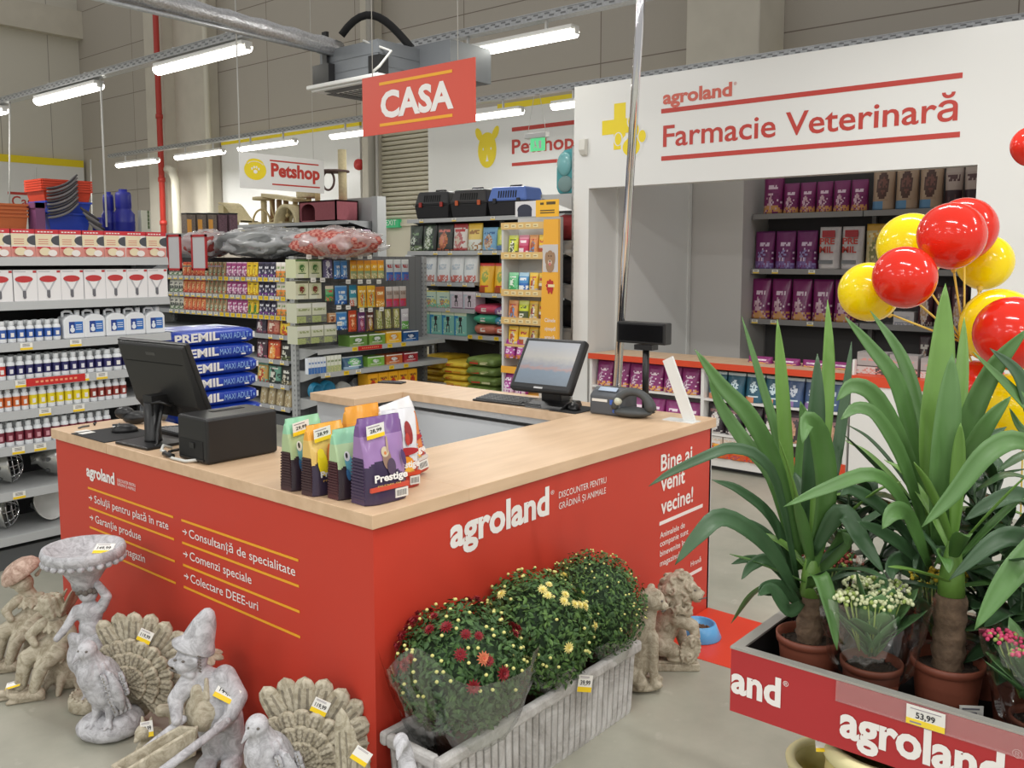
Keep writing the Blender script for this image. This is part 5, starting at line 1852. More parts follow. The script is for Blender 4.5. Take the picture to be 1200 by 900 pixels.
for k, (px, py, rgb, z_, lb) in enumerate(((565, 386, (206, 120, 100), 0.843, 'salmon bedding bag, bottom of the left bedding pile'), (565, 371, (70, 176, 140), 0.955, 'green bedding bag, middle of the left bedding pile'), (566, 354, (216, 80, 110), 1.065, 'pink bedding bag, top of the left bedding pile'),
           (585, 388, (206, 100, 80), 0.843, 'red bedding bag, bottom of the right bedding pile'), (585, 376, (70, 150, 180), 0.945, 'blue bedding bag, middle of the right bedding pile'), (585, 364, (150, 110, 160), 1.05, 'violet bedding bag, top of the right bedding pile'))):
 p = onX(px, py, BX_)
 w_ = 0.34 if k < 3 else 0.2
 g = sack_g(0.36, w_ if k != 2 else 0.36, 0.125, 24, 10, 0.5, wob=0.12, seed=k * 5)
 X = frame((-0.176, 0.05, 0.04), (0, -1, 0), (0, 0, 1))
 g.bb(0.02, 0.09, 0.0, 0.04, -0.002, 0.002, 1, X)
 o = g.build('bedding_bag', [mat('bedding_%d' % k, rgb, 0.35, noisy=0.12, scale=14), pc((236, 226, 220))], None, (BX_ + 0.18, p.y, z_))
 tag(o, lb, 'bag')
YS = mat('sack_yellow', (226, 186, 50), 0.35, noisy=0.2, scale=10)
GS = mat('sack_green', (120, 144, 74), 0.4, noisy=0.35, scale=12)
def sacks(px0, px1, ptop, n, z0, thk, X0, m, c1, c2, lab):
 a, b = onX(px0, 430, X0).y, onX(px1, 430, X0).y
 for k in range(n):
  t = thing('food_sack', lab + ', ' + ('bottom' if k == 0 else 'top' if k == n - 1 else ['', 'second from the bottom', 'third from the bottom', 'fourth from the bottom', 'fifth from the bottom', 'sixth from the bottom'][k]) , 'sack', (X0 + 0.25, (a + b) / 2 + 0.01 * sin(k * 2.1), z0 + k * thk), 0.03 * sin(k * 1.3), lab)
  g = sack_g(0.5, (a - b) * 0.98, thk * 1.08, 32, 12, 0.24, wob=0.07, seed=k + px0)
  g.build('sack', m, t)
  X = frame((-0.246, (a - b) * 0.3, thk * 0.3), (0, -1, 0), (0, 0, 1))
  g = G()
  g.bb(0, (a - b) * 0.28, 0.0, thk * 0.35, -0.004, 0.002, 0, X)
  g.bb((a - b) * 0.34, (a - b) * 0.6, 0.0, thk * 0.3, -0.004, 0.002, 1, X)
  g.build('print_marks', [pc(c1), pc(c2)], t)
sacks(489.5, 518, 417, 6, 0.112, 0.0765, 5.62, YS, (120, 70, 40), (206, 150, 40), 'yellow dog food sack in the left pile by the biscuit cartons')
sacks(516, 546, 421, 6, 0.112, 0.0727, 5.50, mat('sack_yellow_light', (238, 206, 70), 0.35, noisy=0.15, scale=10), (200, 80, 40), (236, 160, 50), 'yellow dog food sack with red print in the right yellow pile')
sacks(544, 580, 405, 5, 0.112, 0.1026, 5.45, GS, (190, 70, 50), (206, 206, 160), 'green grain sack with red print in the wide green pile')
sacks(577, 597, 430, 5, 0.112, 0.0876, 5.62, GS, (176, 90, 60), (196, 200, 150), 'green grain sack in the pile right of the wide green pile')
# ------------------------------------------------------------------ gondola end with the yellow snack display
t = thing('snack_display', 'yellow and grey end display of pet snacks with dog picture panel', 'display stand', (4.62, 3.0, 0))
DX = 4.62
Y1d, Y0d = onX(589, 340, DX).y - 3.0, onX(637, 340, DX).y - 3.0
YD = mat('display_yellow', (240, 176, 60), 0.45)
YD2 = mat('display_beige', (222, 186, 120), 0.5)
g = G()
g.bb(0.22, 0.26, Y0d - 0.02, Y1d, 0.0, 2.06)
g.bb(0.0, 0.24, Y1d - 0.012, Y1d + 0.012, 0.0, 1.96)
g.build('back_panel', mat('display_grey', (206, 206, 204), 0.5), t)
dz = [1.77, 1.395, 1.175, 0.775, 0.45]
dz = [onX(612, 297, DX).z, onX(612, 341, DX).z, onX(612, 374, DX).z, onX(612, 402, DX).z - 0.02, onX(600, 431, DX).z]
for k, z in enumerate([onX(612, 262, DX).z] + dz):
 g = G()
 if k:
  g.bb(0.01, 0.23, Y0d, Y1d, z - 0.02, z, 0)
 if k != 4:
  g.bb(-0.012, 0.0, Y0d - 0.01, Y1d + 0.01, z - 0.05, z + 0.012, 1 if k in (5,) else 0)
 X = frame((-0.0125, Y1d - 0.03, z - 0.035), (0, -1, 0), (0, 0, 1))
 if k < 4:
  for q in range(5):
   g.bb(q * 0.085, q * 0.085 + 0.055, 0, 0.03, 0, 0.002, 2, X)
   g.bb(q * 0.085 + 0.008, q * 0.085 + 0.04, 0.010, 0.018, 0, 0.0026, 3, X)
 g.build('shelf_front' if k == 0 else 'shelf', [YD2, YD, pc((236, 220, 170)), pc((150, 120, 80))], t)
pa, pb = onX(636, 258, DX - 0.02).y - 3.0, onX(655, 258, DX - 0.02).y - 3.0
zb_, zt_ = onX(640, 400, DX).z - 0.25, onX(645, 257, DX).z
g = G()
g.add([(-0.03, pa + 0.028, zb_), (-0.03, pb, zb_), (-0.03, pb, zt_), (-0.03, pa - 0.02, zt_), (0.0, pa + 0.028, zb_), (0.0, pb, zb_), (0.0, pb, zt_), (0.0, pa - 0.02, zt_)], [(0, 1, 2, 3), (4, 7, 6, 5), (0, 4, 5, 1), (1, 5, 6, 2), (2, 6, 7, 3), (3, 7, 4, 0)])
sp_ = g.build('side_panel', YD, t)
w_p = pa - pb
X = frame((-0.0305, pa, zt_ - 0.46), (0, -1, 0), (0, 0, 1))
g = G()
g.bb(0.01, w_p, 0, 0.24, 0, 0.001, 0, X)
cx_ = w_p * 0.52
for dx, dy, rx, ry, mi in ((0, 0.13, 0.04, 0.06, 1), (-0.038, 0.12, 0.018, 0.055, 1), (0.038, 0.12, 0.018, 0.055, 1), (0, 0.05, 0.045, 0.055, 1), (0, 0.085, 0.022, 0.022, 2), (-0.014, 0.14, 0.006, 0.006, 3), (0.014, 0.14, 0.006, 0.006, 3), (0, 0.095, 0.009, 0.007, 3), (0, 0.07, 0.012, 0.016, 4)):
 disc(g, cx_ + dx, dy, rx, ry, 0.0012 + 0.0004 * mi, 16, X, mi)
g.build('dog_picture', [pc((206, 200, 196)), pc((164, 130, 100)), pc((214, 196, 176)), pc((60, 46, 42)), pc((206, 120, 120))], sp_)
g = G()
disc(g, cx_, -0.12, 0.038, 0.045, 0.001, 12, X, 0)
for k in range(8):
 a = 2 * pi * k / 8
 disc(g, cx_ + 0.034 * cos(a), -0.12 + 0.042 * sin(a), 0.014, 0.016, 0.0008, 8, X, 0)
disc(g, cx_ - 0.015, -0.165, 0.012, 0.03, 0.0006, 8, X, 0)
disc(g, cx_ + 0.018, -0.165, 0.012, 0.03, 0.0006, 8, X, 0)
g.bb(cx_ - 0.048, cx_ + 0.048, -0.132, -0.108, 0, 0.0014, 1, X)
g.build('rosette', [pc((190, 50, 48)), pc((240, 222, 170))], sp_)
for k, s in enumerate(('Câinele', 'așteaptă', 'snack')):
 text(s, INK, sp_, X @ Matrix.Translation((0.035, -0.44 - 0.075 * k, 0)), width=w_p - 0.06, cap=0.035, bold=0.01)
# cards on top
g = G()
pa_, pb_ = onX(628, 245, DX).y, onX(655, 245, DX).y
g.bb(DX - 0.002, DX + 0.002, pb_, pa_, onX(640, 254, DX).z, onX(640, 234, DX).z, 0)
X = frame((DX - 0.0022, pa_, onX(640, 254, DX).z), (0, -1, 0), (0, 0, 1))
for a, b, c, d in ((0.05, 0.21, 0.03, 0.04), (0.05, 0.21, 0.05, 0.06), (0.12, 0.22, 0.105, 0.13), (0.05, 0.09, 0.105, 0.125)):
 g.bb(a, b, c, d, 0, 0.001, 1, X)
o = g.build('promo_card', [pc((244, 186, 50)), pc((90, 74, 40))])
tag(o, 'yellow promotion card on top of the snack display', 'card')
g = G()
pa_, pb_ = onX(604, 245, DX).y, onX(628, 245, DX).y
g.bb(DX - 0.002, DX + 0.002, pb_, pa_, onX(612, 254, DX).z, onX(612, 236, DX).z, 0)
X = frame((DX - 0.0022, pa_, onX(612, 254, DX).z), (0, -1, 0), (0, 0, 1))
disc(g, 0.11, 0.06, 0.085, 0.05, 0.0008, 16, X, 1)
g.bb(0.03, 0.19, 0.0, 0.05, 0, 0.0008, 1, X)
g.bb(0.02, 0.2, 0.07, 0.078, 0, 0.0012, 0, X)
o = g.build('promo_card', [pc((222, 220, 222)), pc((52, 56, 72))])
tag(o, 'white promotion card with dark car picture on the snack display', 'card')
LIM = ((206, 216, 60), (214, 222, 120), (236, 236, 220), (80, 90, 60), (90, 100, 50))
PINK = ((206, 90, 126), (226, 150, 170), (236, 220, 226), (190, 50, 90), (250, 230, 236))
ORA = ((222, 150, 90), (226, 166, 110), (150, 90, 50), (100, 140, 190), (190, 70, 50))
YPK = ((244, 196, 50), (240, 206, 90), (170, 90, 50), (206, 200, 190), (190, 60, 50))
GRP = ((110, 200, 140), (150, 216, 170), (226, 236, 220), (60, 160, 90), (236, 240, 230))
BLP = ((80, 150, 206), (170, 206, 226), (226, 236, 240), (50, 110, 190), (240, 244, 246))
BRN = ((206, 176, 80), (236, 190, 60), (110, 90, 80), (226, 220, 206), (180, 60, 50))
drow = [(291, dz[0], [(LIM, 'lime'), (PINK, 'pink'), (ORA, 'orange and blue'), (YPK, 'yellow')], 'top'),
  (327, dz[1], [(GRP, 'mint green'), (BLP, 'light blue'), (YPK, 'yellow left'), (BRN, 'yellow right')], 'second'),
  (366, dz[2], [(ORA, 'orange'), (LIM, 'lemon'), (BRN, 'yellow and white left'), (BRN, 'yellow and white right')], 'third'),
  (395, dz[3], [(YPK, 'yellow left'), (YPK, 'yellow second'), (BRN, 'yellow third'), (BRN, 'yellow fourth')], 'fourth')]
for py, z, items, nm in drow:
 xs = [591, 603, 615.5, 626.5, 637]
 for k, (pal, c) in enumerate(items):
  line_up('X', DX, xs[k], xs[k + 1], py, 1, z + 0.001, 'pouch', 'snack_pouch', 0.165, 0.07, ('photo', 'bands')[k % 2], pal, c + ' snack pouch on the ' + nm + ' shelf of the yellow display', 'pouch', fill=0.94, back=0.03)
line_up('X', DX - 0.02, 587, 627, 412, 3, onX(600, 420, DX).z, 'pouch', 'food_bag', 0.17, 0.12, 'cat', ((164, 54, 140), (180, 80, 160), (226, 190, 220), (200, 120, 60), (240, 226, 238)), 'magenta cat food bag low on the yellow display', 'bag')
line_up('X', DX - 0.02, 585, 612, 450, 2, onX(600, 461, DX).z, 'pouch', 'food_bag', 0.2, 0.12, 'cat', ((158, 52, 136), (180, 80, 160), (226, 190, 220), (220, 200, 210), (240, 226, 238)), 'magenta cat food bag behind the touch screen', 'bag')
g = G()
g.bb(DX, DX + 0.22, 3.0 + Y0d, 3.0 + Y1d, onX(600, 461, DX).z - 0.1, onX(600, 461, DX).z - 0.003)
o = g.build('display_plinth', YD)
tag(o, 'low plinth under the magenta bags of the yellow display', 'plinth')
# tall bay behind the display with backpack
t = thing('shelving_bay', 'tall grey perforated shelving upright beside the pharmacy wall', 'shelving', (4.9, 2.8, 0))
for x in (0.0, 0.95):
 g = G()
 g.bb(x, x + 0.035, -0.01, 0.075, 0, 2.68, 0)
 z = 0.1
 while z < 2.62:
  for yy in (0.012, 0.045):
   g.bb(x - 0.001, x + 0.001, yy, yy + 0.012, z, z + 0.025, 1)
  z += 0.05
 g.build('upright', [GREYSHELF, DARKGREY], t)
g = G()
g.bb(0.03, 0.95, 0.0, 0.02, 0.05, 2.6)
g.build('back_panel', GREYSHELF, t)
for z in (2.27, 1.85, 1.45, 1.05, 0.7, 0.35):
 g = G()
 g.bb(0.02, 0.97, 0.02, 0.44, z - 0.03, z)
 for x in (0.0, 0.96):
  g.prism([(0.07, z - 0.03), (0.42, z - 0.03), (0.36, z - 0.05), (0.16, z - 0.12), (0.07, z - 0.15)], -x - 0.012, -x, 0, Matrix.Rotation(pi / 2, 4, 'Z'))
 g.bb(0.02, 0.97, 0.43, 0.445, z - 0.04, z + 0.005)
 g.build('shelf', GREYSHELF, t)
for k, (z, rgb, h_, lb) in enumerate(((1.85, (150, 46, 48), 0.24, 'red pet bag on the tall bay beside the yellow panel'), (1.45, (60, 58, 62), 0.26, 'black pet bag on the tall bay under the red one'), (1.05, (40, 38, 40), 0.22, 'dark pet bag on the tall bay behind the dog picture panel'))):
 g = sack_g(0.2, 0.3, h_, 20, 10, 0.5, wob=0.1, seed=k + 70)
 o = g.build('pet_bag', mat('pet_bag_%d' % k, rgb, 0.7), None, (5.06, 3.02, z + 0.001))
 tag(o, lb, 'bag')
# teal carrier backpack
t = thing('carrier_backpack', 'teal pet carrier backpack with clear bubble front on the tall bay', 'backpack', (5.08, 2.99, 2.271))
g = G()
g.prism([(-0.10, 0.0), (0.11, 0.0), (0.135, 0.06), (0.14, 0.26), (0.11, 0.36), (0.05, 0.41), (-0.04, 0.40), (-0.1, 0.34), (-0.125, 0.24), (-0.125, 0.06)], -0.11, 0.11, 0, Matrix.Rotation(-pi / 2, 4, 'Z'))
g.build('body', mat('teal_fabric', (70, 150, 156), 0.6), t, bevel=0.03)
g = G()
g.sph((-0.11, 0.02, 0.27), (0.035, 0.085, 0.11), 18, 12)
g.build('bubble_window', mat('bubble_plastic', (130, 196, 200), 0.1, alpha=0.75, coat=1), t)
g = G()
g.sph((-0.112, 0.01, 0.09), (0.02, 0.085, 0.075), 16, 10)
g.build('mesh_pocket', mat('grey_mesh', (120, 146, 146), 0.8), t)
g = G()
g.tube([(-0.10, -0.10, 0.37), (-0.115, -0.125, 0.28), (-0.10, -0.13, 0.16), (-0.09, -0.12, 0.05)], [0.016, 0.022, 0.02, 0.012], 10)
g.tube([(0.0, -0.02, 0.40), (0.0, 0.0, 0.44), (0.0, 0.04, 0.40)], 0.008, 8)
g.build('strap', mat('grey_strap', (126, 124, 122), 0.7), t)
p = onX(632, 216, 5.3)
carrier((5.45, 3.05, 2.271), radians(95), 0.3, 0.3, 0.2, (92, 94, 98), (60, 62, 64), (60, 60, 60), 'grey pet carrier behind the teal backpack')
# ------------------------------------------------------------------ pharmacy: dark wall shelving and its bags
NX = 6.80
t = thing('wall_shelving', 'dark grey shelving with three long shelves inside the pharmacy niche', 'shelving', (NX, 2.03, 0))
SHG = mat('pharmacy_shelf', (140, 138, 136), 0.5)
g = G()
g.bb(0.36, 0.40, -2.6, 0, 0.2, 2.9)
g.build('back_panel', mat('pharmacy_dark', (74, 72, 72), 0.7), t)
yj = onX(1012, 246, NX).y - 2.03
yj2 = yj
for z in (2.125, 1.585, 1.085, 0.6):
 for a, b in ((0.0, yj + 0.004), (yj - 0.004, -2.6)):
  g = G()
  g.bb(0.0, 0.37, b, a, z - 0.03, z)
  g.bb(-0.008, 0.004, b, a, z - 0.05, z + 0.002)
  s_ = g.build('shelf', SHG, t)
  q = -0.08
  if z in (1.585, 1.085) and a == 0.0:
   for q in (-0.05, -0.25, -0.62):
    o = put('price_tag', TAG, s_, (-0.009, q, z - 0.045), -pi / 2)
for y in (yj, -2.58):
 g = G()
 g.bb(0.3, 0.37, y - 0.02, y + 0.02, 0.0, 2.9)
 g.build('upright', SHG, t)
MG = ((128, 40, 100), (116, 34, 92), (206, 170, 180), (206, 150, 90), (226, 200, 216))
MG2 = ((120, 44, 104), (104, 38, 96), (150, 140, 190), (120, 90, 150), (220, 200, 220))
BAGG = 0.16
MZ = 2.127
line_up('X', NX, 891, 915, 225, 1, MZ, 'pouch', 'cat_food_bag', 0.40, 0.16, 'cat', MG, 'tall magenta cat food bag at the left end of the top pharmacy shelf', 'bag')
line_up('X', NX, 915, 1015, 230, 5, MZ, 'pouch', 'cat_food_bag', 0.29, 0.13, 'cat', MG, 'magenta cat food bag on the top pharmacy shelf', 'bag')
line_up('X', NX, 1019, 1103, 225, 3, MZ, 'pouch', 'kraft_bag', 0.40, 0.16, 'circle', ((176, 150, 126), (84, 56, 48), (120, 76, 64), (96, 140, 176), (166, 140, 116)), 'brown paper pet food bag with dark round picture', 'bag')
line_up('X', NX, 1104, 1150, 225, 2, MZ, 'pouch', 'pet_food_bag', 0.38, 0.15, 'bands', ((178, 160, 150), (186, 170, 160), (56, 36, 42), (60, 40, 46), (90, 60, 60)), 'cream and dark pet food bag at the right end of the top pharmacy shelf', 'bag')
MZ = 1.587
line_up('X', NX, 881, 955, 290, 3, MZ, 'pouch', 'cat_food_bag', 0.37, 0.15, 'cat', MG2, 'magenta and violet cat food bag on the middle pharmacy shelf', 'bag')
o_ = line_up('X', NX, 956, 1010, 290, 2, MZ, 'pouch', 'premil_bag', 0.40, 0.15, 'plain', ((214, 208, 206), (206, 200, 200), (206, 206, 206), (214, 208, 206), (214, 208, 206)), 'white Premil bag with red print on the middle pharmacy shelf', 'bag')
for o in o_:
 X = frame((-0.078, -0.05, 0.0), (1, 0, 0), (0, 0, 1)) if False else None
 wv = max(v.co.x for v in o.data.vertices)
 X = frame((-wv * 0.72, -0.078, 0.17), (1, 0, 0), (0, 0, 1))
 text('PRE', REDINK, o, X @ Matrix.Translation((0, 0.065, 0.0)), width=wv * 1.4, cap=0.06, bold=0.03, depth=0.004)
 text('MIL', REDINK, o, X @ Matrix.Translation((0, -0.015, 0.004)), width=wv * 1.3, cap=0.06, bold=0.03, depth=0.004)
 g = G()
 g.bb(-wv * 0.6, wv * 0.6, -0.062, -0.05, 0.30, 0.365)
 g.build('red_patch', pc((170, 44, 50)), o)
 g = G()
 g.bb(-wv * 0.8, wv * 0.5, -0.083, -0.07, 0.05, 0.085)
 g.build('grey_patch', pc((120, 122, 124)), o)
line_up('X', NX, 1011, 1062, 290, 2, MZ, 'pouch', 'pet_food_bag', 0.42, 0.15, 'photo', ((200, 186, 140), (206, 160, 60), (130, 130, 80), (176, 160, 110), (226, 210, 160)), 'beige and yellow pet food bag on the middle pharmacy shelf', 'bag')
MZ = 1.087
line_up('X', NX, 877, 1000, 345, 5, MZ, 'pouch', 'cat_food_bag', 0.40, 0.16, 'cat', MG, 'magenta cat food bag on the lowest visible pharmacy shelf', 'bag', rough=0.22)
line_up('X', NX, 1046, 1072, 362, 1, MZ, 'carton', 'white_box', 0.12, 0.15, 'plain', ((214, 210, 210), (206, 206, 206), (196, 196, 200), (160, 160, 170), (180, 180, 190)), 'white box behind the balloon sticks on the pharmacy shelf', 'box')
line_up('X', NX, 1073, 1132, 350, 3, MZ, 'pouch', 'pet_food_bag', 0.36, 0.15, 'photo', ((92, 56, 62), (76, 44, 52), (190, 150, 110), (206, 190, 180), (206, 180, 160)), 'dark brown pet food bag behind the balloon sticks', 'bag')
line_up('X', NX - 0.05, 1075, 1120, 385, 3, 0.602, 'pouch', 'pet_food_bag', 0.4, 0.14, 'photo', ((70, 52, 56), (60, 44, 48), (190, 180, 170), (160, 120, 90), (206, 200, 190)), 'dark pet food bag low in the pharmacy niche', 'bag')
# low shelf unit in front of the niche
LXF = 4.75
LY1, LY0 = 2.56, 0.30
t = thing('low_shelf', 'low white shelf unit with oak top and orange red edge before the pharmacy', 'shelving', (LXF, LY1, 0))
WL = mat('white_board', (228, 226, 222), 0.4)
ORED = mat('orange_red_edge', (216, 74, 40), 0.45)
L = LY1 - LY0
g = G()
g.bb(-0.02, 0.46, -L, 0.0, 0.822, 0.862)
g.build('top', OAK, t)
g = G()
g.bb(-0.026, -0.018, -L, 0.0, 0.818, 0.866)
g.build('top_edge', ORED, t)
ydiv = onX(823, 460, LXF).y - LY1
for y in (-0.012, ydiv, -L + 0.012):
 g = G()
 g.bb(0.0, 0.44, y - 0.014, y + 0.014, 0.1, 0.822)
 g.build('divider', WL, t)
for a, b, zs_ in ((-0.026, ydiv + 0.014, (0.585, 0.30)), (ydiv - 0.014, -L + 0.026, (0.575, 0.30))):
 for z in zs_:
  g = G()
  g.bb(0.0, 0.44, b, a, z - 0.018, z)
  g.build('shelf', WL, t)
g = G()
g.bb(0.0, 0.44, -L, 0, 0.095, 0.11)
g.bb(0.43, 0.45, -L, 0, 0.1, 0.822)
g.bb(-0.004, 0.02, -L, 0, 0.04, 0.11)
g.build('carcass', WL, t)
g = G()
g.bb(-0.008, 0.0, -L, 0, 0.11, 0.20)
g.build('base_band', ORED, t)
g = G()
g.bb(0.08, 0.4, -L + 0.05, -0.05, 0.0, 0.095)
g.build('plinth', DARKGREY, t)
MG3 = ((138, 44, 110), (126, 38, 100), (196, 170, 190), (220, 160, 90), (236, 214, 226))
line_up('X', LXF, 695, 816, 432, 6, 0.586, 'pouch', 'cat_food_bag', 0.215, 0.14, 'cat', MG3, 'magenta cat food bag in the upper left bay', 'bag', fill=0.97)
line_up('X', LXF, 695, 818, 470, 6, 0.301, 'pouch', 'cat_food_bag', 0.215, 0.14, 'cat', ((146, 48, 118), (132, 40, 104), (206, 180, 200), (190, 120, 150), (240, 220, 232)), 'magenta cat food bag in the middle left bay', 'bag', fill=0.97)
TEAL = ((44, 92, 112), (40, 84, 104), (196, 214, 220), (214, 140, 100), (206, 220, 226))
line_up('X', LXF, 826, 916, 448, 4, 0.576, 'pouch', 'pet_food_bag', 0.215, 0.14, 'circle', TEAL, 'teal pet food bag with pale ring in the upper right bay', 'bag', fill=0.95)
line_up('X', LXF, 917, 985, 455, 3, 0.576, 'pouch', 'pet_food_bag', 0.215, 0.14, 'circle', ((70, 92, 130), (60, 84, 120), (190, 196, 206), (150, 120, 170), (206, 220, 226)), 'blue pet food bag behind the yucca leaves on the low shelf', 'bag', fill=0.95)
line_up('X', LXF, 825, 912, 488, 4, 0.301, 'pouch', 'pet_food_bag', 0.235, 0.15, 'photo', ((48, 42, 48), (60, 48, 54), (216, 212, 206), (196, 190, 184), (150, 110, 110)), 'black pet food bag with white cat picture on the middle right bay', 'bag', fill=0.97)
line_up('X', LXF, 913, 985, 495, 3, 0.301, 'pouch', 'pet_food_bag', 0.235, 0.15, 'photo', ((60, 46, 50), (60, 48, 54), (196, 150, 120), (176, 130, 104), (150, 110, 110)), 'dark pet food bag behind the yucca leaves on the middle right bay', 'bag', fill=0.97)
line_up('X', LXF, 824, 916, 525, 4, 0.111, 'carton', 'biscuit_carton', 0.165, 0.2, 'photo', ((214, 196, 176), (226, 222, 216), (190, 130, 84), (206, 160, 110), (226, 226, 226)), 'biscuit carton with cookie picture in the bottom right bay', 'box', fill=0.94)
line_up('X', LXF - 0.03, 833, 895, 540, 3, 0.201 - 0.09, 'pouch', 'treat_pouch', 0.11, 0.02, 'bands', ((232, 140, 40), (240, 170, 60), (220, 110, 40), (206, 90, 50), (150, 60, 110)), 'small orange treat pouch in front of the biscuit cartons', 'pouch', fill=0.9)
line_up('X', LXF + 0.2, 872, 1005, 409, 4, 0.863, 'pouch', 'cat_food_bag', 0.05, 0.12, 'plain', MG3, 'magenta bag top showing behind the oak shelf top', 'bag', fill=0.9)
# white counter further right with grey boxes on it
t = thing('white_counter', 'white counter block with orange red top edge behind the yuccas', 'counter', (4.72, 0.27, 0))
g = G()
g.bb(0, 0.5, -0.73, 0.0, 0.0, 0.79)
g.build('body', WL, t)
g = G()
g.bb(-0.008, 0.5, -0.73, 0.0, 0.79, 0.86)
g.build('top', ORED, t)
g = G()
g.bb(0.02, 0.06, -0.012, 0.004, 0.02, 0.97)
g.build('side_board', WL, t)
GBX = ((170, 166, 164), (160, 156, 154), (206, 200, 196), (90, 84, 82), (206, 150, 140))
for k, (a, b, h_) in enumerate(((1003, 1040, 0.155), (1041, 1076, 0.15), (1078, 1108, 0.14), (1110, 1140, 0.14))):
 line_up('X', 4.85, a, b, 420, 1, 0.861, 'carton', 'grey_box', h_, 0.14, 'bands', GBX, 'grey carton on the white counter, ' + ordinal(k, 4) + ' of four', 'box', fill=0.95)
# ------------------------------------------------------------------ storage on top of the far shelving, upper left
QY = 8.45
DZ = 2.0
qx0, qx1 = onY(-20, 266, QY).x, onY(278, 266, QY).x
t = gondola('far shelving with planters, crates and blue barrels stored on top', (qx0, QY, 0), 0, qx1 - qx0, 0.6, [(DZ, 0.6, 0, qx1 - qx0, []), (1.6, 0.6, 0, qx1 - qx0, []), (1.2, 0.6, 0, qx1 - qx0, [])], 2.0, col=mat('silver_shelf', (158, 160, 162), 0.4))
def q_(px, py=266):
 p = onY(px, py, QY + 0.2)
 return p.x
def crate(name, px0, px1, n, z0, hh, rgb, lab, taper=0.86, dep=0.4, pitch=None):
 a, b = q_(px0), q_(px1)
 W = b - a
 m = mat('crate_%02x%02x%02x' % rgb, rgb, 0.4)
 for k in range(n):
  g = G()
  w0, w1 = W * taper / 2, W / 2
  d0, d1 = dep * taper / 2, dep / 2
  o8 = [(-w0, -d0, 0), (w0, -d0, 0), (w0, d0, 0), (-w0, d0, 0), (-w1, -d1, hh), (w1, -d1, hh), (w1, d1, hh), (-w1, d1, hh)]
  i8 = [(x * 0.95, y * 0.95, max(z, 0.012)) for x, y, z in o8]
  g.add(o8, [(0, 3, 2, 1), (0, 1, 5, 4), (1, 2, 6, 5), (2, 3, 7, 6), (3, 0, 4, 7)])
  g.add(i8, [(0, 1, 2, 3), (0, 4, 5, 1), (1, 5, 6, 2), (2, 6, 7, 3), (3, 7, 4, 0)])
  for s in (-1, 1):
   g.bb(-w1 * 1.03, w1 * 1.03, s * d1 * 1.03 - 0.008, s * d1 * 1.03 + 0.008, hh - 0.022, hh)
   g.bb(s * w1 * 1.03 - 0.008, s * w1 * 1.03 + 0.008, -d1, d1, hh - 0.022, hh)
  o = g.build(name, m, None, ((a + b) / 2, QY + 0.28, z0 + k * (pitch or hh)))
  tag(o, lab + ', ' + ('bottom' if k == 0 else 'top' if k == n - 1 else ['', 'second from the bottom', 'third from the bottom', 'fourth from the bottom', 'fifth from the bottom'][k]) + ' of the stack', 'crate', lab)
zq = lambda py, px=60: onY(px, py, QY + 0.2).z
crate('window_planter', -14, 30, 4, DZ, 0.16, (196, 104, 56), 'terracotta coloured window planter on the far shelving', 0.9, 0.3, (zq(241) - DZ - 0.16) / 3)
crate('storage_crate', 50, 101, 2, DZ, 0.20, (42, 70, 178), 'blue storage crate below red ones', 0.84, 0.45, 0.13)
crate('storage_crate', 46, 102, 5, DZ + 0.30, 0.16, (206, 66, 40), 'red storage crate in the nested stack', 0.88, 0.45, (zq(211) - DZ - 0.30 - 0.16) / 4)
for k in range(10):
 g = G()
 y0 = zq(256 - k * 3.7)
 pts = [(q_(47 + 4.6 * j), QY - 0.02 + 0.02 * sin(j), y0 + (zq(250) - zq(254)) * 0.22 * j * j * 0.32) for j in range(9)]
 g.tube(pts, [0.010] + [0.0145] * 7 + [0.010], 8)
 o = g.build('curved_handle', mat('handle_dark', (62, 58, 62), 0.5) if k % 2 else mat('handle_grey', (118, 114, 116), 0.45))
 tag(o, 'curved dark plastic handle in the fan before the red crates, ' + ['lowest', 'second from below', 'third from below', 'fourth from below', 'fifth from below', 'sixth from below', 'seventh from below', 'eighth from below', 'ninth from below', 'topmost'][k], 'handle', 'curved handles before the crates')
for k in range(4):
 g = G()
 pts = [(q_(84 + k * 3 + 5.2 * j), QY - 0.04, zq(243 + k * 5.5 + 4.6 * j - 0.25 * j * j)) for j in range(5)]
 g.tube(pts, [0.012, 0.02, 0.024, 0.02, 0.012], 8)
 o = g.build('curved_handle', mat('handle_grey', (128, 124, 126), 0.45) if k % 2 else mat('handle_dark', (70, 64, 68), 0.5))
 tag(o, 'curved grey handle drooping right over the blue crates, ' + ordinal(k, 4) + ' of four', 'handle', 'drooping handles')
BB = mat('barrel_blue', (34, 40, 140), 0.4)
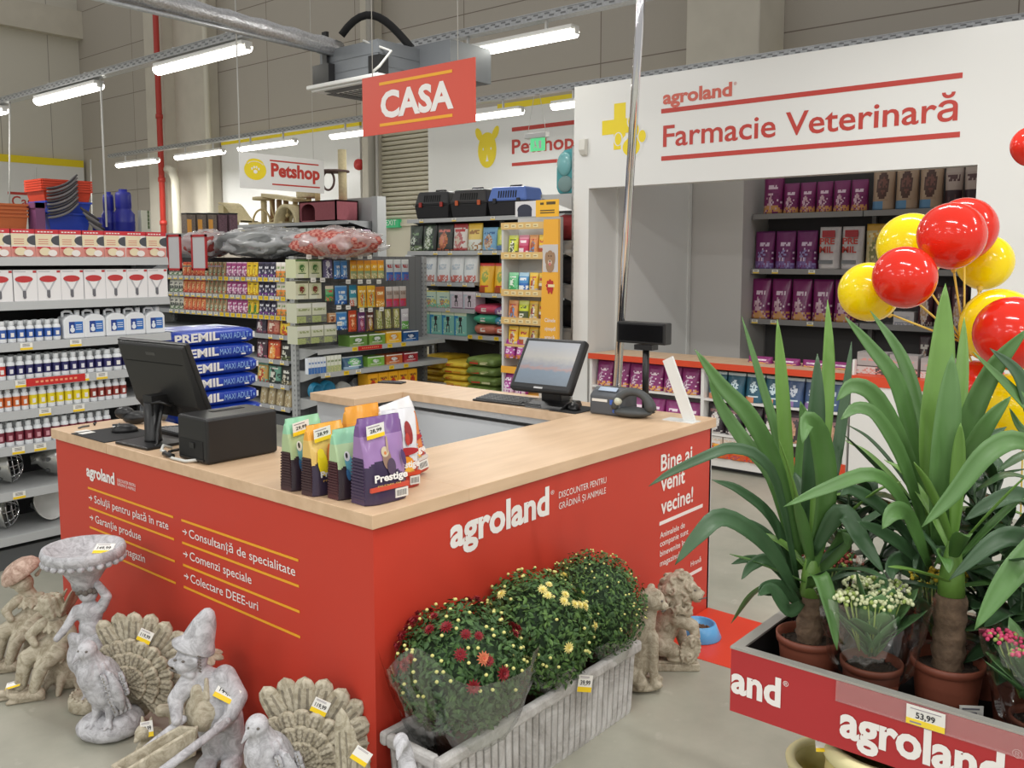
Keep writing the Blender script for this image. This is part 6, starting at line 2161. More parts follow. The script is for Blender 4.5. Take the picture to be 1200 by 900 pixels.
for k, (px, r, top, dy, lb, mid) in enumerate(((145.5, 11.5, 222, 0.2, 'tall blue barrel with stepped neck on the far shelving, right one', True), (128, 8, 224, 0.36, 'tall blue barrel on the far shelving, left of the stepped one', True), (115, 6, 255, 0.2, 'small squat blue barrel left of the tall barrels', False))):
 R = r * (q_(160) - q_(150)) / 10
 H = zq(top, px) - DZ
 g = G()
 if mid:
  pf = [(R * 0.9, 0), (R, 0.03), (R, H * 0.22), (R * 1.03, H * 0.24), (R, H * 0.26), (R, H * 0.42), (R * 0.72, H * 0.52), (R * 0.70, H * 0.55), (R * 0.74, H * 0.57), (R * 0.74, H * 0.86), (R * 0.66, H * 0.93), (R * 0.4, H * 0.94), (R * 0.4, H), (0.001, H)]
 else:
  pf = [(R * 0.9, 0), (R, 0.03), (R, H * 0.7), (R * 0.9, H * 0.8), (R * 0.92, H * 0.82), (R * 0.9, H), (0.001, H)]
 g.lathe(pf, 20)
 o = g.build('barrel', BB, None, (onY(px, 260, QY + dy).x, QY + dy, DZ))
 tag(o, lb, 'barrel')
g = G()
R = 0.05
H = zq(247, 167) - DZ
g.bb(-0.06, 0.06, -0.04, 0.04, 0, H)
for k in range(5):
 g.bb(0.02, 0.045, -0.042, -0.03, 0.05 + k * H / 6, 0.09 + k * H / 6, 1)
o = g.build('boxed_item', [pc((206, 206, 190)), pc((96, 110, 80))], None, (q_(167), QY + 0.15, DZ))
tag(o, 'narrow cream box standing alone right of the blue barrels', 'box')
g = G()
g.bb(-0.05, 0.05, -0.1, 0.1, 0, 0.30)
g.bb(-0.06, 0.06, -0.1, 0.1, 0.24, 0.30)
o = g.build('folded_parasol', mat('crate_mix', (120, 70, 110), 0.5), None, (q_(39), QY + 0.1, DZ))
tag(o, 'purple and blue crate between the orange planters and red crates', 'crate')
for k in range(5):
 px = 222 + k * 12.5
 R_ = 0.062
 t = thing('feed_tub', 'clear feed tub with black lid ' + ('and orange label' if k < 3 else 'and dark contents') + ' on far shelving, ' + ordinal(k, 5), 'tub', (onY(px, 265, QY + 0.1).x, QY + 0.12, DZ), 0, 'clear feed tubs')
 g = G()
 hh = zq(252, px) - DZ
 g.bb(-R_, R_, -R_, R_, 0, hh, 0)
 if k < 3:
  g.bb(-R_ * 0.9, R_ * 0.1, -R_ - 0.002, -R_, hh * 0.05, hh * 0.75, 1)
 g.build('tub', [mat('tub_clear_%d' % (k // 3), (124, 112, 104) if k < 3 else (112, 84, 96), 0.25, noisy=0.3, scale=60), pc((226, 160, 70))], t, bevel=0.01)
 g = G()
 g.bb(-R_ * 1.02, R_ * 1.02, -R_ * 1.02, R_ * 1.02, hh, hh + 0.02)
 g.build('lid', BLACK, t, bevel=0.004)
# cat furniture on top of another shelving that runs into the hall
KX = 6.3
ky1, ky0 = onX(277, 266, KX).y, onX(408, 262, KX).y
KZ = onX(340, 261, KX).z
t = gondola('shelving with cat trees and scratch furniture on its top, behind the pouch shelving', (KX, ky1, 0), -pi / 2, ky1 - ky0, 0.5, [(KZ, 0.5, 0, ky1 - ky0, []), (KZ - 0.35, 0.5, 0, ky1 - ky0, [])], KZ + 0.0, col=mat('silver_shelf', (158, 160, 162), 0.4), back=mat('dark_shelf_back', (60, 58, 58), 0.7))
g = G()
a, b = ky0 - 0.03, ky0 - 0.14
g.bb(KX + 0.4, KX + 0.53, b, a, 0, onX(412, 232, KX + 0.45).z)
g.bb(KX + 0.53, KX + 0.56, b, onX(345, 240, KX + 0.45).y, 0, onX(380, 234, KX + 0.45).z)
o = g.build('shelf_end_frame', GREYSHELF)
tag(o, 'tall grey end frame of the shelving right of the pink cat house', 'shelving')
PLUSH = mat('cream_plush', (214, 200, 160), 0.9, noisy=0.12, scale=30)
SISAL = mat('sisal', (196, 176, 128), 0.9, noisy=0.2, scale=60)
PINKP = mat('pink_plush', (150, 84, 92), 0.9, noisy=0.1, scale=30)
def kf(px, py, dx=0.25):
 p = onX(px, py, KX + dx)
 return p
def catpost(px, py0, py1, r, g, dx=0.25, mi=1):
 a = kf(px, py1, dx)
 b = kf(px, py0, dx)
 g.tube([(a.x, a.y, a.z), (a.x, a.y, b.z)], r, 12, mi)
# scratch wave
g = G()
p0 = kf(267, 262)
pts = []
for k in range(17):
 s = k / 16
 px = 267 + 26 * s
 py = 240 + 21 * (0.5 - 0.5 * cos(pi * s)) - 3 * sin(pi * 2 * s) * 0.3
 pts.append((px, py))
vs, fs = [], []
for px, py in pts:
 for dx in (0.08, 0.40):
  for dz in (0.0, 0.03):
   p = kf(px, py, 0.25)
   vs.append((KX + dx, p.y, p.z + dz))
for k in range(16):
 o4 = k * 4
 fs += [(o4, o4 + 4, o4 + 6, o4 + 2), (o4 + 1, o4 + 3, o4 + 7, o4 + 5), (o4, o4 + 1, o4 + 5, o4 + 4), (o4 + 2, o4 + 6, o4 + 7, o4 + 3)]
g.add(vs, fs, 0, True)
p = kf(268, 262)
g.bb(KX + 0.1, KX + 0.38, kf(272, 262).y, kf(266, 262).y, KZ + 0.001, kf(268, 241).z)
o = g.build('scratch_wave', PLUSH)
tag(o, 'cream wave shaped scratcher at the left end of the cat furniture', 'scratcher')
# small tree with round platform
t = thing('cat_tree', 'cream cat tree with round top platform and single post', 'cat tree', (KX + 0.25, kf(309, 262).y, KZ + 0.001))
def rel(p):
 return Vector(p) - Vector(t.location)
g = G()
c = rel(kf(309, 233))
g.lathe([(0.001, -0.02), (0.165, -0.02), (0.17, 0.0), (0.165, 0.025), (0.001, 0.025)], 20, c=(0, c.y, c.z))
g.build('platform', PLUSH, t)
g = G()
g.tube([(0, c.y, 0.03), (0, c.y, c.z)], 0.045, 12)
g.build('post', PLUSH, t)
g = G()
g.bb(-0.15, 0.15, -0.18, 0.18, 0, 0.035)
g.build('base', PLUSH, t)
g = G()
for k in range(14):
 a0 = pi * k / 13
 pass
pts = [Vector((-0.05, c.y + 0.22 * cos(a), 0.03 + 0.2 * sin(a))) for a in [pi * k / 14 for k in range(15)]]
g.tube(pts, 0.015, 8)
g.build('hoop', SISAL, t)
# tree with rope posts and ramp
t = thing('cat_tree', 'cat tree with brown posts, hanging rope and sloping perch in the middle', 'cat tree', (KX + 0.25, kf(330, 262).y, KZ + 0.001))
g = G()
g.bb(-0.15, 0.15, -0.22, 0.22, 0, 0.03)
g.build('base', PLUSH, t)
for px in (319, 327, 335, 346):
 c = rel(kf(px, 234))
 g = G()
 g.tube([(0.0, c.y, 0.02), (0.0, c.y, c.z)], 0.04, 10)
 g.build('post', mat('brown_sisal', (150, 120, 86), 0.9, noisy=0.2, scale=50) if px < 340 else SISAL, t)
g = G()
c1, c2 = rel(kf(315, 231)), rel(kf(352, 237))
g.add([(-0.14, c1.y, c1.z), (0.14, c1.y, c1.z), (0.14, c2.y, c2.z), (-0.14, c2.y, c2.z), (-0.14, c1.y, c1.z + 0.05), (0.14, c1.y, c1.z + 0.05), (0.14, c2.y, c2.z + 0.05), (-0.14, c2.y, c2.z + 0.05)], [(0, 3, 2, 1), (4, 5, 6, 7), (0, 1, 5, 4), (1, 2, 6, 5), (2, 3, 7, 6), (3, 0, 4, 7)])
g.build('perch', PLUSH, t)
g = G()
c = rel(kf(325, 236))
g.tube([(-0.13, c.y, c.z), (-0.15, c.y - 0.08, c.z - 0.15), (-0.14, c.y - 0.12, c.z - 0.26), (-0.15, c.y - 0.02, c.z - 0.3)], 0.012, 8)
g.build('rope', SISAL, t)
# arch tunnel
t = thing('cat_tunnel', 'cream arch shaped cat tunnel beside the pink cat house', 'cat tunnel', (KX + 0.2, kf(347, 262).y, KZ + 0.001))
R_ = (kf(334, 262).y - kf(361, 262).y) / 2
vs, fs = [], []
for k in range(19):
 a = pi * k / 18
 for rr, xx in ((R_, -0.15), (R_ * 0.82, -0.15), (R_ * 0.82, 0.15), (R_, 0.15)):
  vs.append((xx, rr * cos(a), rr * sin(a)))
for k in range(18):
 for j in range(4):
  fs.append((k * 4 + j, k * 4 + (j + 1) % 4, k * 4 + 4 + (j + 1) % 4, k * 4 + 4 + j))
g = G()
g.add(vs, fs, 0, True)
g.build('arch', PLUSH, t)
g = G()
g.tube([(-0.1, 0.0, R_ * 0.8), (-0.1, 0.0, R_ * 0.45)], 0.006, 6)
g.sph((-0.1, 0, R_ * 0.4), 0.03, 10, 8)
g.build('toy', SISAL, t)
# pink house with tall posts
c0, c1 = kf(364, 259), kf(407, 259)
t = thing('cat_tree', 'tall cat tree with pink cube house, cream drum and thin high platform', 'cat tree', (KX + 0.25, (c0.y + c1.y) / 2, KZ + 0.001))
w2 = (c0.y - c1.y) / 2
zt = rel(kf(385, 236)).z
g = G()
X = Matrix.Rotation(-pi / 2, 4, 'Z')
n_ = 10
hx, rx = -w2 * 0.42, w2 * 0.42
g.bb(-0.2, 0.2, -w2, w2, 0, 0.02)
g.bb(-0.2, 0.2, -w2, w2, zt - 0.02, zt)
g.bb(-0.2, 0.2, -w2, -w2 + 0.02, 0, zt)
g.bb(-0.2, 0.2, w2 - 0.02, w2, 0, zt)
g.bb(0.18, 0.2, -w2, w2, 0, zt)
g.bb(-0.2, -0.18, -w2, w2 * 0.12, 0, zt)
g.bb(-0.2, -0.18, w2 * 0.88, w2, 0, zt)
arc = [(w2 * 0.5 + w2 * 0.38 * cos(a), zt * 0.55 + zt * 0.32 * sin(a)) for a in [pi * k / n_ for k in range(n_ + 1)]]
for k in range(n_):
 (ya, za), (yb, zb2) = arc[k], arc[k + 1]
 g.add([(-0.2, ya, za), (-0.2, yb, zb2), (-0.2, yb, zt), (-0.2, ya, zt), (-0.18, ya, za), (-0.18, yb, zb2), (-0.18, yb, zt), (-0.18, ya, zt)], [(0, 1, 2, 3), (4, 7, 6, 5), (0, 4, 5, 1), (2, 6, 7, 3), (1, 5, 6, 2), (0, 3, 7, 4)])
g.build('cube_house', PINKP, t)
g = G()
c = rel(kf(360, 232))
g.lathe([(0.001, 0), (0.15, 0), (0.155, 0.02), (0.155, 0.1), (0.14, 0.13), (0.11, 0.09), (0.001, 0.08)], 18, c=(0, c.y, c.z))
g.build('drum', PLUSH, t)
for px, py in ((362, 232), (372, 222)):
 c = rel(kf(px, py))
 g = G()
 g.tube([(0.0, c.y, 0.0 if px == 362 else zt), (0.0, c.y, c.z)], 0.04, 10)
 g.build('post', SISAL, t)
g = G()
c = rel(kf(398, 203))
g.tube([(0.05, c.y, zt), (0.05, c.y, rel(kf(398, 175)).z)], 0.06, 12)
g.build('tall_post', PLUSH, t)
g = G()
cc = rel(kf(391, 202))
g.lathe([(0.001, 0), (0.22, 0), (0.22, 0.025), (0.001, 0.025)], 18, c=(0.0, cc.y, cc.z))
g.build('high_platform', mat('taupe_plush', (104, 84, 80), 0.9), t)
g = G()
cc = rel(kf(388, 212))
g.tube([Vector((-0.05, cc.y + 0.13 * cos(a), cc.z + 0.13 * sin(a))) for a in [2 * pi * k / 20 for k in range(21)]], 0.016, 8)
g.build('hoop', mat('taupe_plush', (104, 84, 80), 0.9), t)
# little packs under the cat shelf
line_up('X', KX, 349, 378, 268, 3, KZ - 0.348, 'carton', 'litter_pack', 0.26, 0.14, 'plain', ((206, 214, 210), (200, 206, 206), (150, 176, 170), (140, 170, 160), (120, 150, 150)), 'pale pack on the shelf under the pink cat house', 'pack', fill=0.8)
# ------------------------------------------------------------------ floor mat and feeding bowl beside the counter
g = G()
g.add([(1.59, 0.012, 0.001), (2.13, 0.012, 0.001), (2.115, -0.40, 0.001), (2.10, -0.95, 0.001), (1.61, -0.95, 0.001)][::-1], [(0, 1, 2, 3, 4)])
o = g.build('floor_mat', mat('mat_red', (216, 64, 38), 0.35), solid=0.0016)
tag(o, 'glossy red floor mat beside the counter corner under the blue bowl', 'mat')
t = thing('feeding_bowl', 'light blue plastic feeding bowl with kibble on the red mat', 'bowl', (1.80, -0.115, 0.002))
g = G()
g.lathe([(0.098, 0), (0.10, 0.004), (0.075, 0.062), (0.07, 0.065), (0.064, 0.06), (0.055, 0.025), (0.001, 0.022)], 28)
g.build('bowl', mat('bowl_light_blue', (88, 164, 218), 0.3), t)
g = G()
rnd = random.Random(3)
for k in range(150):
 a, r = rnd.uniform(0, 2 * pi), 0.055 * sqrt(rnd.random())
 g.sph((r * cos(a), r * sin(a), 0.032 + 0.012 * rnd.random() * (1 - r / 0.06)), 0.0055, 6, 4)
g.build('kibble', mat('kibble', (112, 84, 62), 0.8), t, kind='stuff')
# ------------------------------------------------------------------ fluted stone trough with three chrysanthemums
def stone(name, light, dark, sc=26, bump=0.5):
 m = bpy.data.materials.new(name)
 m.use_nodes = True
 nt = m.node_tree
 b = nt.nodes['Principled BSDF']
 tc = nt.nodes.new('ShaderNodeTexCoord')
 n = nt.nodes.new('ShaderNodeTexNoise')
 n.inputs['Scale'].default_value = sc
 n.inputs['Detail'].default_value = 8
 n.inputs['Roughness'].default_value = 0.7
 n.inputs['Distortion'].default_value = 1.2
 r = nt.nodes.new('ShaderNodeValToRGB')
 r.color_ramp.elements[0].position = 0.36
 r.color_ramp.elements[0].color = tuple(lin(v) for v in dark) + (1,)
 r.color_ramp.elements[1].position = 0.60
 r.color_ramp.elements[1].color = tuple(lin(v) for v in light) + (1,)
 n2 = nt.nodes.new('ShaderNodeTexNoise')
 n2.inputs['Scale'].default_value = 160
 n2.inputs['Detail'].default_value = 3
 bp = nt.nodes.new('ShaderNodeBump')
 bp.inputs['Strength'].default_value = bump
 bp.inputs['Distance'].default_value = 0.003
 nt.links.new(tc.outputs['Object'], n.inputs['Vector'])
 nt.links.new(tc.outputs['Object'], n2.inputs['Vector'])
 nt.links.new(n.outputs['Fac'], r.inputs['Fac'])
 nt.links.new(r.outputs['Color'], b.inputs['Base Color'])
 nt.links.new(n2.outputs['Fac'], bp.inputs['Height'])
 nt.links.new(bp.outputs['Normal'], b.inputs['Normal'])
 b.inputs['Roughness'].default_value = 0.75
 return m
ST_BLUE = stone('washed_pale_stone', (198, 198, 202), (150, 149, 152))
ST_CREAM = stone('washed_cream_stone', (194, 186, 166), (146, 136, 114))
ST_WARM = stone('washed_warm_stone', (190, 180, 160), (142, 130, 110))
ST_WASH = stone('antique_wash_stone', (150, 142, 124), (120, 112, 98))
WASH = mat('dark_antique_wash', (104, 98, 92), 0.8)
TX0, TX1, TY0, TY1, TZ = 0.0, 1.07, -0.272, -0.012, 0.27
t = thing('stone_planter', 'long fluted stone trough planter standing along the agroland panel', 'planter', ((TX0 + TX1) / 2, (TY0 + TY1) / 2, 0))
lx, ly = (TX1 - TX0) / 2, (TY1 - TY0) / 2
def scallop(sc_, hx, hy, n_long, n_short, amp):
 pts = []
 for (x0, y0, x1, y1, n_) in ((-hx, -hy, hx, -hy, n_long), (hx, -hy, hx, hy, n_short), (hx, hy, -hx, hy, n_long), (-hx, hy, -hx, -hy, n_short)):
  L = hypot(x1 - x0, y1 - y0)
  dx, dy = (x1 - x0) / L, (y1 - y0) / L
  for k in range(n_ * 10):
   s = k / (n_ * 10)
   ph = (k % 10) / 10
   o_ = amp * 0.25 * sin(pi * (ph - 0.2) / 0.8) if ph >= 0.2 else -amp * (0.9 if ph else 0.5)
   pts.append(((x0 + (x1 - x0) * s + dy * o_) * sc_, (y0 + (y1 - y0) * s - dx * o_) * sc_))
 return pts
g = G()
rings = []
for z, sc_, amp in ((0.0, 0.93, 0.006), (0.02, 0.94, 0.022), (0.20, 0.965, 0.023), (0.225, 0.97, 0.020), (0.235, 0.975, 0.0)):
 rings.append([(x, y, z) for x, y in scallop(sc_, lx - 0.012, ly - 0.012, 30, 8, amp)])
n_ = len(rings[0])
vs = [p for r in rings for p in r]
fs = []
for j in range(len(rings) - 1):
 for k in range(n_):
  fs.append((j * n_ + k, j * n_ + (k + 1) % n_, (j + 1) * n_ + (k + 1) % n_, (j + 1) * n_ + k))
fs.append(tuple(range(n_))[::-1])
g.add(vs, fs, 0, False)
g.build('body', stone('trough_stone', (206, 204, 202), (164, 160, 156), 7, 0.4), t)
g = G()
for a, b_, c, d in ((-lx, lx, -ly, -ly + 0.03), (-lx, lx, ly - 0.03, ly), (-lx, -lx + 0.03, -ly + 0.03, ly - 0.03), (lx - 0.03, lx, -ly + 0.03, ly - 0.03)):
 g.bb(a, b_, c, d, 0.228, TZ)
o = g.build('rim', MATS.get('x') or bpy.data.materials['trough_stone'], t, bevel=0.010)
g = G()
g.bb(-lx + 0.03, lx - 0.03, -ly + 0.03, ly - 0.03, 0.10, 0.15)
g.build('soil', mat('dark_soil', (52, 42, 36), 0.95, noisy=0.3, scale=60, bump=0.5), t)
def price_card(px, py, p, rz, label, w_=0.062, h_=0.045, tilt=-0.5, txt=None, roll=0.0):
 """small shop price card leaning on something"""
 t = thing('price_card', label, 'price tag', p)
 X = Matrix.Rotation(rz, 4, 'Z') @ Matrix.Rotation(roll, 4, 'Y') @ Matrix.Rotation(tilt, 4, 'X')
 g = G()
 g.bb(-w_ / 2, w_ / 2, -0.0008, 0.0008, 0, h_, 0, X)
 g.bb(-w_ / 2, w_ / 2, -0.0011, 0.0, 0, h_ * 0.3, 1, X)
 for k in range(2):
  g.bb(-w_ * 0.4, w_ * 0.25, -0.0011, 0, h_ * (0.82 + 0.07 * k), h_ * (0.85 + 0.07 * k), 2, X)
 g.build('card', [pc((236, 234, 228)), pc((244, 208, 30)), pc((150, 140, 150))], t)
 if txt:
  F_ = X @ frame((-w_ * 0.36, -0.0009, h_ * 0.42), (1, 0, 0), (0, 0, 1))
  text(txt, pc((40, 40, 44)), t, F_, width=w_ * 0.72, cap=h_ * 0.28, bold=0.02, depth=0.0006)
 return t
VIEW = -radians(50)      # stones face the shopper: local x runs to the right as seen from the aisle, y away
p = onY(683, 815, TY0 - 0.012)
price_card(0, 0, (p.x, TY0 - 0.016, 0.225), VIEW * 0.2, 'price card with yellow foot on the front of the fluted trough', 0.07, 0.055, -0.15, '39,99', 0.35)
LEAFM = [mat('mum_leaf_a', (52, 84, 40), 0.6), mat('mum_leaf_b', (70, 104, 50), 0.6), mat('mum_leaf_c', (92, 126, 62), 0.6), mat('mum_core_dark', (34, 58, 30), 0.7)]
def foliage(c, rx, ry, rz, n_, size, rnd, mats=(0, 1, 2), core=3, narrow=0.42):
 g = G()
 g.sph(c, (rx * 0.82, ry * 0.82, rz * 0.82), 18, 12, core)  # dark inner ball, added to block light between the leaves
 for k in range(n_):
  th = rnd.uniform(0, 2 * pi)
  u = rnd.uniform(-0.95, 1.0)
  q = sqrt(max(0, 1 - u * u))
  d = Vector((q * cos(th), q * sin(th), u))
  f = rnd.uniform(0.80, 1.04) * (1 + 0.06 * noise.noise(d * 4))
  p = Vector(c) + Vector((d.x * rx, d.y * ry, d.z * rz)) * f
  nrm = (d + Vector((rnd.uniform(-.9, .9), rnd.uniform(-.9, .9), rnd.uniform(-.3, 1.0)))).normalized()
  a = nrm.cross(Vector((rnd.uniform(-1, 1), rnd.uniform(-1, 1), rnd.uniform(-1, 1)))).normalized()
  b_ = nrm.cross(a)
  s = size * rnd.uniform(0.6, 1.25)
  mid = p + nrm * s * 0.12
  mi = rnd.choice(mats)
  g.add([p - a * s, p - a * s * 0.2 + b_ * s * narrow, p + a * s * 0.35 + b_ * s * narrow * 0.9, p + a * s, p + a * s * 0.35 - b_ * s * narrow * 0.9, p - a * s * 0.2 - b_ * s * narrow, mid],
   [(0, 1, 6), (1, 2, 6), (2, 3, 6), (3, 4, 6), (4, 5, 6), (5, 0, 6)], mi, False)
 return g
def flower_mesh(name, r, rgb, core, layers=3, n_=12):
 g = G()
 for L in range(layers):
  q = 1 - L * 0.28
  for k in range(n_):
   a = 2 * pi * (k + 0.5 * (L % 2)) / n_
   d = Vector((cos(a), sin(a), 0))
   s = Vector((-sin(a), cos(a), 0))
   z0 = L * r * 0.12
   g.add([d * r * 0.1 + Vector((0, 0, z0)), d * r * q * 0.55 + s * r * 0.16 + Vector((0, 0, z0 + r * 0.13)), d * r * q + Vector((0, 0, z0 + r * (0.08 + 0.12 * L))), d * r * q * 0.55 - s * r * 0.16 + Vector((0, 0, z0 + r * 0.13)), ], [(0, 1, 2, 3)], 0, False)
 g.sph((0, 0, r * 0.25), (r * 0.22, r * 0.22, r * 0.16), 8, 5, 1)
 return g.mesh(name, [mat('petal_%02x%02x%02x' % rgb, rgb, 0.6), mat('petal_%02x%02x%02x' % core, core, 0.6)])
def on_dome(c, rx, ry, rz, th, u, f=1.06):
 q = sqrt(max(0, 1 - u * u))
 d = Vector((q * cos(th), q * sin(th), u))
 return Vector((c[0] + d.x * rx * f, c[1] + d.y * ry * f, c[2] + d.z * rz * f)), d
FILM2 = film('cellophane', 0.05, 0.55, 0.07)
def sleeve(c, z0, r0, z1, r1, n_, seed, peaks=0.05):
 g = G()
 vs, fs = [], []
 m_ = 8
 for j in range(m_ + 1):
  s = j / m_
  for k in range(n_):
   a = 2 * pi * k / n_
   r = r0 + (r1 - r0) * (s ** 0.5) + 0.012 * s * noise.noise(Vector((cos(a) * 3 + seed, sin(a) * 3, s * 3))) + 0.005 * sin(k * 2.6 + j)
   z = z0 + (z1 - z0) * s + (peaks * (max(0, noise.noise(Vector((cos(a) * 1.6 + seed, sin(a) * 1.6, 0)))) * 2.2 - 0.3) if j == m_ else 0)
   vs.append((c[0] + r * cos(a), c[1] + r * sin(a), z))
 for j in range(m_):
  for k in range(n_):
   fs.append((j * n_ + k, j * n_ + (k + 1) % n_, (j + 1) * n_ + (k + 1) % n_, (j + 1) * n_ + k))
 g.add(vs, fs, 0, True)
 return g
rnd = random.Random(11)
RM = flower_mesh('flower', 0.025, (134, 24, 34), (100, 14, 26))
OM = flower_mesh('flower', 0.025, (206, 120, 84), (190, 84, 60))
YM = flower_mesh('flower', 0.020, (240, 228, 150), (226, 206, 90), 3, 12)
g = G()
g.sph((0, 0, 0), (0.0058, 0.0058, 0.005), 8, 6)
BUDY = g.mesh('bud', mat('bud_pale', (216, 212, 130), 0.6))
spec = [('red', 0.215, -0.148, 0.435, 0.195, 0.19, 1600, 'large chrysanthemum with dark red flowers wrapped in clear film'),
  ('yellow', 0.595, -0.135, 0.42, 0.195, 0.205, 1600, 'chrysanthemum with pale yellow flowers in the middle of the trough'),
  ('green', 0.93, -0.14, 0.415, 0.195, 0.19, 1900, 'dense green chrysanthemum still in bud at the lion end of the trough')]
for nm, x, y, zc, r, rz_, nl, lb in spec:
 t = thing('chrysanthemum', lb, 'plant', (x, y, 0.152))
 c = (0, 0, zc - 0.152)
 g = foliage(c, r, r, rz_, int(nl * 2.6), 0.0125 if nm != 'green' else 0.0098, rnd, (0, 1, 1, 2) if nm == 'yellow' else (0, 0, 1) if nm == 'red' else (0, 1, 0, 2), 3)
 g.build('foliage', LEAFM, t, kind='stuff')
 g = G()
 g.lathe([(0.07, 0.0), (0.085, 0.115), (0.09, 0.12), (0.08, 0.118), (0.001, 0.11)], 18)
 g.build('pot', mat('pot_brown', (96, 58, 44), 0.6), t)
 if nm == 'red':
  spots = [(-2.0 + 0.0, 0.5)] + [(rnd.uniform(-pi, pi), rnd.uniform(0.1, 0.95)) for k in range(40)]
  for k, (th, u) in enumerate(spots):
   p, d = on_dome(c, r, r, rz_, th, u)
   o = put('flower', OM if k == 0 else RM, t, p)
   o.rotation_euler = d.to_track_quat('Z', 'Y').to_euler()
   s_ = rnd.uniform(0.65, 1.1)
   o.scale = (s_, s_, s_)
  for k in range(95):
   p, d = on_dome(c, r, r, rz_, rnd.uniform(-pi, pi), rnd.uniform(-0.1, 0.98), 1.055)
   put('bud', BUDY, t, p)
  g = sleeve((0, 0), 0.06, 0.11, 0.36, 0.245, 44, 5, 0.07)
  g.build('film_sleeve', FILM2, t, label='clear film sleeve')
 elif nm == 'yellow':
  for th, u in [(-2.2, 0.86), (-2.1, 0.80), (-1.75, 0.70), (-1.6, 0.76), (-1.5, 0.62), (-1.35, 0.58), (-1.2, 0.52), (-1.9, 0.9), (2.9, 0.75), (-0.6, 0.55), (-0.3, 0.8), (-0.2, 0.5), (-1.0, 0.15), (-1.9, 0.1)]:
   p, d = on_dome(c, r, r, rz_, th, u, 1.05)
   o = put('flower', YM, t, p)
   o.rotation_euler = d.to_track_quat('Z', 'Y').to_euler()
   s_ = rnd.uniform(0.7, 1.1)
   o.scale = (s_, s_, s_)
  for k in range(85):
   p, d = on_dome(c, r, r, rz_, rnd.uniform(-pi, pi), rnd.uniform(-0.2, 0.98), 1.04)
   put('bud', BUDY, t, p)
  g = sleeve((0, 0), 0.06, 0.11, 0.20, 0.155, 40, 9, 0.05)
  g.build('film_sleeve', FILM2, t, label='clear film sleeve')
 else:
  for k in range(90):
   p, d = on_dome(c, r, r, rz_, rnd.uniform(-pi, pi), rnd.uniform(-0.2, 0.98), 1.04)
   o = put('bud', BUDY, t, p)
   o.scale = (0.7, 0.7, 0.7)
  g = sleeve((0, 0), 0.06, 0.11, 0.19, 0.165, 40, 13, 0.05)
  g.build('film_sleeve', FILM2, t, label='clear film sleeve')
# ------------------------------------------------------------------ carved stone figures along the services side
# local frame of every figure: x to the right, y away from the aisle, z up; base at the origin
def feather(g, base, ang, L, wd, y, mi=0, tilt=0.0, th=0.35):
 d = Vector((cos(ang), tilt, sin(ang))).normalized()
 c = Vector(base) + d * (L * 0.55) + Vector((0, y, 0))
 g.sph(c, (wd, wd * th, L * 0.5), 12, 10, mi, rotv(d) @ Matrix.Rotation(0, 3, 'Z'))
 return d
def feather_ellipsoid(g, c, d, side, L, wd, thk, mi=0):
 """flat feather: long along d, wide along side"""
 d = Vector(d).normalized()
 side = (Vector(side) - d * Vector(side).dot(d)).normalized()
 n_ = d.cross(side)
 R = Matrix((side, n_, d)).transposed()
 g.sph(c, (wd, thk, L), 14, 10, mi, R)
def blade(g, base, d, side, L, wd, thk, ribs=9):
 """carved feather: rounded tip, raised quill with slanting barbs on its viewer side, flat behind"""
 d = Vector(d).normalized()
 side = (Vector(side) - d * Vector(side).dot(d)).normalized()
 up = d.cross(side)
 if up.y > 0:
  up = -up
 nu, nv = 8, 18
 vs = []
 for j in range(nv + 1):
  v = j / nv
  w_ = wd * (0.55 + 0.45 * min(1, v * 2)) * sqrt(max(0.0, 1 - max(0, (v - 0.72) / 0.28) ** 2.2))
  for i in range(nu + 1):
   u = 2 * i / nu - 1
   hgt = thk * (0.75 * sqrt(max(0, 1 - u * u)) + 0.35 * max(0, 1 - abs(u) * 4) - 0.2 * max(0, 1 - abs(abs(u) - 0.35) * 5))
   hgt += thk * 0.22 * sin(2 * pi * (v * ribs - abs(u) * 1.1)) * (1 - abs(u) * 0.3) * (abs(u) > 0.12)
   vs.append(Vector(base) + d * (L * v) + side * (w_ * u) + up * max(hgt * (1 if w_ > 0.003 else 0.1), 0.0))
 fs, ms = [], []
 for j in range(nv):
  for i in range(nu):
   k = j * (nu + 1) + i
   fs.append((k, k + 1, k + nu + 2, k + nu + 1))
   ms.append(1 if (i in (2, 5) and 2 < j < 15) else 0)
 m = len(vs)
 vs += [p - up * 0.004 for p in vs]
 fs += [tuple(q + m for q in reversed(f)) for f in fs]
 for j in range(nv):
  for e in (0, nu):
   k = j * (nu + 1) + e
   fs.append((k, k + nu + 1, k + nu + 1 + m, k + m))
 g.add(vs, fs, ms + [0] * (len(fs) - len(ms)), True)
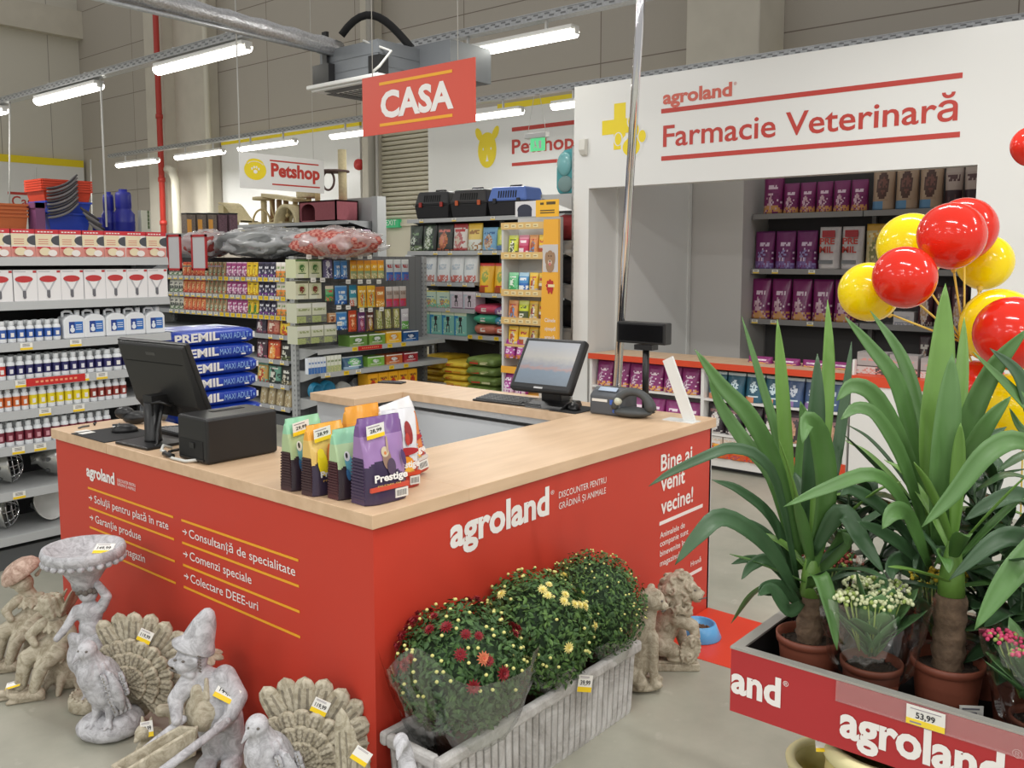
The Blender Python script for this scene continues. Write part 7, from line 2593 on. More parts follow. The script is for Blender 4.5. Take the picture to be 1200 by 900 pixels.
def peacock(loc, label, scale=1.0):
 t = thing('stone_peacock', label, 'statue', loc, VIEW)
 g = G()
 g.sph((-0.005, -0.01, 0.035), (0.115, 0.095, 0.05), 20, 12)
 g.sph((0.04, 0.0, 0.045), (0.07, 0.08, 0.05), 16, 10)
 for k in range(len(g.v)):
  g.v[k].z = max(g.v[k].z, 0.0)
 sculpt('rock_base', g, ST_BLUE, t, 0.007, 6, disp=0.003, dscale=30)
 g = G()
 g.sph((-0.015, -0.02, 0.195), (0.066, 0.072, 0.098), 20, 14, 0, Matrix.Rotation(radians(-12), 3, 'Y'))
 g.cap((-0.03, -0.03, 0.24), (-0.047, -0.05, 0.315), 0.055, 0.030, 14)
 g.sph((-0.050, -0.055, 0.330), (0.034, 0.036, 0.034), 16, 12)
 g.cap((-0.068, -0.08, 0.322), (-0.083, -0.098, 0.300), 0.012, 0.004, 10)
 g.sph((-0.043, -0.05, 0.235), (0.045, 0.05, 0.06), 16, 10)
 g.cap((-0.025, -0.045, 0.13), (-0.035, -0.05, 0.075), 0.022, 0.012)
 g.cap((0.02, -0.045, 0.13), (0.018, -0.06, 0.075), 0.024, 0.012)
 for bx, by in ((-0.035, -0.05), (0.018, -0.06)):
  for an in (-2.2, -1.6, -1.0):
   g.cap((bx, by, 0.078), (bx + 0.035 * cos(an), by + 0.035 * sin(an), 0.062), 0.009, 0.006, 8)
 # neck feathers
 for k in range(16):
  a = -pi + 0.1 + (pi * 1.1) * k / 15
  zz = 0.262 if k % 2 else 0.24
  feather_ellipsoid(g, (-0.035 + 0.052 * cos(a), -0.035 + 0.052 * sin(a), zz), (0.25 * cos(a), 0.25 * sin(a), -1), (-sin(a), cos(a), 0), 0.026, 0.010, 0.007)
 sculpt('body', g, ST_BLUE, t, 0.0045, 3)
 g = G()
 g.sph((-0.066, -0.083, 0.338), (0.005, 0.004, 0.004), 8, 6)
 g.sph((-0.038, -0.087, 0.338), (0.005, 0.004, 0.004), 8, 6)
 g.build('eyes', WASH, t)
 g = G()
 feather_ellipsoid(g, (0.038, -0.058, 0.185), (0.25, 0.1, -1), (1, -0.6, 0), 0.080, 0.045, 0.022)
 for k in range(4):
  for j in range(3 - (k == 3)):
   blade(g, (0.012 + j * 0.026 + k * 0.004, -0.084 + j * 0.011 + k * 0.004, 0.258 - k * 0.024), (0.2, 0.05, -1), (1, -0.55, 0), 0.045, 0.015, 0.009, 4)
 for k in range(4):
  blade(g, (0.022 + k * 0.014, -0.078 + k * 0.009, 0.185 - k * 0.004), (0.28, 0.2, -1), (1, -0.5, 0), 0.098 - 0.008 * k, 0.012, 0.010, 7)
 sculpt('wing', g, [ST_BLUE, ST_WASH], t, 0)
 g = G()
 hub = Vector((0.052, 0.06, 0.172))
 for k in range(11):
  a = radians(120 - k * 15.8)
  L = 0.222 - 0.009 * max(0, k - 5)
  d = Vector((cos(a), 0.10, sin(a)))
  blade(g, hub + Vector((0, 0.008 * (k % 2), 0)) + d * 0.05, d, (-sin(a), 0, cos(a)), L - 0.03, 0.034, 0.016)
 for ring, (n_, L0, L, wd) in enumerate(((10, 0.075, 0.085, 0.027), (9, 0.045, 0.07, 0.025), (7, 0.012, 0.06, 0.022))):
  for k in range(n_):
   a = radians(126 - k * 172 / (n_ - 1) + 6 * (ring % 2))
   d = Vector((cos(a), -0.02, sin(a)))
   blade(g, hub + Vector((0, -0.016 - 0.013 * ring - 0.004 * (k % 2), 0)) + d * L0, d, (-sin(a), 0, cos(a)), L, wd, 0.014, 5)
 g.sph(hub, (0.1, 0.02, 0.1), 16, 10)
 g.sph(hub + Vector((0, 0.03, -0.05)), (0.07, 0.03, 0.12), 14, 10)
 sculpt('tail_fan', g, [ST_CREAM, ST_WASH], t, 0)
 return t
PK1 = Vector((-0.285, 1.085, 0))
peacock(PK1, 'stone peacock with raised tail fan, beside the stone bird bath')
PK2 = Vector((-0.205, 0.195, 0))
t2 = dup([o for o in COL.objects if o.name == 'stone_peacock'][0], PK2, VIEW, 'stone peacock with raised tail fan, cut by the bottom edge of the photo')
RV = Matrix.Rotation(VIEW, 3, 'Z')
for P_, lb in ((PK1, 'price card on the tail fan of the peacock by the bird bath'), (PK2, 'price card on the tail fan of the peacock at the bottom edge')):
 price_card(0, 0, P_ + RV @ Vector((0.105, 0.035, 0.32)), VIEW, lb, 0.05, 0.045, -0.1, '119,99', 0.45)
# bird bath with cherub
t = thing('stone_bird_bath', 'pale stone bird bath held up by a cherub, tallest of the stone figures', 'statue', (-0.245, 1.335, 0), VIEW)
g = G()
pf = [(0.001, 0.545), (0.05, 0.50), (0.062, 0.505), (0.085, 0.54), (0.125, 0.575), (0.143, 0.592), (0.146, 0.615), (0.138, 0.625), (0.128, 0.622), (0.10, 0.592), (0.05, 0.572), (0.001, 0.568)]
g.lathe([(0.045, 0.462), (0.05, 0.49), (0.075, 0.53), (0.12, 0.565), (0.143, 0.585), (0.148, 0.605), (0.142, 0.622), (0.132, 0.622), (0.11, 0.60), (0.06, 0.582), (0.001, 0.578)], 36, caps=True)
for k in range(26):
 a = 2 * pi * k / 26
 g.sph((0.135 * cos(a), 0.135 * sin(a), 0.574), (0.014, 0.014, 0.012), 8, 6)
bo = g.build('bowl', ST_BLUE, t)
g = G()
g.lathe([(0.07, 0), (0.078, 0.006), (0.078, 0.04), (0.07, 0.05), (0.05, 0.055)], 24)
for k in range(20):
 a = 2 * pi * k / 20
 g.sph((0.066 * cos(a), 0.066 * sin(a), 0.05), 0.008, 6, 5)
g.build('base', ST_CREAM, t)
g = G()
g.sph((0.01, 0, 0.445), (0.036, 0.038, 0.04), 16, 12)
g.cap((0.012, 0, 0.40), (0.012, 0, 0.42), 0.02, 0.02)
g.sph((0.012, 0.0, 0.365), (0.050, 0.036, 0.048), 16, 12)
g.sph((0.018, -0.004, 0.31), (0.046, 0.038, 0.05), 16, 12)
g.cap((0.055, 0, 0.385), (0.082, -0.005, 0.43), 0.022, 0.018)
g.cap((0.082, -0.005, 0.43), (0.05, -0.01, 0.48), 0.018, 0.015)
g.cap((-0.03, -0.01, 0.38), (-0.055, -0.04, 0.33), 0.02, 0.016)
g.cap((-0.055, -0.04, 0.33), (-0.085, -0.06, 0.29), 0.016, 0.013)
g.cap((0.0, -0.01, 0.27), (-0.02, -0.03, 0.17), 0.036, 0.026)
g.cap((-0.02, -0.03, 0.17), (-0.005, -0.01, 0.06), 0.026, 0.018)
g.cap((0.035, 0.0, 0.27), (0.04, -0.01, 0.16), 0.036, 0.026)
g.cap((0.04, -0.01, 0.16), (0.03, 0.0, 0.06), 0.026, 0.018)
g.sph((-0.005, -0.04, 0.045), (0.016, 0.03, 0.012), 10, 6)
g.sph((0.03, -0.03, 0.045), (0.016, 0.03, 0.012), 10, 6)
sculpt('cherub', g, ST_BLUE, t, 0.0045, 5)
g = G()
for k in range(7):
 a = pi * k / 6
 g.cap((-0.05 + 0.018 * k, -0.03 - 0.012 * sin(a), 0.285 - 0.018 * sin(a)), (-0.04 + 0.02 * k, -0.025, 0.235 - 0.012 * (k % 3)), 0.012, 0.016, 8)
g.cap((-0.045, -0.03, 0.29), (0.065, -0.025, 0.275), 0.012, 0.012)
g.sph((0.055, -0.03, 0.25), (0.03, 0.025, 0.05), 12, 8)
g.sph((-0.04, -0.02, 0.20), (0.03, 0.03, 0.06), 12, 8)
sculpt('drapery', g, ST_BLUE, t, 0.005, 3)
g = G()
for k in range(14):
 a = 2 * pi * k / 14
 g.sph((0.01 + 0.034 * cos(a), -0.004 + 0.034 * sin(a), 0.462 - 0.006 * (k % 2)), 0.012, 8, 6)
g.build('curls', WASH, t)
price_card(0, 0, Vector((-0.245, 1.335, 0)) + RV @ Vector((0.075, -0.02, 0.60)), VIEW, 'price card lying in the bowl of the bird bath', 0.07, 0.05, -1.1, '149,99')
# pixie figures behind the bird bath
def pixie(loc, label, variant, rz=VIEW):
 t = thing('stone_pixie', label, 'statue', loc, rz)
 g = G()
 # stump seat with roots
 g.sph((0.06, 0.02, 0.09), (0.075, 0.07, 0.11), 16, 12)
 for k in range(8):
  a = 2 * pi * k / 8
  g.cap((0.06 + 0.05 * cos(a), 0.02 + 0.05 * sin(a), 0.08), (0.06 + 0.10 * cos(a), 0.02 + 0.09 * sin(a), 0.008), 0.02, 0.012, 8)
 for p in g.v:
  p.z = max(p.z, 0)
 sculpt('stump', g, ST_WARM, t, 0.006, 2)
 g = G()
 # torso, head, arms, legs: one continuous body
 g.sph((0.04, -0.01, 0.245), (0.042, 0.036, 0.062), 14, 10)
 g.cap((0.035, -0.012, 0.295), (0.025, -0.018, 0.315), 0.0256, 0.0256)
 g.sph((0.015, -0.024, 0.345), (0.040, 0.040, 0.042), 16, 12)
 g.sph((-0.018, -0.05, 0.342), (0.012, 0.012, 0.010), 8, 6)
 g.cap((0.04, 0.035, 0.36), (0.055, 0.05, 0.385), 0.010, 0.004, 8)
 g.cap((0.0, -0.045, 0.28), (-0.045, -0.06, 0.24), 0.0230, 0.0179)
 g.cap((-0.045, -0.06, 0.24), (-0.01, -0.085, 0.215), 0.0179, 0.0141)
 g.cap((0.075, -0.01, 0.28), (0.11, -0.03, 0.23), 0.0230, 0.0179)
 g.cap((0.11, -0.03, 0.23), (0.06, -0.075, 0.20), 0.0179, 0.0141)
 g.cap((0.02, -0.035, 0.19), (-0.05, -0.08, 0.16), 0.0410, 0.0307)
 g.cap((-0.05, -0.08, 0.16), (-0.075, -0.085, 0.05), 0.0307, 0.0230)
 g.cap((0.07, -0.05, 0.18), (0.02, -0.10, 0.14), 0.0384, 0.0282)
 g.cap((0.02, -0.10, 0.14), (-0.01, -0.11, 0.05), 0.0282, 0.0205)
 sculpt('body', g, ST_CREAM, t, 0.0048, 3)
 g = G()
 # long shoes with curled tips
 for dx, dy in ((-0.075, -0.085), (-0.01, -0.11)):
  g.cap((dx + 0.012, dy + 0.01, 0.026), (dx - 0.05, dy - 0.015, 0.024), 0.024, 0.017)
  g.cap((dx - 0.05, dy - 0.015, 0.024), (dx - 0.085, dy - 0.025, 0.034), 0.017, 0.009)
  g.cap((dx - 0.085, dy - 0.025, 0.034), (dx - 0.09, dy - 0.026, 0.062), 0.009, 0.005)
  g.cap((dx + 0.02, dy + 0.015, 0.006), (dx - 0.085, dy - 0.03, 0.006), 0.014, 0.010)
 for p in g.v:
  p.z = max(p.z, 0)
 sculpt('shoes', g, ST_WARM, t, 0.0045, 2)
 g = G()
 for k in range(12):
  a = -pi + 1.25 * pi * k / 11 + 0.3
  feather_ellipsoid(g, (0.04 + 0.055 * cos(a), -0.01 + 0.05 * sin(a), 0.185 - 0.012 * (k % 2)), (0.45 * cos(a), 0.45 * sin(a), -1), (-sin(a), cos(a), 0), 0.048, 0.018, 0.008)
 for k in range(9):
  a = -pi + 1.3 * pi * k / 8
  feather_ellipsoid(g, (0.038 + 0.042 * cos(a), -0.012 + 0.042 * sin(a), 0.27), (0.5 * cos(a), 0.5 * sin(a), -0.8), (-sin(a), cos(a), 0), 0.028, 0.013, 0.007)
 sculpt('leaf_dress', g, ST_CREAM, t, 0.0042, 1)
 g = G()
 if variant == 0:
  M_ = Matrix.Translation((-0.005, -0.0, 0.385)) @ Matrix.Rotation(radians(-28), 4, 'Y') @ Matrix.Rotation(radians(12), 4, 'X')
  g.lathe([(0.001, -0.012), (0.062, -0.016), (0.082, -0.012), (0.085, 0.002), (0.07, 0.028), (0.042, 0.045), (0.001, 0.052)], 22, X=M_)
  g.build('mushroom_hat', stone('pink_stone', (204, 180, 164), (150, 120, 104)), t)
 else:
  for s in (-1, 1):
   feather_ellipsoid(g, (0.075, 0.02 + 0.02 * s, 0.33), (0.5, 0.3 * s, 1), (0, 1, 0), 0.095, 0.04, 0.009)
  for k in range(10):
   a = 2 * pi * k / 10
   g.cap((0.02 + 0.03 * cos(a), -0.018 + 0.034 * sin(a), 0.372), (0.035 + 0.036 * cos(a), -0.01 + 0.04 * sin(a), 0.31), 0.013, 0.009, 8)
  sculpt('hair_and_wings', g, ST_CREAM, t, 0.0042, 1)
 return t
pixie((-0.235, 1.93, 0), 'stone pixie with mushroom hat sitting at the far end of the row', 0)
pixie((-0.275, 1.60, 0), 'winged stone pixie with curled shoes right behind the bird bath', 1)
for P_, lb in ((Vector((-0.235, 1.93, 0)), 'price card on the shoe of the mushroom hat pixie'), (Vector((-0.275, 1.60, 0)), 'price card on the shoe of the winged pixie')):
 price_card(0, 0, P_ + RV @ Vector((-0.09, -0.115, 0.055)), VIEW, lb, 0.06, 0.03, -1.0, None, -0.3)
# gnome with wheelbarrow
GP = Vector((-0.175, 0.60, 0))
t = thing('stone_gnome', 'pale stone gnome in a pointed cap leaning over his wheelbarrow', 'statue', GP, VIEW)
g = G()
g.cap((-0.01, 0.0, 0.17), (0.0, 0.0, 0.07), 0.05, 0.042)
g.cap((0.045, 0.01, 0.17), (0.06, 0.01, 0.07), 0.048, 0.040)
g.sph((-0.02, -0.035, 0.03), (0.035, 0.06, 0.03), 12, 8)
g.sph((0.06, -0.02, 0.03), (0.035, 0.06, 0.03), 12, 8)
g.cap((0.01, 0.0, 0.20), (-0.005, -0.012, 0.285), 0.074, 0.062, 18)
g.cap((-0.005, -0.012, 0.30), (-0.035, -0.02, 0.345), 0.05, 0.032)
g.sph((-0.055, -0.028, 0.395), (0.052, 0.05, 0.050), 18, 14)
g.sph((-0.075, -0.06, 0.385), (0.028, 0.024, 0.024), 12, 10)
g.sph((-0.098, -0.04, 0.385), (0.022, 0.022, 0.02), 12, 10)
g.sph((-0.108, -0.060, 0.393), (0.015, 0.015, 0.014), 10, 8)
g.cap((-0.09, -0.055, 0.366), (-0.05, -0.055, 0.352), 0.012, 0.016)
g.sph((-0.03, -0.07, 0.395), (0.011, 0.008, 0.018), 10, 8)
g.cap((-0.085, -0.068, 0.412), (-0.07, -0.072, 0.416), 0.007, 0.007, 8)
# arms
g.cap((0.045, -0.02, 0.325), (0.092, -0.035, 0.265), 0.040, 0.032)
g.cap((0.092, -0.035, 0.265), (0.082, -0.07, 0.225), 0.032, 0.024)
g.cap((0.082, -0.07, 0.225), (0.052, -0.095, 0.198), 0.022, 0.018)
for k in range(4):
 g.cap((0.05 - 0.002 * k, -0.085 - 0.012 * k, 0.205), (0.032, -0.095 - 0.012 * k, 0.182), 0.009, 0.007, 8)
g.cap((0.06, -0.085, 0.205), (0.042, -0.112, 0.212), 0.009, 0.007, 8)
g.cap((-0.06, -0.03, 0.32), (-0.10, -0.06, 0.27), 0.036, 0.028)
g.cap((-0.10, -0.06, 0.27), (-0.085, -0.10, 0.22), 0.026, 0.018)
sculpt('body', g, ST_BLUE, t, 0.0045, 4)
g = G()
g.cap((-0.028, -0.058, 0.30), (-0.018, -0.072, 0.20), 0.020, 0.030)
g.sph((-0.02, -0.055, 0.225), (0.056, 0.03, 0.068), 14, 10)
g.cap((-0.05, -0.045, 0.335), (-0.045, -0.062, 0.28), 0.008, 0.010, 8)
g.cap((0.0, -0.06, 0.335), (0.005, -0.07, 0.28), 0.008, 0.010, 8)
sculpt('apron', g, ST_CREAM, t, 0.005, 2)
g = G()
M_ = Matrix.Translation((-0.043, -0.018, 0.428)) @ Matrix.Rotation(radians(20), 4, 'Y')
g.lathe([(0.001, -0.002), (0.050, -0.004), (0.060, -0.006), (0.062, 0.002), (0.054, 0.02), (0.047, 0.05), (0.038, 0.085), (0.027, 0.112), (0.018, 0.128), (0.001, 0.138)], 26, X=M_, wob=lambda a, i: 1 + (0.28 if 1 <= i <= 3 else 0.0) * max(0, cos(a - pi * 1.08)) ** 3 + 0.03 * sin(3 * a + i))
o = g.build('cap', ST_BLUE, t)
g = G()
g.cap((-0.112, -0.066, 0.372), (-0.092, -0.076, 0.369), 0.004, 0.003, 6)
for dx, dy in ((-0.095, -0.068), (-0.066, -0.078)):
 g.sph((dx, dy, 0.404), (0.006, 0.004, 0.004), 8, 6)
for k in range(6):
 g.cap((-0.02 + 0.004 * (k % 2), -0.072, 0.420 - k * 0.010), (-0.012, -0.071, 0.416 - k * 0.010), 0.003, 0.002, 6)
g.build('face_marks', WASH, t)
g = G()
# barrow: tray tapering toward lower left, two long handles, wheel
A = [(-0.005, -0.13, 0.215), (-0.075, -0.10, 0.205), (-0.255, -0.20, 0.13), (-0.20, -0.25, 0.13)]
B = [(-0.015, -0.13, 0.12), (-0.07, -0.11, 0.12), (-0.23, -0.20, 0.06), (-0.19, -0.235, 0.06)]
def slab(g, p, q, r, s, thk, mi=0):
 n_ = (Vector(q) - Vector(p)).cross(Vector(s) - Vector(p)).normalized() * thk
 vs = [Vector(x) for x in (p, q, r, s)]
 g.add(vs + [x + n_ for x in vs], [(0, 1, 2, 3), (7, 6, 5, 4), (0, 4, 5, 1), (1, 5, 6, 2), (2, 6, 7, 3), (3, 7, 4, 0)], mi)
slab(g, A[0], A[1], B[1], B[0], 0.014)
slab(g, A[1], A[2], B[2], B[1], 0.014)
slab(g, A[2], A[3], B[3], B[2], 0.014)
slab(g, A[3], A[0], B[0], B[3], 0.014)
slab(g, B[0], B[1], B[2], B[3], 0.014)
g.build('barrow_tray', ST_CREAM, t, bevel=0.004)
for P_, Q_ in (((0.075, -0.10, 0.215), (-0.17, -0.285, 0.075)), ((-0.07, -0.085, 0.215), (-0.27, -0.21, 0.075))):
 g = G()
 g.tube([P_, Q_], [0.013, 0.016], 10)
 g.sph(P_, 0.013, 10, 8)
 g.build('barrow_handle', ST_BLUE, t)
g = G()
X = Matrix.Translation((-0.265, -0.285, 0.055)) @ Matrix.Rotation(radians(55), 4, 'Z') @ Matrix.Rotation(pi / 2, 4, 'X') @ Matrix.Translation((0, 0, -0.015))
g.lathe([(0.02, 0), (0.05, 0), (0.055, 0.006), (0.055, 0.024), (0.05, 0.03), (0.02, 0.03)], 20, X=X)
g.build('barrow_wheel', ST_CREAM, t)
price_card(0, 0, GP + RV @ Vector((0.055, -0.072, 0.27)), VIEW, 'price card on the arm of the gnome', 0.075, 0.05, -0.45, '144,99', 0.5)
# little squirrel figure in front of the barrow and leaf girl behind the gnome
t = thing('stone_squirrel', 'small cream stone squirrel with curled tail left of the wheelbarrow', 'statue', (-0.285, 0.79, 0), VIEW)
g = G()
g.lathe([(0.075, 0), (0.078, 0.012), (0.06, 0.02)], 18, c=(0, 0, 0))
g.sph((0.0, 0.0, 0.065), (0.042, 0.045, 0.055), 14, 10)
g.sph((-0.02, -0.03, 0.12), (0.030, 0.034, 0.028), 12, 10)
g.cap((-0.03, -0.05, 0.115), (-0.035, -0.062, 0.108), 0.014, 0.008)
g.cap((-0.03, -0.01, 0.142), (-0.034, -0.006, 0.162), 0.010, 0.005, 8)
g.cap((-0.005, -0.015, 0.142), (-0.002, -0.010, 0.162), 0.010, 0.005, 8)
g.cap((-0.03, -0.03, 0.075), (-0.038, -0.058, 0.06), 0.014, 0.010)
pts = [(0.035, 0.02, 0.03), (0.062, 0.035, 0.07), (0.068, 0.04, 0.12), (0.05, 0.035, 0.165), (0.02, 0.02, 0.17)]
for a, b_ in zip(pts[:-1], pts[1:]):
 g.cap(a, b_, 0.022, 0.022)
for p in g.v:
 p.z = max(p.z, 0)
sculpt('body', g, ST_CREAM, t, 0.0042, 3)
price_card(0, 0, Vector((-0.285, 0.79, 0)) + RV @ Vector((0.0, -0.05, 0.115)), VIEW, 'price card on the stone squirrel', 0.042, 0.05, -0.3, '89,99', -0.2)
t = thing('stone_leaf_girl', 'cream stone girl with leaf hat standing behind the gnome', 'statue', (-0.115, 0.76, 0), VIEW)
g = G()
g.cap((0, 0, 0.03), (0, 0, 0.16), 0.062, 0.046, 16)
g.cap((0, 0, 0.16), (0, 0, 0.24), 0.040, 0.036, 16)
g.sph((-0.01, -0.012, 0.30), (0.044, 0.044, 0.045), 16, 12)
g.sph((-0.045, -0.035, 0.298), (0.010, 0.010, 0.009), 8, 6)
g.cap((-0.03, -0.03, 0.23), (-0.06, -0.06, 0.17), 0.018, 0.014)
g.cap((-0.06, -0.06, 0.17), (-0.03, -0.08, 0.14), 0.014, 0.012)
g.cap((0.035, -0.01, 0.23), (0.05, -0.04, 0.16), 0.018, 0.014)
g.sph((-0.055, -0.085, 0.135), (0.032, 0.03, 0.028), 14, 10)
for k in range(6):
 a = 2 * pi * k / 6
 g.cap((-0.055 + 0.022 * cos(a), -0.085 + 0.022 * sin(a), 0.155), (-0.055 + 0.03 * cos(a), -0.085 + 0.03 * sin(a), 0.125), 0.008, 0.008, 8)
g.sph((-0.03, -0.07, 0.06), (0.04, 0.05, 0.06), 12, 10)
for p in g.v:
 p.z = max(p.z, 0)
sculpt('body', g, ST_CREAM, t, 0.005, 3)
g = G()
for k in range(9):
 a = 2 * pi * k / 9
 feather_ellipsoid(g, (-0.01 + 0.055 * cos(a), -0.01 + 0.052 * sin(a), 0.325), (cos(a), sin(a), -0.35), (-sin(a), cos(a), 0), 0.034, 0.024, 0.010)
g.sph((-0.005, -0.005, 0.345), (0.045, 0.045, 0.03), 14, 10)
sculpt('leaf_hat', g, ST_CREAM, t, 0.0045, 1)
# two figures cut by the bottom edge
t = thing('stone_wing', 'pointed stone wing with price card at the counter corner', 'statue', (-0.155, -0.115, 0), VIEW)
g = G()
for k in range(7):
 q = k / 6
 base = Vector((-0.035 + 0.03 * q, 0.006 * (k % 2), 0.03))
 tip = Vector((-0.052 + 0.13 * q ** 1.2, 0.006 * (k % 2), 0.44 - 0.30 * q ** 1.1))
 d = tip - base
 blade(g, base, d, (1, 0, 0), d.length, 0.026, 0.013, 12)
for k in range(9):
 blade(g, (-0.04 + 0.018 * (k % 4), -0.012 - 0.004 * (k // 4), 0.13 - 0.045 * (k // 4)), (-0.05 + 0.1 * (k % 4), 0, 1), (1, 0, 0), 0.09, 0.018, 0.011, 4)
g.sph((0.0, 0.01, 0.08), (0.05, 0.02, 0.09), 14, 10)
g.lathe([(0.075, 0), (0.075, 0.03), (0.06, 0.04)], 18)
sculpt('wing', g, [ST_CREAM, ST_WASH], t, 0)
price_card(0, 0, Vector((-0.155, -0.115, 0)) + RV @ Vector((-0.005, -0.035, 0.30)), VIEW, 'price card on the pointed stone wing', 0.05, 0.04, -0.2, None, 0.6)
t = thing('stone_swan', 'pale stone swan neck and head in front of the trough end', 'statue', (-0.105, -0.245, 0), VIEW)
g = G()
g.sph((0.0, 0.03, 0.10), (0.075, 0.11, 0.10), 18, 12)
pts = [(0.0, -0.02, 0.14), (0.012, -0.045, 0.22), (0.008, -0.03, 0.30), (-0.004, -0.01, 0.355), (-0.010, -0.03, 0.385)]
rr = [0.052, 0.036, 0.026, 0.021, 0.02]
for a, b_, r0, r1 in zip(pts[:-1], pts[1:], rr[:-1], rr[1:]):
 g.cap(a, b_, r0, r1)
g.sph((-0.010, -0.035, 0.385), (0.022, 0.03, 0.022), 12, 10)
g.cap((-0.010, -0.06, 0.38), (-0.012, -0.085, 0.365), 0.012, 0.006)
for k in range(10):
 a = -pi / 2 + 1.9 * (k - 4.5) / 5
 feather_ellipsoid(g, (0.0 + 0.055 * cos(a), -0.01 + 0.045 * sin(a), 0.19), (0.3 * cos(a), 0.3 * sin(a), -1), (-sin(a), cos(a), 0), 0.05, 0.014, 0.009)
g.lathe([(0.09, 0), (0.09, 0.03), (0.07, 0.05)], 18, c=(0, 0.02, 0))
for p in g.v:
 p.z = max(p.z, 0)
sculpt('body', g, ST_BLUE, t, 0.0045, 2)
# seated cat and lion at the far end of the trough
t = thing('stone_cat', 'smooth stone cat sitting between the fluted trough and the stone lion', 'statue', (1.215, -0.185, 0), VIEW)
g = G()
g.sph((-0.005, 0.0, 0.02), (0.085, 0.06, 0.022), 18, 8)
g.cap((-0.035, 0.01, 0.085), (-0.02, 0.005, 0.16), 0.062, 0.056, 16)
g.cap((-0.02, 0.005, 0.16), (0.005, -0.002, 0.275), 0.058, 0.045, 16)
g.cap((0.005, -0.002, 0.275), (0.02, -0.005, 0.33), 0.042, 0.036, 14)
g.sph((0.030, -0.008, 0.365), (0.052, 0.050, 0.046), 18, 14)
g.cap((0.055, -0.02, 0.355), (0.075, -0.028, 0.345), 0.026, 0.018)
g.sph((0.088, -0.034, 0.350), (0.007, 0.007, 0.006), 8, 6)
g.sph((0.048, -0.036, 0.398), (0.018, 0.009, 0.018), 10, 8)
g.sph((0.034, 0.034, 0.398), (0.018, 0.009, 0.018), 10, 8)
g.cap((0.03, -0.028, 0.22), (0.04, -0.04, 0.045), 0.028, 0.016)
g.cap((0.03, 0.018, 0.22), (0.05, 0.012, 0.045), 0.026, 0.016)
g.sph((0.052, -0.045, 0.035), (0.024, 0.017, 0.014), 10, 8)
g.sph((0.062, 0.010, 0.035), (0.024, 0.017, 0.014), 10, 8)
g.cap((-0.05, -0.03, 0.08), (-0.01, -0.045, 0.045), 0.04, 0.026)
g.cap((-0.07, 0.03, 0.035), (-0.02, -0.065, 0.03), 0.014, 0.010)
for p in g.v:
 p.z = max(p.z, 0)
sculpt('body', g, ST_WARM, t, 0.0048, 6)
g = G()
g.sph((0.064, -0.044, 0.372), (0.006, 0.006, 0.004), 8, 6)
g.cap((0.078, -0.042, 0.334), (0.062, -0.046, 0.332), 0.003, 0.002, 6)
g.build('face_marks', WASH, t)
LP = (1.475, -0.165, 0)
t = thing('stone_lion', 'stone lion with curly mane resting a paw on a shield', 'statue', LP, VIEW)
g = G()
g.bb(-0.105, 0.105, -0.07, 0.075, 0.0, 0.032)
g.bb(-0.098, 0.098, -0.063, 0.068, 0.03, 0.042)
g.build('base', ST_WARM, t, bevel=0.006)
g = G()
g.sph((-0.05, 0.015, 0.10), (0.062, 0.055, 0.065), 16, 12)
g.cap((-0.04, 0.01, 0.13), (0.0, 0.0, 0.22), 0.056, 0.055, 16)
g.cap((0.0, 0.0, 0.22), (0.03, -0.005, 0.29), 0.052, 0.045, 14)
g.sph((0.055, -0.015, 0.330), (0.045, 0.042, 0.045), 16, 12)
g.cap((0.075, -0.022, 0.322), (0.092, -0.028, 0.312), 0.034, 0.030, 12)
g.cap((0.09, -0.03, 0.294), (0.100, -0.033, 0.292), 0.016, 0.013, 10)
g.sph((0.116, -0.036, 0.322), (0.010, 0.014, 0.009), 8, 6)
g.cap((0.07, -0.045, 0.352), (0.10, -0.042, 0.342), 0.010, 0.008, 8)
g.cap((0.01, -0.035, 0.215), (0.075, -0.055, 0.19), 0.036, 0.026)
g.cap((0.075, -0.055, 0.19), (0.082, -0.06, 0.165), 0.024, 0.022)
for k in range(4):
 g.cap((0.075 + 0.007 * k, -0.075 + 0.009 * k, 0.165), (0.08 + 0.007 * k, -0.082 + 0.009 * k, 0.14), 0.009, 0.007, 8)
g.cap((0.02, 0.035, 0.2), (0.06, 0.04, 0.06), 0.032, 0.020)
g.sph((0.072, 0.035, 0.052), (0.032, 0.02, 0.014), 10, 8)
g.cap((-0.05, -0.035, 0.10), (0.0, -0.055, 0.085), 0.046, 0.030)
g.cap((0.0, -0.055, 0.085), (-0.015, -0.058, 0.055), 0.024, 0.016)
g.sph((0.008, -0.062, 0.052), (0.032, 0.017, 0.014), 10, 8)
g.cap((-0.1, 0.03, 0.06), (-0.06, 0.06, 0.05), 0.014, 0.012)
sculpt('body', g, ST_WARM, t, 0.0048, 4)
g = G()
rnd = random.Random(5)
g.sph((0.018, 0.0, 0.305), (0.066, 0.066, 0.09), 16, 12)
for k in range(75):
 th = rnd.uniform(0, 2 * pi)
 u = rnd.uniform(-0.95, 0.98)
 q = sqrt(1 - u * u)
 d = Vector((q * cos(th), q * sin(th), u))
 if d.x > 0.72 and d.z > -0.55:
  continue
 p = Vector((0.018, 0.0, 0.292)) + Vector((d.x * 0.068, d.y * 0.070, d.z * 0.105))
 tt = Vector((-d.y, d.x, 0)).normalized() if abs(d.z) < 0.95 else Vector((1, 0, 0))
 dn = tt.cross(d) * (-1)
 if dn.z > 0:
  dn = -dn
 s = rnd.choice((-1, 1))
 seq = [p + tt * s * (-0.009) + dn * -0.012, p + tt * s * 0.007 + d * 0.008 + dn * -0.002, p + tt * s * 0.004 + d * 0.009 + dn * 0.011, p + tt * s * -0.008 + d * 0.004 + dn * 0.018]
 for a, b_ in zip(seq[:-1], seq[1:]):
  g.cap(a, b_, 0.0078, 0.0068, 7)
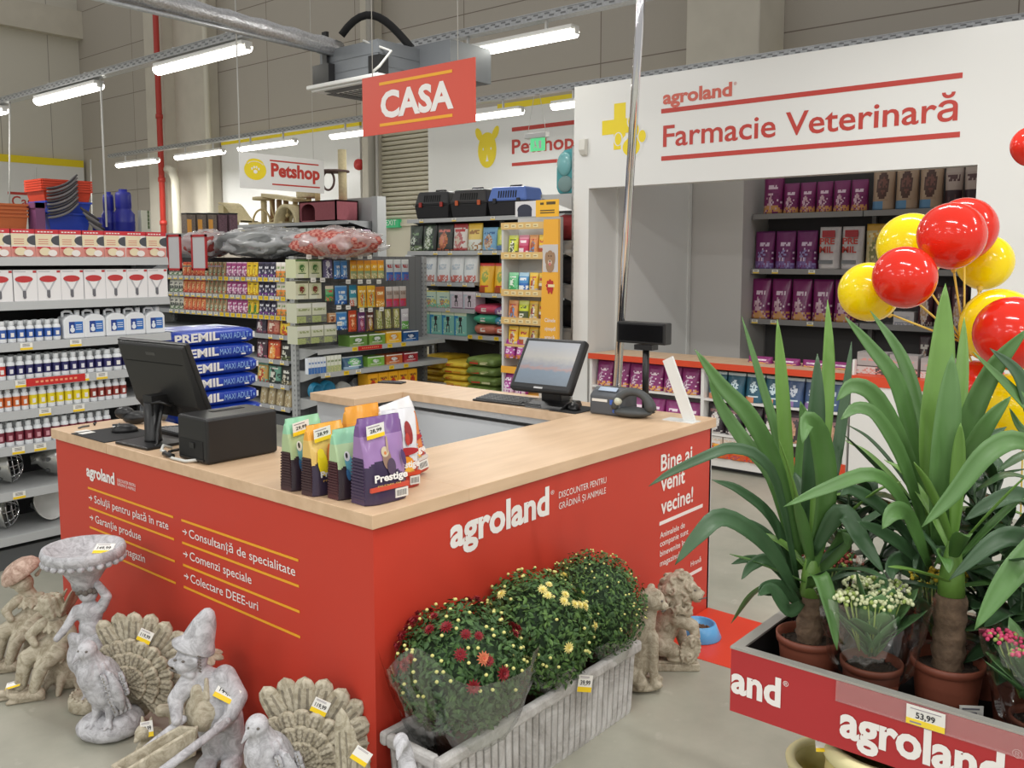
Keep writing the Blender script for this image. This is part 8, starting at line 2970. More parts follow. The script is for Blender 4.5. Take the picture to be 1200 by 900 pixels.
sculpt('mane', g, ST_WARM, t, 0.0038, 1)
g = G()
M_ = Matrix.Translation((0.062, -0.072, 0.10)) @ Matrix.Rotation(radians(14), 4, 'Y')
g.sph((0, 0, 0), (0.042, 0.014, 0.062), 18, 12, 0, None, M_)
for k in range(22):
 a = 2 * pi * k / 22
 g.sph((0.036 * cos(a), -0.006, 0.058 * sin(a)), 0.008, 8, 6, 0, None, M_)
pts = [Vector((0.012 * cos(a) * (1 - a / 12), -0.016, -0.035 + 0.018 * sin(a) * (1 - a / 12))) for a in [0.55 * j for j in range(13)]]
g.tube([M_ @ p for p in pts], 0.005, 7)
pts = [Vector((-0.012 * cos(a) * (1 - a / 12), -0.016, 0.028 + 0.02 * sin(a) * (1 - a / 12))) for a in [0.55 * j for j in range(13)]]
g.tube([M_ @ p for p in pts], 0.005, 7)
sculpt('shield', g, ST_WARM, t, 0.0038, 1)
g = G()
g.sph((0.082, -0.052, 0.338), (0.006, 0.005, 0.004), 8, 6)
g.cap((0.128, -0.046, 0.305), (0.098, -0.054, 0.300), 0.003, 0.002, 6)
g.build('face_marks', WASH, t)
# ------------------------------------------------------------------ bird food bags on the counter corner
def food_bag(loc, rz, w_, h, d, top, body, lower, label, birds, tagged=None, name='', gusset=None, lean=0.0, foot=None, clear=True):
 t = thing('bird_food_bag', label, 'bag', loc, rz)
 nx, nz = 28, 48
 g = G()
 def surf(sg):
  vs = []
  for j in range(nz + 1):
   v = j / nz
   dep = d / 2 * (0.05 + 0.95 * max(0, 1 - v ** 2.4))
   wid = w_ / 2 * (1 - 0.05 * sin(pi * min(1, v * 1.3)))
   for i in range(nx + 1):
    u = 2 * i / nx - 1
    y = sg * dep * (0.6 + 0.4 * (1 - abs(u) ** 4)) + lean * v
    y += sg * 0.004 * noise.noise(Vector((u * 2.5 + w_ * 40, v * 5, sg + d * 9))) * (0.4 + v)
    x = u * wid
    z = v * h
    if abs(u) == 1 and v > 0.93:
     x *= 0.96
    vs.append((x, y, z))
  return vs
 def mfront(i, j):
  u, v = (i + 0.5) / nx, (j + 0.5) / nz
  edge = 0.40 + 0.10 * cos(pi * (u - 0.3) * 1.4)
  if v > 0.80:
   return 0
  if v > edge:
   return 1
  return 2
 a0 = 0
 for sg in (-1, 1):
  vs = surf(sg)
  fs, ms = [], []
  for j in range(nz):
   for i in range(nx):
    k = j * (nx + 1) + i
    fs.append((k, k + 1, k + nx + 2, k + nx + 1))
    ms.append(mfront(i, j))
  g.add(vs, fs, ms, True)
 N = (nx + 1) * (nz + 1)
 for j in range(nz):
  for e in (0, nx):
   k = j * (nx + 1) + e
   v = (j + 0.5) / nz
   g.f.append([k, k + nx + 1, N + k + nx + 1, N + k])
   g.m.append(3 if v < 0.55 else (0 if v > 0.8 else 1))
   g.s.append(False)
 for i in range(nx):
  g.f.append([i, i + 1, N + i + 1, N + i])
  g.m.append(2)
  g.s.append(False)
 g.build('pouch', [pc(top, 0.25), pc(body, 0.22), pc(lower, 0.3), pc(gusset or lower, 0.35)], t)
 # ribbed side gusset
 for s in (-1, 1):
  g = G()
  for k in range(13):
   z = 0.012 + k * h * 0.5 / 13
   dep = d / 2 * (0.05 + 0.95 * max(0, 1 - (z / h) ** 2.4)) * 0.6
   g.bb(s * w_ * 0.49 - 0.0025, s * w_ * 0.49 + 0.0025, -dep, dep, z, z + h * 0.022)
  g.build('gusset_ribs', pc(tuple(int(c * 0.9) for c in (gusset or lower)), 0.35), t)
 def yfront(v):
  return -d / 2 * (0.05 + 0.95 * max(0, 1 - v ** 2.4)) + lean * v
 # printed birds: ellipses that follow the front
 g = G()
 mats = []
 for (u, v, ru, rv, rot, rgb) in birds:
  mi = len(mats)
  mats.append(pc(rgb, 0.3))
  vs = []
  n_ = 16
  for k in range(n_):
   a = 2 * pi * k / n_
   x, z = ru * cos(a), rv * sin(a)
   xx = u + x * cos(rot) - z * sin(rot)
   zz = v + x * sin(rot) + z * cos(rot)
   vs.append((xx * w_, yfront(zz) * (1.0) - 0.003 - 0.0004 * mi, zz * h))
  g.add(vs, [tuple(range(n_))], mi, False)
 if birds:
  g.build('bird_print', mats, t)
 if name:
  v0 = 0.27
  Y = yfront(v0) - 0.004
  tlt = (yfront(v0 + 0.1) - yfront(v0)) / (0.1 * h)
  text(name, INK, t, frame((-w_ * 0.36, Y, v0 * h), (1, 0, 0), (0, tlt, 1)), width=w_ * 0.78, cap=h * 0.085, bold=0.035)
  text('PREMIUM', pc((206, 160, 90), 0.4), t, frame((-w_ * 0.3, yfront(0.2) - 0.004, 0.2 * h), (1, 0, 0), (0, tlt, 1)), width=w_ * 0.55, cap=h * 0.03, bold=0.01)
 g = G()
 Y = yfront(0.07) - 0.003
 g.bb(w_ * 0.12, w_ * 0.42, Y - 0.001, Y + 0.004, h * 0.04, h * 0.15, 0)
 for k in range(7):
  g.bb(w_ * (0.15 + 0.035 * k), w_ * (0.165 + 0.035 * k), Y - 0.0016, Y, h * 0.06, h * 0.13, 1)
 if foot:
  g.bb(-w_ * 0.45, w_ * 0.45, yfront(0.12) - 0.0045, yfront(0.12) + 0.004, h * 0.16, h * 0.21, 2)
 g.build('barcode_label', [PAPER, pc((60, 60, 64)), pc(foot or (60, 60, 64))], t)
 if tagged:
  g = G()
  ty = yfront(0.80) - 0.009
  X = frame((-w_ * 0.42, ty, h * 0.76), (1, 0, 0.10), (0, 0.08, 1))
  g.bb(0, 0.068, 0, 0.042, 0, 0.001, 0, X)
  g.bb(0, 0.068, 0, 0.012, 0, 0.0016, 1, X)
  g.bb(0.006, 0.05, 0.034, 0.037, 0, 0.0016, 2, X)
  o = g.build('price_sticker', [PAPER, pc((244, 206, 40)), pc((150, 140, 150))], t)
  text(tagged, pc((40, 40, 44)), o, X @ Matrix.Translation((0.012, 0.018, 0.0008)), width=0.045, cap=0.011, bold=0.02)
 return t
MINT = (150, 206, 170)
ORG = (236, 170, 70)
CHOC = (70, 44, 48)
PURP = (122, 88, 146)
BUDG = [(-0.24, 0.50, 0.10, 0.17, 0.35, (110, 180, 200)), (-0.28, 0.62, 0.08, 0.07, 0, (226, 230, 226)), (-0.29, 0.63, 0.03, 0.04, 0, (50, 50, 54)), (-0.02, 0.5, 0.08, 0.14, -0.2, (196, 200, 70)), (-0.3, 0.36, 0.05, 0.09, 0.4, (70, 120, 170)), (0.18, 0.47, 0.10, 0.17, -0.3, (190, 196, 70)), (0.2, 0.58, 0.06, 0.06, 0, (214, 206, 90)), (0.16, 0.40, 0.05, 0.10, -0.3, (60, 76, 54))]
CANA = [(-0.26, 0.46, 0.13, 0.18, 0.2, (240, 214, 40)), (-0.28, 0.60, 0.09, 0.07, 0, (244, 220, 60)), (-0.03, 0.52, 0.1, 0.2, -0.15, (206, 110, 50)), (0.16, 0.50, 0.11, 0.19, -0.3, (206, 104, 44)), (0.1, 0.62, 0.08, 0.08, 0, (214, 120, 60)), (0.36, 0.5, 0.07, 0.15, -0.2, (150, 90, 60))]
COCK = [(-0.02, 0.52, 0.10, 0.13, 0.2, (150, 120, 104)), (-0.05, 0.60, 0.09, 0.06, 0, (206, 190, 160)), (-0.05, 0.585, 0.03, 0.02, 0, (206, 120, 70)), (0.02, 0.68, 0.025, 0.10, -0.15, (176, 150, 130)), (0.06, 0.42, 0.10, 0.10, 0, (86, 70, 92)), (0.36, 0.5, 0.05, 0.10, 0.3, (84, 60, 104))]
FRUIT = [(-0.1, 0.68, 0.09, 0.15, 0, (60, 64, 46)), (-0.12, 0.80, 0.03, 0.10, 0.1, (110, 140, 60)), (0.18, 0.7, 0.11, 0.15, 0.3, (150, 40, 40)), (0.12, 0.62, 0.07, 0.08, 0, (190, 60, 50)), (0.0, 0.32, 0.25, 0.09, 0, (236, 150, 40)), (0.1, 0.27, 0.16, 0.07, 0, (244, 184, 70)), (0.0, 0.47, 0.42, 0.05, 0, (176, 44, 48))]
# four in a queue along the side edge, their fronts turned to the agroland side; three more behind them
food_bag((0.085, 0.440, TT + 0.001), 0.06, 0.145, 0.235, 0.085, MINT, (176, 196, 150), (52, 40, 50), 'mint green and brown bird food bag with blue parrot, leftmost on the counter', BUDG, '29,99', gusset=CHOC)
food_bag((0.090, 0.332, TT + 0.001), 0.03, 0.150, 0.225, 0.085, ORG, (226, 190, 110), (56, 46, 66), 'orange bird food bag with yellow canary, second from left on the counter', CANA, '28,99', 'Prestige', gusset=CHOC)
food_bag((0.115, 0.232, TT + 0.001), -0.02, 0.145, 0.22, 0.085, MINT, (180, 206, 160), (50, 38, 48), 'mint green bird food bag between the orange and the purple bag', BUDG, None, gusset=(84, 44, 50))
food_bag((0.135, 0.122, TT + 0.001), -0.06, 0.165, 0.265, 0.11, PURP, (158, 124, 176), (62, 50, 78), 'large purple bird food bag with crested bird, nearest the counter corner', COCK, '28,99', 'Prestige', gusset=(76, 60, 92), foot=(206, 80, 60))
food_bag((0.285, 0.195, TT + 0.001), -0.15, 0.13, 0.26, 0.085, (226, 226, 230), (222, 224, 228), (176, 56, 44), 'white and red fruit bird food bag right behind the purple bag', FRUIT, None, 'Prestige', gusset=(200, 206, 214), foot=(206, 70, 40))
t = food_bag((0.405, 0.270, TT + 0.006), 0.0, 0.15, 0.265, 0.07, (232, 232, 234), (220, 130, 70), (186, 60, 44), 'red and orange fruit bird food bag leaning back at the right of the group', FRUIT, None, 'Prestige', gusset=(150, 90, 140), foot=(214, 206, 200))
t.rotation_euler = (radians(-6), radians(-9), 0.0)
food_bag((0.255, 0.34, TT + 0.001), 0.0, 0.15, 0.262, 0.08, (232, 160, 60), (226, 150, 60), (60, 46, 60), 'orange bird food bag standing behind the mint and purple bags', CANA, None, gusset=(150, 90, 60))
# ------------------------------------------------------------------ plant bin at the right
BX0, BX1, BYA, BYB = 0.375, 1.02, -0.965, -2.45
BZ0, BZ1 = 0.505, 0.68
t = thing('plant_bin', 'red plant display bin with white agroland lettering and metal rim', 'display bin', (BX0, BYA, 0))
RIMC = mat('brushed_rim', (178, 176, 170), 0.35, 0.5)
g = G()
g.bb(0, 0.016, BYB - BYA, 0, BZ0, BZ1 - 0.004)
g.bb(0.016, BX1 - BX0 - 0.016, -0.016, 0, BZ0, BZ1 - 0.004)
g.bb(BX1 - BX0 - 0.016, BX1 - BX0, BYB - BYA, 0, BZ0, BZ1 - 0.004)
g.bb(0.016, BX1 - BX0 - 0.016, BYB - BYA, BYB - BYA + 0.016, BZ0, BZ1 - 0.004)
g.build('panel', mat('bin_red', (176, 44, 48), 0.4), t)
g = G()
g.bb(0.016, BX1 - BX0 - 0.016, BYB - BYA + 0.016, -0.016, BZ0, 0.525)
g.bb(0.016, 0.02, BYB - BYA + 0.016, -0.016, 0.52, BZ1 - 0.01)
g.bb(0.016, BX1 - BX0 - 0.016, -0.02, -0.016, 0.52, BZ1 - 0.01)
g.bb(BX1 - BX0 - 0.02, BX1 - BX0 - 0.016, BYB - BYA + 0.016, -0.016, 0.52, BZ1 - 0.01)
g.build('liner', mat('bin_black', (20, 20, 21), 0.7), t)
g = G()
g.bb(-0.002, 0.022, BYB - BYA, 0.002, BZ1 - 0.006, BZ1)
g.bb(0.022, BX1 - BX0 - 0.024, -0.028, 0.002, BZ1 - 0.006, BZ1)
g.bb(BX1 - BX0 - 0.024, BX1 - BX0, BYB - BYA, 0, BZ1 - 0.006, BZ1)
g.build('rim', RIMC, t)
for x, y in ((0.14, -0.40), (0.56, -0.50), (0.14, -1.35), (0.56, -1.35)):
 g = G()
 g.bb(x - 0.02, x + 0.02, y - 0.02, y + 0.02, 0, BZ0)
 g.build('leg', DARKGREY, t)
X = frame((-0.001, 0.0, 0), (0, -1, 0), (0, 0, 1))
def bf(px, py):
 p = onX(px, py, BX0)
 return -(p.y - BYA), p.z
a0, z0 = bf(984, 858)
a1, z1 = bf(1177, 905)
text('agroland', INK, t, frame((-0.001, -a0, z0 - 0.004), (0, -1, 0), (0, 0, 1)), width=a1 - a0, cap=0.082, bold=0.035)
a2, z2 = bf(1186, 886)
text('®', INK, t, frame((-0.001, -a2, z2), (0, -1, 0), (0, 0, 1)), width=0.02)
a3, z3 = bf(857, 808)
a4, z4 = bf(915, 822)
text('and', INK, t, frame((-0.001, -a3, z3 - 0.002), (0, -1, 0), (0, 0, 1)), width=a4 - a3, cap=0.075, bold=0.035)
a5, z5 = bf(918, 803)
text('®', INK, t, frame((-0.001, -a5, z5), (0, -1, 0), (0, 0, 1)), width=0.014)
a6, z6 = bf(981, 793)
g = G()
g.bb(-0.006, -0.004, BYB - BYA, -a6, 0.625, 0.674)
g.bb(-0.007, -0.001, BYB - BYA, -a6, 0.624, 0.627)
g.build('price_rail', mat('clear_rail', (206, 150, 150), 0.15, alpha=0.35, coat=1.0), t, label='clear plastic price rail')
a7, z7 = bf(1064, 822)
a8, z8 = bf(1109, 845)
tg_ = thing('price_card', 'price card reading 53,99 on the red plant bin', 'price tag', (BX0 - 0.0085, BYA - (a7 + a8) / 2, 0.627))
W_ = a8 - a7
X2 = frame((0, W_ / 2, 0), (0, -1, 0), (0, 0, 1))
g = G()
g.bb(0, W_, 0, 0.045, -0.0005, 0.0008, 0, X2)
g.bb(0, W_, 0, 0.014, 0, 0.0012, 1, X2)
g.bb(W_ * 0.1, W_ * 0.9, 0.037, 0.039, 0, 0.0012, 2, X2)
g.bb(W_ * 0.1, W_ * 0.4, 0.004, 0.008, 0, 0.0016, 2, X2)
g.build('card', [PAPER, pc((244, 214, 60)), pc((150, 140, 150))], tg_)
text('53,99', pc((40, 40, 44)), tg_, X2 @ Matrix.Translation((W_ * 0.25, 0.018, 0.001)), width=W_ * 0.5, cap=0.014, bold=0.02)
# cream barrel pots on the floor under the bin
BARM = mat('cream_barrel', (206, 196, 130), 0.6, noisy=0.08, scale=8)
qa, qb = onZ(981, 890, 0.26), onZ(1042, 870, 0.485)
for k, (x, y, r, h, lb) in enumerate(((qa.x, qa.y, 57 * (qa - CAM).dot(FW) / F, 0.26, 'cream yellow barrel pot under the plant bin, left one'), (qb.x, qb.y, 74 * (qb - CAM).dot(FW) / F, 0.485, 'cream yellow fluted pot under the plant bin, right one'))):
 t = thing('barrel_pot', lb, 'pot', (x, y, 0))
 g = G()
 g.lathe([(r * 0.75, 0), (r * 0.95, h * 0.3), (r * 0.98, h * 0.6), (r * 0.93, h * 0.93), (r * 0.80, h * 0.93), (r * 0.84, h * 0.5), (0.001, h * 0.12)], 36, wob=lambda a, i: 1 + 0.018 * sin(a * 18) if i < 3 else 1)
 g.build('body', BARM, t)
 g = G()
 g.lathe([(r * 0.92, h * 0.90), (r, h * 0.92), (r * 1.02, h * 0.97), (r * 0.97, h), (r * 0.86, h), (r * 0.82, h * 0.96), (r * 0.84, h * 0.9)], 36, caps=False)
 g.build('rim', mat('cream_rim', (222, 214, 164), 0.6), t)
pq = onZ(966, 872, 0.48)
price_card(0, 0, (pq.x, pq.y, 0.46), VIEW, 'small yellow price card on the fluted cream pot under the bin', 0.04, 0.03, -0.3)
# ------------------------------------------------------------------ plants in the bin
TERRA = mat('terracotta_plastic', (122, 66, 48), 0.55)
SOIL = mat('potting_soil', (54, 42, 32), 0.95, noisy=0.4, scale=90, bump=0.8)
GL1 = mat('yucca_leaf', (78, 116, 58), 0.45, noisy=0.12, scale=9)
GL2 = mat('yucca_leaf_old', (56, 86, 54), 0.45, noisy=0.14, scale=9)
GL3 = mat('yucca_leaf_young', (100, 138, 60), 0.45, noisy=0.10, scale=9)
BARK = mat('cane_bark', (104, 84, 66), 0.85, noisy=0.35, scale=40, bump=0.9)
BFL = 0.526
def pot(t, r, h, label_card=False):
 g = G()
 g.lathe([(r * 0.74, 0), (r * 0.93, h * 0.86), (r * 0.93, h * 0.87), (r, h * 0.88), (r * 1.02, h * 0.99), (r * 0.96, h), (r * 0.90, h * 0.9), (r * 0.72, h * 0.3)], 28, caps=False)
 g.lathe([(r * 0.74, 0.0005), (0.001, 0.0005)], 28, caps=False)
 g.build('pot', TERRA, t)
 g = G()
 rnd = random.Random(int(r * 1e5))
 g.lathe([(0.001, h * 0.88), (r * 0.5, h * 0.89), (r * 0.90, h * 0.84)], 20, caps=False, wob=lambda a, i: 1)
 for k in range(40):
  a, q = rnd.uniform(0, 2 * pi), r * 0.85 * sqrt(rnd.random())
  g.sph((q * cos(a), q * sin(a), h * 0.87), (0.007, 0.006, 0.005), 6, 4)
 g.build('soil', SOIL, t, kind='stuff')
 if label_card:
  g = G()
  X = Matrix.Rotation(radians(-125 + label_card), 4, 'Z')
  g.bb(0.0, 0.055, -0.0015, 0.0, 0.0, 0.062, 0, Matrix.Translation((0.3, 0, 0)) if False else Matrix.Rotation(VIEW - 0.1, 4, 'Z') @ Matrix.Translation((0.0, -r * 0.97, h * 0.18)))
  for k in range(5):
   g.bb(0.006, 0.046 - 0.006 * (k % 2), -0.0022, -0.0014, 0.012 + 0.01 * k, 0.016 + 0.01 * k, 1, Matrix.Rotation(VIEW - 0.1, 4, 'Z') @ Matrix.Translation((0.0, -r * 0.97, h * 0.18)))
  g.build('care_label', [PAPER, pc((110, 110, 120))], t)
def spline(pts, n_):
 P = [Vector(p) for p in pts]
 P = [P[0] * 2 - P[1]] + P + [P[-1] * 2 - P[-2]]
 out = []
 m_ = len(P) - 3
 for k in range(n_ + 1):
  s = k / n_ * m_
  i = min(int(s), m_ - 1)
  t_ = s - i
  p0, p1, p2, p3 = P[i:i + 4]
  out.append(0.5 * ((2 * p1) + (p2 - p0) * t_ + (2 * p0 - 5 * p1 + 4 * p2 - p3) * t_ ** 2 + (3 * p1 - p0 - 3 * p2 + p3) * t_ ** 3))
 return out
def leaf(parent, pts, wd, m, twist=0.0, base_w=0.4, facing=None, fold=0.16, n_=16, tip=1.0):
 """strap leaf along 3-D points (in the plant's own space)"""
 C = spline(pts, n_)
 g = G()
 vs, fs = [], []
 fn = facing if facing is not None else (-Vector((FW.x, FW.y, 0)) + Vector((0, 0, 0.55))).normalized()
 for i, p in enumerate(C):
  s = i / n_
  tan = (C[min(i + 1, n_)] - C[max(i - 1, 0)]).normalized()
  side = tan.cross(fn)
  if side.length < 0.15:
   side = tan.cross(Vector((0, 0, 1)))
  side.normalize()
  nn = side.cross(tan).normalized()
  if twist:
   q = Matrix.Rotation(twist * s, 3, tan)
   side = q @ side
   nn = q @ nn
  w_ = wd * (base_w + (1 - base_w) * sin(pi / 2 * min(1, s / 0.42))) * (max(0.0, 1 - ((s - 0.42) / 0.58) ** 2.2) ** 0.85 if s > 0.42 else 1)
  w_ = max(w_, 0.0006)
  for u, zz in ((-0.5, 0.0), (-0.25, -fold * 0.7), (0, -fold), (0.25, -fold * 0.7), (0.5, 0.0)):
   vs.append(p + side * (w_ * u) + nn * (w_ * zz))
 for i in range(n_):
  for k in range(4):
   fs.append((i * 5 + k, i * 5 + k + 1, (i + 1) * 5 + k + 1, (i + 1) * 5 + k))
 g.add(vs, fs, 0, True)
 o = g.build('leaf', m, parent, solid=0.0012)
 return o
def yucca(loc, label, cane_h, cane_r, crown, leaves, fill, seed, pr_=0.082, ph=0.165, card=False, lean=(0, 0)):
 """leaves: traced lists of (px, py, distance) with width in metres and tone"""
 t = thing('potted_yucca', label, 'plant', loc)
 pot(t, pr_, ph, card)
 L = Vector(loc)
 g = G()
 n_ = 14
 top = Vector((lean[0], lean[1], cane_h))
 pts = [Vector((0, 0, ph * 0.8)).lerp(top, k / n_) for k in range(n_ + 1)]
 g.tube(pts, [cane_r * (1 + 0.07 * sin(k * 2.1) + 0.04 * sin(k * 5.3)) for k in range(n_ + 1)], 14)
 g.build('cane', BARK, t)
 g = G()
 g.tube([top, top + Vector((0, 0, crown * 0.35)), top + Vector((0, 0, crown * 0.8))], [cane_r * 0.85, cane_r * 0.75, cane_r * 0.35], 12)
 g.build('shoot', GL3, t)
 rnd = random.Random(seed)
 for pts, wd, tone in leaves:
  P = [at(*p) - L for p in pts]
  leaf(t, P, wd, (GL1, GL2, GL3)[tone], twist=rnd.uniform(-0.25, 0.25))
 for k in range(fill):
  a = 2 * pi * (k * 0.382) + rnd.uniform(-0.3, 0.3)
  q = k / max(1, fill - 1)
  el = radians(80 - 75 * q + rnd.uniform(-10, 10))
  Ln = rnd.uniform(0.26, 0.42) * (1 - 0.15 * q)
  d = Vector((cos(a) * cos(el), sin(a) * cos(el), sin(el)))
  b0 = top + Vector((0, 0, crown * (0.75 - 0.7 * q)))
  dr = rnd.uniform(0.05, 0.5) * Ln * (0.4 + q)
  P = [b0, b0 + d * Ln * 0.35, b0 + d * Ln * 0.7 - Vector((0, 0, dr * 0.35)), b0 + d * Ln - Vector((0, 0, dr))]
  leaf(t, P, rnd.uniform(0.03, 0.042), (GL1, GL2, GL2, GL3)[rnd.randrange(4)] if q > 0.2 else GL3, facing=Vector((-d.x * sin(el), -d.y * sin(el), cos(el))).normalized())
 return t
D = 2.5
PA = onZ(945, 748, 0.69)
PA = Vector((PA.x + 0.02, PA.y, BFL))
YA = [
 ([(938, 668, 2.44), (912, 555, 2.40), (880, 490, 2.36), (846, 452, 2.34), (814, 409, 2.33)], 0.050, 0),
 ([(932, 640, 2.50), (921, 520, 2.50), (916, 445, 2.50), (911, 374, 2.50)], 0.040, 2),
 ([(945, 620, 2.56), (964, 520, 2.58), (971, 430, 2.60), (970, 351, 2.62)], 0.042, 2),
 ([(942, 630, 2.40), (952, 540, 2.36), (957, 480, 2.35), (958, 414, 2.36)], 0.050, 1),
 ([(946, 690, 2.38), (968, 590, 2.28), (963, 520, 2.20), (948, 492, 2.14), (940, 520, 2.10)], 0.058, 0),
 ([(938, 700, 2.42), (914, 577, 2.30), (891, 536, 2.26), (859, 525, 2.24), (833, 532, 2.22), (787, 553, 2.20), (760, 570, 2.18)], 0.030, 1),
 ([(936, 690, 2.46), (908, 612, 2.42), (868, 575, 2.38), (834, 562, 2.36)], 0.030, 1),
 ([(934, 690, 2.50), (906, 640, 2.50), (880, 618, 2.50), (860, 611, 2.50)], 0.050, 1),
 ([(938, 705, 2.36), (902, 642, 2.24), (850, 606, 2.16), (818, 628, 2.12), (791, 662, 2.10)], 0.046, 1),
 ([(940, 712, 2.36), (918, 690, 2.30), (898, 690, 2.24), (889, 696, 2.22)], 0.040, 1),
 ([(936, 700, 2.46), (905, 662, 2.42), (878, 655, 2.38), (857, 661, 2.36)], 0.024, 1),
 ([(940, 700, 2.40), (904, 658, 2.34), (882, 662, 2.30), (869, 679, 2.28)], 0.030, 1),
 ([(952, 650, 2.34), (985, 600, 2.26), (1012, 635, 2.22), (1036, 672, 2.20)], 0.050, 1),
 ([(948, 690, 2.34), (960, 672, 2.26), (974, 712, 2.22), (981, 762, 2.20)], 0.044, 0),
 ([(930, 650, 2.58), (905, 560, 2.60), (875, 520, 2.62), (846, 478, 2.64), (830, 440, 2.64)], 0.044, 0),
 ([(928, 640, 2.62), (912, 520, 2.66), (893, 450, 2.68), (869, 370, 2.70)], 0.030, 0),
 ([(948, 640, 2.62), (975, 560, 2.70), (990, 470, 2.76), (998, 400, 2.8)], 0.036, 1),
 ([(940, 650, 2.5), (940, 560, 2.5), (944, 500, 2.5), (938, 470, 2.5)], 0.046, 0),
 ([(942, 705, 2.36), (925, 715, 2.28), (905, 690, 2.24), (888, 698, 2.2)], 0.036, 1),
 ([(950, 680, 2.40), (985, 640, 2.36), (992, 622, 2.34), (992, 640, 2.32)], 0.044, 0),
]
yucca(PA, 'potted yucca nearest the counter, front left corner of the plant bin', 0.275, 0.034, 0.16, YA, 12, 4, 0.084, 0.172, False)
PB = onZ(1108, 778, 0.69)
PB = Vector((PB.x + 0.02, PB.y + 0.0, BFL))
d0 = (PB - CAM).dot(FW)
YB = [
 ([(1096, 640, 2.36), (1094, 520, 2.34), (1104, 420, 2.36), (1108, 332, 2.38)], 0.078, 2),
 ([(1098, 640, 2.28), (1105, 560, 2.22), (1112, 480, 2.22), (1116, 414, 2.24)], 0.070, 0),
 ([(1092, 640, 2.40), (1075, 540, 2.40), (1053, 452, 2.40), (1022, 408, 2.40), (990, 371, 2.40)], 0.046, 0),
 ([(1092, 640, 2.44), (1082, 520, 2.46), (1060, 425, 2.48), (1020, 364, 2.50)], 0.048, 0),
 ([(1100, 640, 2.34), (1124, 530, 2.28), (1160, 440, 2.24), (1206, 383, 2.20)], 0.054, 0),
 ([(1104, 640, 2.30), (1124, 560, 2.22), (1155, 500, 2.16), (1185, 464, 2.14)], 0.046, 0),
 ([(1092, 650, 2.36), (1062, 548, 2.26), (1030, 490, 2.20), (1005, 478, 2.16), (985, 492, 2.14)], 0.042, 0),
 ([(1094, 650, 2.40), (1068, 550, 2.30), (1030, 470, 2.24), (1000, 452, 2.20), (980, 470, 2.18)], 0.050, 0),
 ([(1088, 660, 2.30), (1060, 590, 2.20), (1024, 556, 2.12), (968, 572, 2.06), (918, 594, 2.04)], 0.036, 0),
 ([(1090, 665, 2.26), (1066, 606, 2.16), (1048, 600, 2.10), (1034, 620, 2.08)], 0.046, 0),
 ([(1096, 662, 2.22), (1104, 650, 2.14), (1110, 658, 2.10), (1112, 672, 2.08)], 0.036, 0),
 ([(1090, 660, 2.34), (1040, 600, 2.28), (1000, 574, 2.24), (985, 580, 2.22)], 0.036, 1),
 ([(1088, 670, 2.30), (1060, 640, 2.24), (1030, 622, 2.20), (1004, 611, 2.18)], 0.036, 1),
 ([(1090, 680, 2.32), (1060, 655, 2.28), (1045, 665, 2.24), (1046, 680, 2.22)], 0.04, 1),
 ([(1102, 640, 2.44), (1130, 560, 2.50), (1150, 520, 2.54), (1180, 500, 2.56)], 0.044, 1),
 ([(1102, 640, 2.42), (1118, 530, 2.50), (1127, 440, 2.54), (1130, 372, 2.58)], 0.044, 2),
 ([(1094, 640, 2.46), (1080, 560, 2.54), (1072, 520, 2.58), (1066, 500, 2.60)], 0.044, 1),
 ([(1104, 670, 2.28), (1130, 650, 2.22), (1160, 662, 2.18), (1190, 690, 2.14)], 0.036, 1),
]
yucca(PB, 'tallest potted yucca with thick bare cane, middle of the plant bin', 0.335, 0.038, 0.17, YB, 12, 9, 0.086, 0.172, 20)
PC_ = Vector((0.66, -1.86, BFL))
YC = [
 ([(1245, 560, 2.16), (1200, 517, 2.10), (1160, 528, 2.06), (1118, 578, 2.04), (1080, 618, 2.02)], 0.048, 0),
 ([(1245, 600, 2.14), (1215, 640, 2.06), (1180, 680, 2.02), (1142, 738, 2.0)], 0.060, 0),
 ([(1245, 640, 2.2), (1210, 632, 2.14), (1170, 632, 2.10), (1112, 680, 2.08)], 0.05, 1),
 ([(1245, 560, 2.2), (1215, 490, 2.2), (1190, 460, 2.2), (1140, 412, 2.22)], 0.034, 0),
 ([(1245, 580, 2.2), (1215, 500, 2.2), (1195, 440, 2.2), (1160, 408, 2.2)], 0.040, 1),
 ([(1245, 570, 2.24), (1215, 520, 2.24), (1195, 500, 2.24), (1183, 478, 2.24)], 0.026, 0),
 ([(1240, 620, 2.2), (1200, 580, 2.2), (1160, 590, 2.2), (1130, 610, 2.2)], 0.04, 1),
]
yucca(PC_, 'potted yucca at the right frame edge, only its leaves in view', 0.36, 0.034, 0.18, YC, 14, 21, 0.084, 0.17)
yucca(Vector((0.90, -1.28, BFL)), 'potted yucca in the back row behind the left and middle yuccas', 0.36, 0.032, 0.16, [], 26, 33, 0.08, 0.165)
yucca(Vector((0.90, -1.62, BFL)), 'potted yucca in the back row behind the tallest yucca', 0.24, 0.032, 0.16, [], 22, 45, 0.08, 0.165)
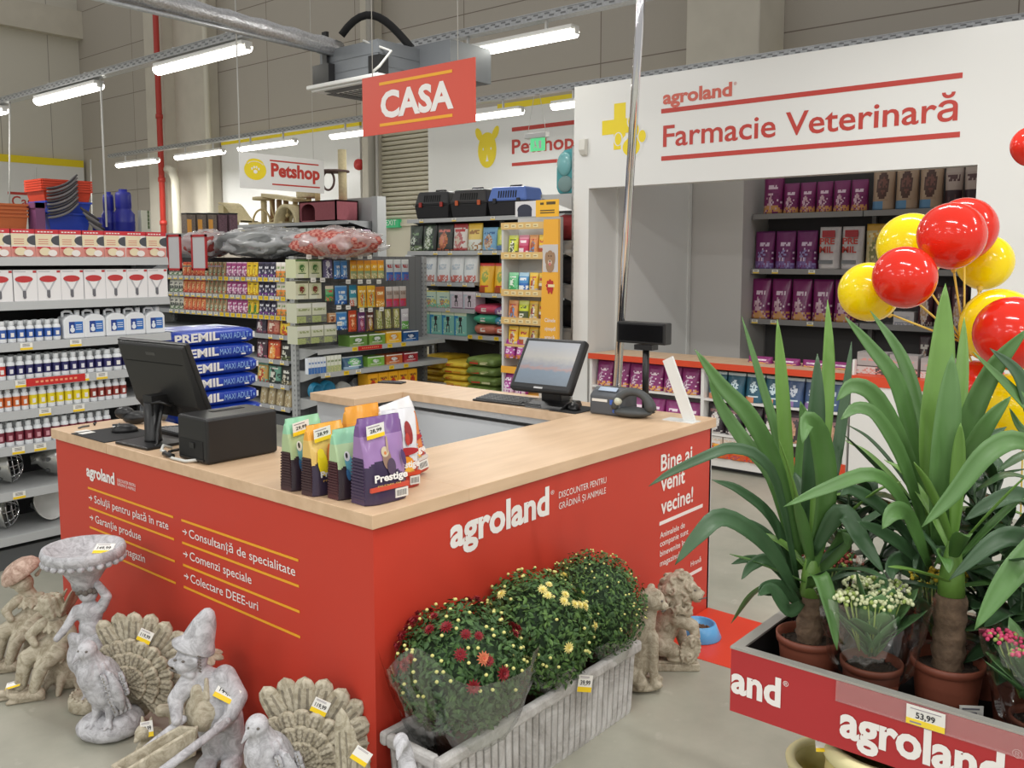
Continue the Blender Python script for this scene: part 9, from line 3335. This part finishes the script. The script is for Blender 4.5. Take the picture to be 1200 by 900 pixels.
# wrapped kalanchoes
def kalanchoe(loc, label, flower_rgb, seed, h=0.2, R=0.085, nl=26, pr_=0.062, ph=0.12, film=True, nf=5):
 t = thing('potted_kalanchoe', label, 'plant', loc)
 pot(t, pr_, ph)
 rnd = random.Random(seed)
 for k in range(nl):
  a = 2 * pi * k * 0.382
  el = radians(rnd.uniform(38, 82))
  d = Vector((cos(a) * cos(el), sin(a) * cos(el), sin(el)))
  b0 = Vector((0, 0, ph + 0.01 + 0.05 * rnd.random()))
  Ln = rnd.uniform(0.13, 0.19)
  leaf(t, [b0, b0 + d * Ln * 0.5, b0 + d * Ln - Vector((0, 0, 0.01))], rnd.uniform(0.065, 0.09), mat('kalanchoe_leaf', (74, 112, 66), 0.4, noisy=0.15, scale=12) if k % 3 else mat('kalanchoe_leaf_b', (98, 134, 84), 0.4, noisy=0.15, scale=12), base_w=0.35, fold=0.08, n_=8, facing=Vector((-d.x * sin(el), -d.y * sin(el), cos(el))).normalized())
 fm = mat('petal_%02x%02x%02x' % flower_rgb, flower_rgb, 0.6)
 fd = mat('bud_green', (150, 170, 90), 0.6)
 for k in range(nf):
  a = 2 * pi * k / nf + 0.3
  q = R * rnd.uniform(0.3, 0.95)
  cx, cy, cz = q * cos(a), q * sin(a), ph + h * rnd.uniform(0.66, 0.86)
  g = G()
  for j in range(46):
   b = rnd.uniform(0, 2 * pi)
   rr = 0.042 * sqrt(rnd.random())
   z = cz + 0.018 * (1 - (rr / 0.042) ** 2) + rnd.uniform(-0.004, 0.004)
   g.sph((cx + rr * cos(b), cy + rr * sin(b), z), rnd.uniform(0.004, 0.0062), 6, 4, 0 if rnd.random() < 0.75 else 1)
  for j in range(5):
   b = 2 * pi * j / 5
   g.tube([(cx * 0.5, cy * 0.5, ph + 0.03), (cx + 0.015 * cos(b), cy + 0.015 * sin(b), cz)], 0.002, 5, 1)
  g.build('flower_head', [fm, fd], t)
 if film:
  g = sleeve((0, 0), ph * 0.75, pr_ * 1.02, ph + h * 0.85, R * 1.35, 36, seed, 0.04)
  g.build('film_sleeve', FILM2, t, label='clear film sleeve')
 return t
kalanchoe(Vector((0.525, -1.272, BFL)), 'kalanchoe with small white flowers in clear film between the two canes', (216, 220, 176), 3, 0.22, 0.10, nl=34, pr_=0.074, ph=0.155, nf=8)
kalanchoe(Vector((0.55, -1.64, BFL)), 'kalanchoe with pink flowers in clear film at the right frame edge', (206, 70, 110), 8, 0.2, 0.09)
kalanchoe(Vector((0.72, -1.07, BFL)), 'wrapped plant with green and reddish leaves at the back left corner of the bin', (150, 60, 50), 15, 0.26, 0.075, 14)
kalanchoe(Vector((0.785, -1.365, BFL)), 'kalanchoe with yellow flowers behind the white flowered one', (226, 196, 60), 27, 0.24, 0.08, 12)
kalanchoe(Vector((0.50, -1.78, BFL)), 'kalanchoe with pale yellow buds at the bottom right frame edge', (206, 190, 130), 31, 0.14, 0.08, 12)
kalanchoe(Vector((0.72, -1.70, BFL)), 'dark leaved potted plant in shade behind the pink kalanchoe', (150, 40, 60), 35, 0.24, 0.08, 14, film=False)
def bush(loc, label, seed, h=0.42, n_=34, wd=0.055, Ln=0.17, tone=((46, 74, 44), (62, 92, 54))):
 """leafy pot plant: several stems with broad pointed leaves"""
 t = thing('potted_foliage_plant', label, 'plant', loc)
 pot(t, 0.066, 0.13)
 rnd = random.Random(seed)
 ms = [mat('dark_leaf_%d_%d_%d' % c, c, 0.45, noisy=0.15, scale=10) for c in tone]
 for s in range(4):
  a0 = 2 * pi * s / 4 + rnd.uniform(-0.5, 0.5)
  lean = rnd.uniform(0.03, 0.11)
  top = Vector((lean * cos(a0), lean * sin(a0), h * rnd.uniform(0.8, 1.05)))
  g = G()
  pts = [Vector((0.012 * cos(a0), 0.012 * sin(a0), 0.10)), top * 0.5 + Vector((0, 0, 0.04)), top]
  g.tube(pts, [0.006, 0.005, 0.003], 7)
  g.build('stem', ms[1], t)
  for k in range(n_ // 4):
   f = 0.3 + 0.7 * (k + 0.5) / (n_ // 4)
   b0 = pts[0].lerp(top, f)
   a = a0 + k * 2.4 + rnd.uniform(-0.4, 0.4)
   el = radians(rnd.uniform(5, 60) * (0.4 + 0.6 * f))
   d = Vector((cos(a) * cos(el), sin(a) * cos(el), sin(el)))
   L_ = Ln * rnd.uniform(0.75, 1.2)
   leaf(t, [b0, b0 + d * L_ * 0.5 + Vector((0, 0, 0.012)), b0 + d * L_ - Vector((0, 0, L_ * rnd.uniform(0.05, 0.3)))], wd * rnd.uniform(0.8, 1.2), ms[rnd.random() < 0.35], base_w=0.2, fold=0.1, n_=8, facing=Vector((-d.x * sin(el), -d.y * sin(el), cos(el))).normalized())
 return t
bush(Vector((0.86, -1.11, BFL)), 'leafy dark green pot plant behind the front left yucca', 3, 0.50, 40)
bush(Vector((0.86, -1.455, BFL)), 'leafy dark green pot plant between the back row yuccas', 5, 0.60, 44)
bush(Vector((0.90, -1.80, BFL)), 'leafy dark green pot plant at the back near the balloons', 7, 0.58, 48)
bush(Vector((0.735, -1.56, BFL)), 'leafy dark pot plant right behind the tallest yucca cane', 9, 0.36, 36, 0.06, 0.18)
# ------------------------------------------------------------------ balloon bunch behind the plants
BRED = mat('balloon_red', (222, 44, 26), 0.12, coat=0.0)
BYEL = mat('balloon_yellow', (250, 222, 12), 0.12, coat=0.0)
STK = mat('balloon_stick', (226, 196, 90), 0.4)
hub = at(1130, 402, 3.75)
bal = [((1068, 289), 42, 36, 'y', 3.85, 'yellow balloon at the upper left of the bunch, behind two red ones'), ((1115, 276), 37.5, 39, 'r', 3.45, 'large red balloon at the top front of the bunch'), ((1131, 268), 34, 38, 'r', 3.8, 'red balloon half hidden behind the top front one'),
 ((1154, 307), 33.5, 30, 'y', 3.95, 'yellow balloon at the upper right of the bunch'), ((1018, 342), 37, 32, 'y', 3.6, 'yellow balloon at the far left of the bunch'), ((1060, 325), 38.5, 34, 'r', 3.35, 'red balloon at the left front of the bunch'),
 ((1171, 382), 46, 41, 'y', 3.6, 'yellow balloon behind the large red one at the right edge'), ((1187, 391), 46, 41, 'r', 3.3, 'large red balloon at the right frame edge'), ((1148, 455), 30, 34, 'r', 3.75, 'red balloon low behind the yucca leaves'),
 ((1190, 476), 40, 38, 'y', 3.65, 'yellow balloon lowest at the right frame edge')]
t0 = thing('balloon_stand', 'slim stand of the balloon bunch hidden behind the yuccas', 'stand', (hub.x, hub.y, 0))
g = G()
g.lathe([(0.16, 0), (0.16, 0.012), (0.02, 0.03)], 24)
g.build('base', WHITE, t0)
g = G()
g.tube([(0, 0, 0.02), (0, 0, hub.z)], 0.009, 10)
g.sph((0, 0, hub.z), 0.022, 12, 8)
g.build('pole', STK, t0)
def balloon(c, rx, ry, m, stick_to, label):
 t = thing('balloon', label, 'balloon', c)
 axis = (c - stick_to)
 axis = (axis.normalized() * 0.8 + Vector((0, 0, 0.35))).normalized()
 M_ = axis.to_track_quat('Z', 'Y').to_matrix().to_4x4()
 R_ = (rx + ry) / 2
 g = G()
 pf = [(0.001, -R_ * 1.07)]
 for k in range(1, 25):
  a = -pi / 2 + pi * k / 24
  q = R_ * cos(a) * (1 - 0.07 * max(0, -sin(a)) ** 1.5)
  pf.append((max(q, 0.001), R_ * (1.06 if a < 0 else 1.0) * sin(a)))
 g.lathe(pf, 36, X=M_, caps=False)
 g.build('skin', m, t)
 g = G()
 g.lathe([(0.004, -R_ * 1.05), (0.008, -R_ * 1.09), (0.012, -R_ * 1.13), (0.009, -R_ * 1.14)], 12, X=M_)
 g.build('neck', m, t)
 p0 = M_ @ Vector((0, 0, -R_ * 1.08))
 g = G()
 g.tube([p0, stick_to - c], 0.0042, 8)
 g.tube([p0 + (p0.normalized() * -0.01), p0 + p0.normalized() * 0.02], [0.016, 0.008], 10)
 g.build('stick', STK, t)
 return t
for (px, py), rx, ry, cc, dist, lb in bal:
 c = at(px, py, dist)
 balloon(c, rx * dist / F, ry * dist / F, BRED if cc == 'r' else BYEL, hub, lb)
c = at(1209, 171, 4.6)
balloon(c, 0.1, 0.1, BRED, Vector((c.x + 0.02, c.y - 0.05, 0.0)), 'single red balloon on a long stick at the upper right frame edge')
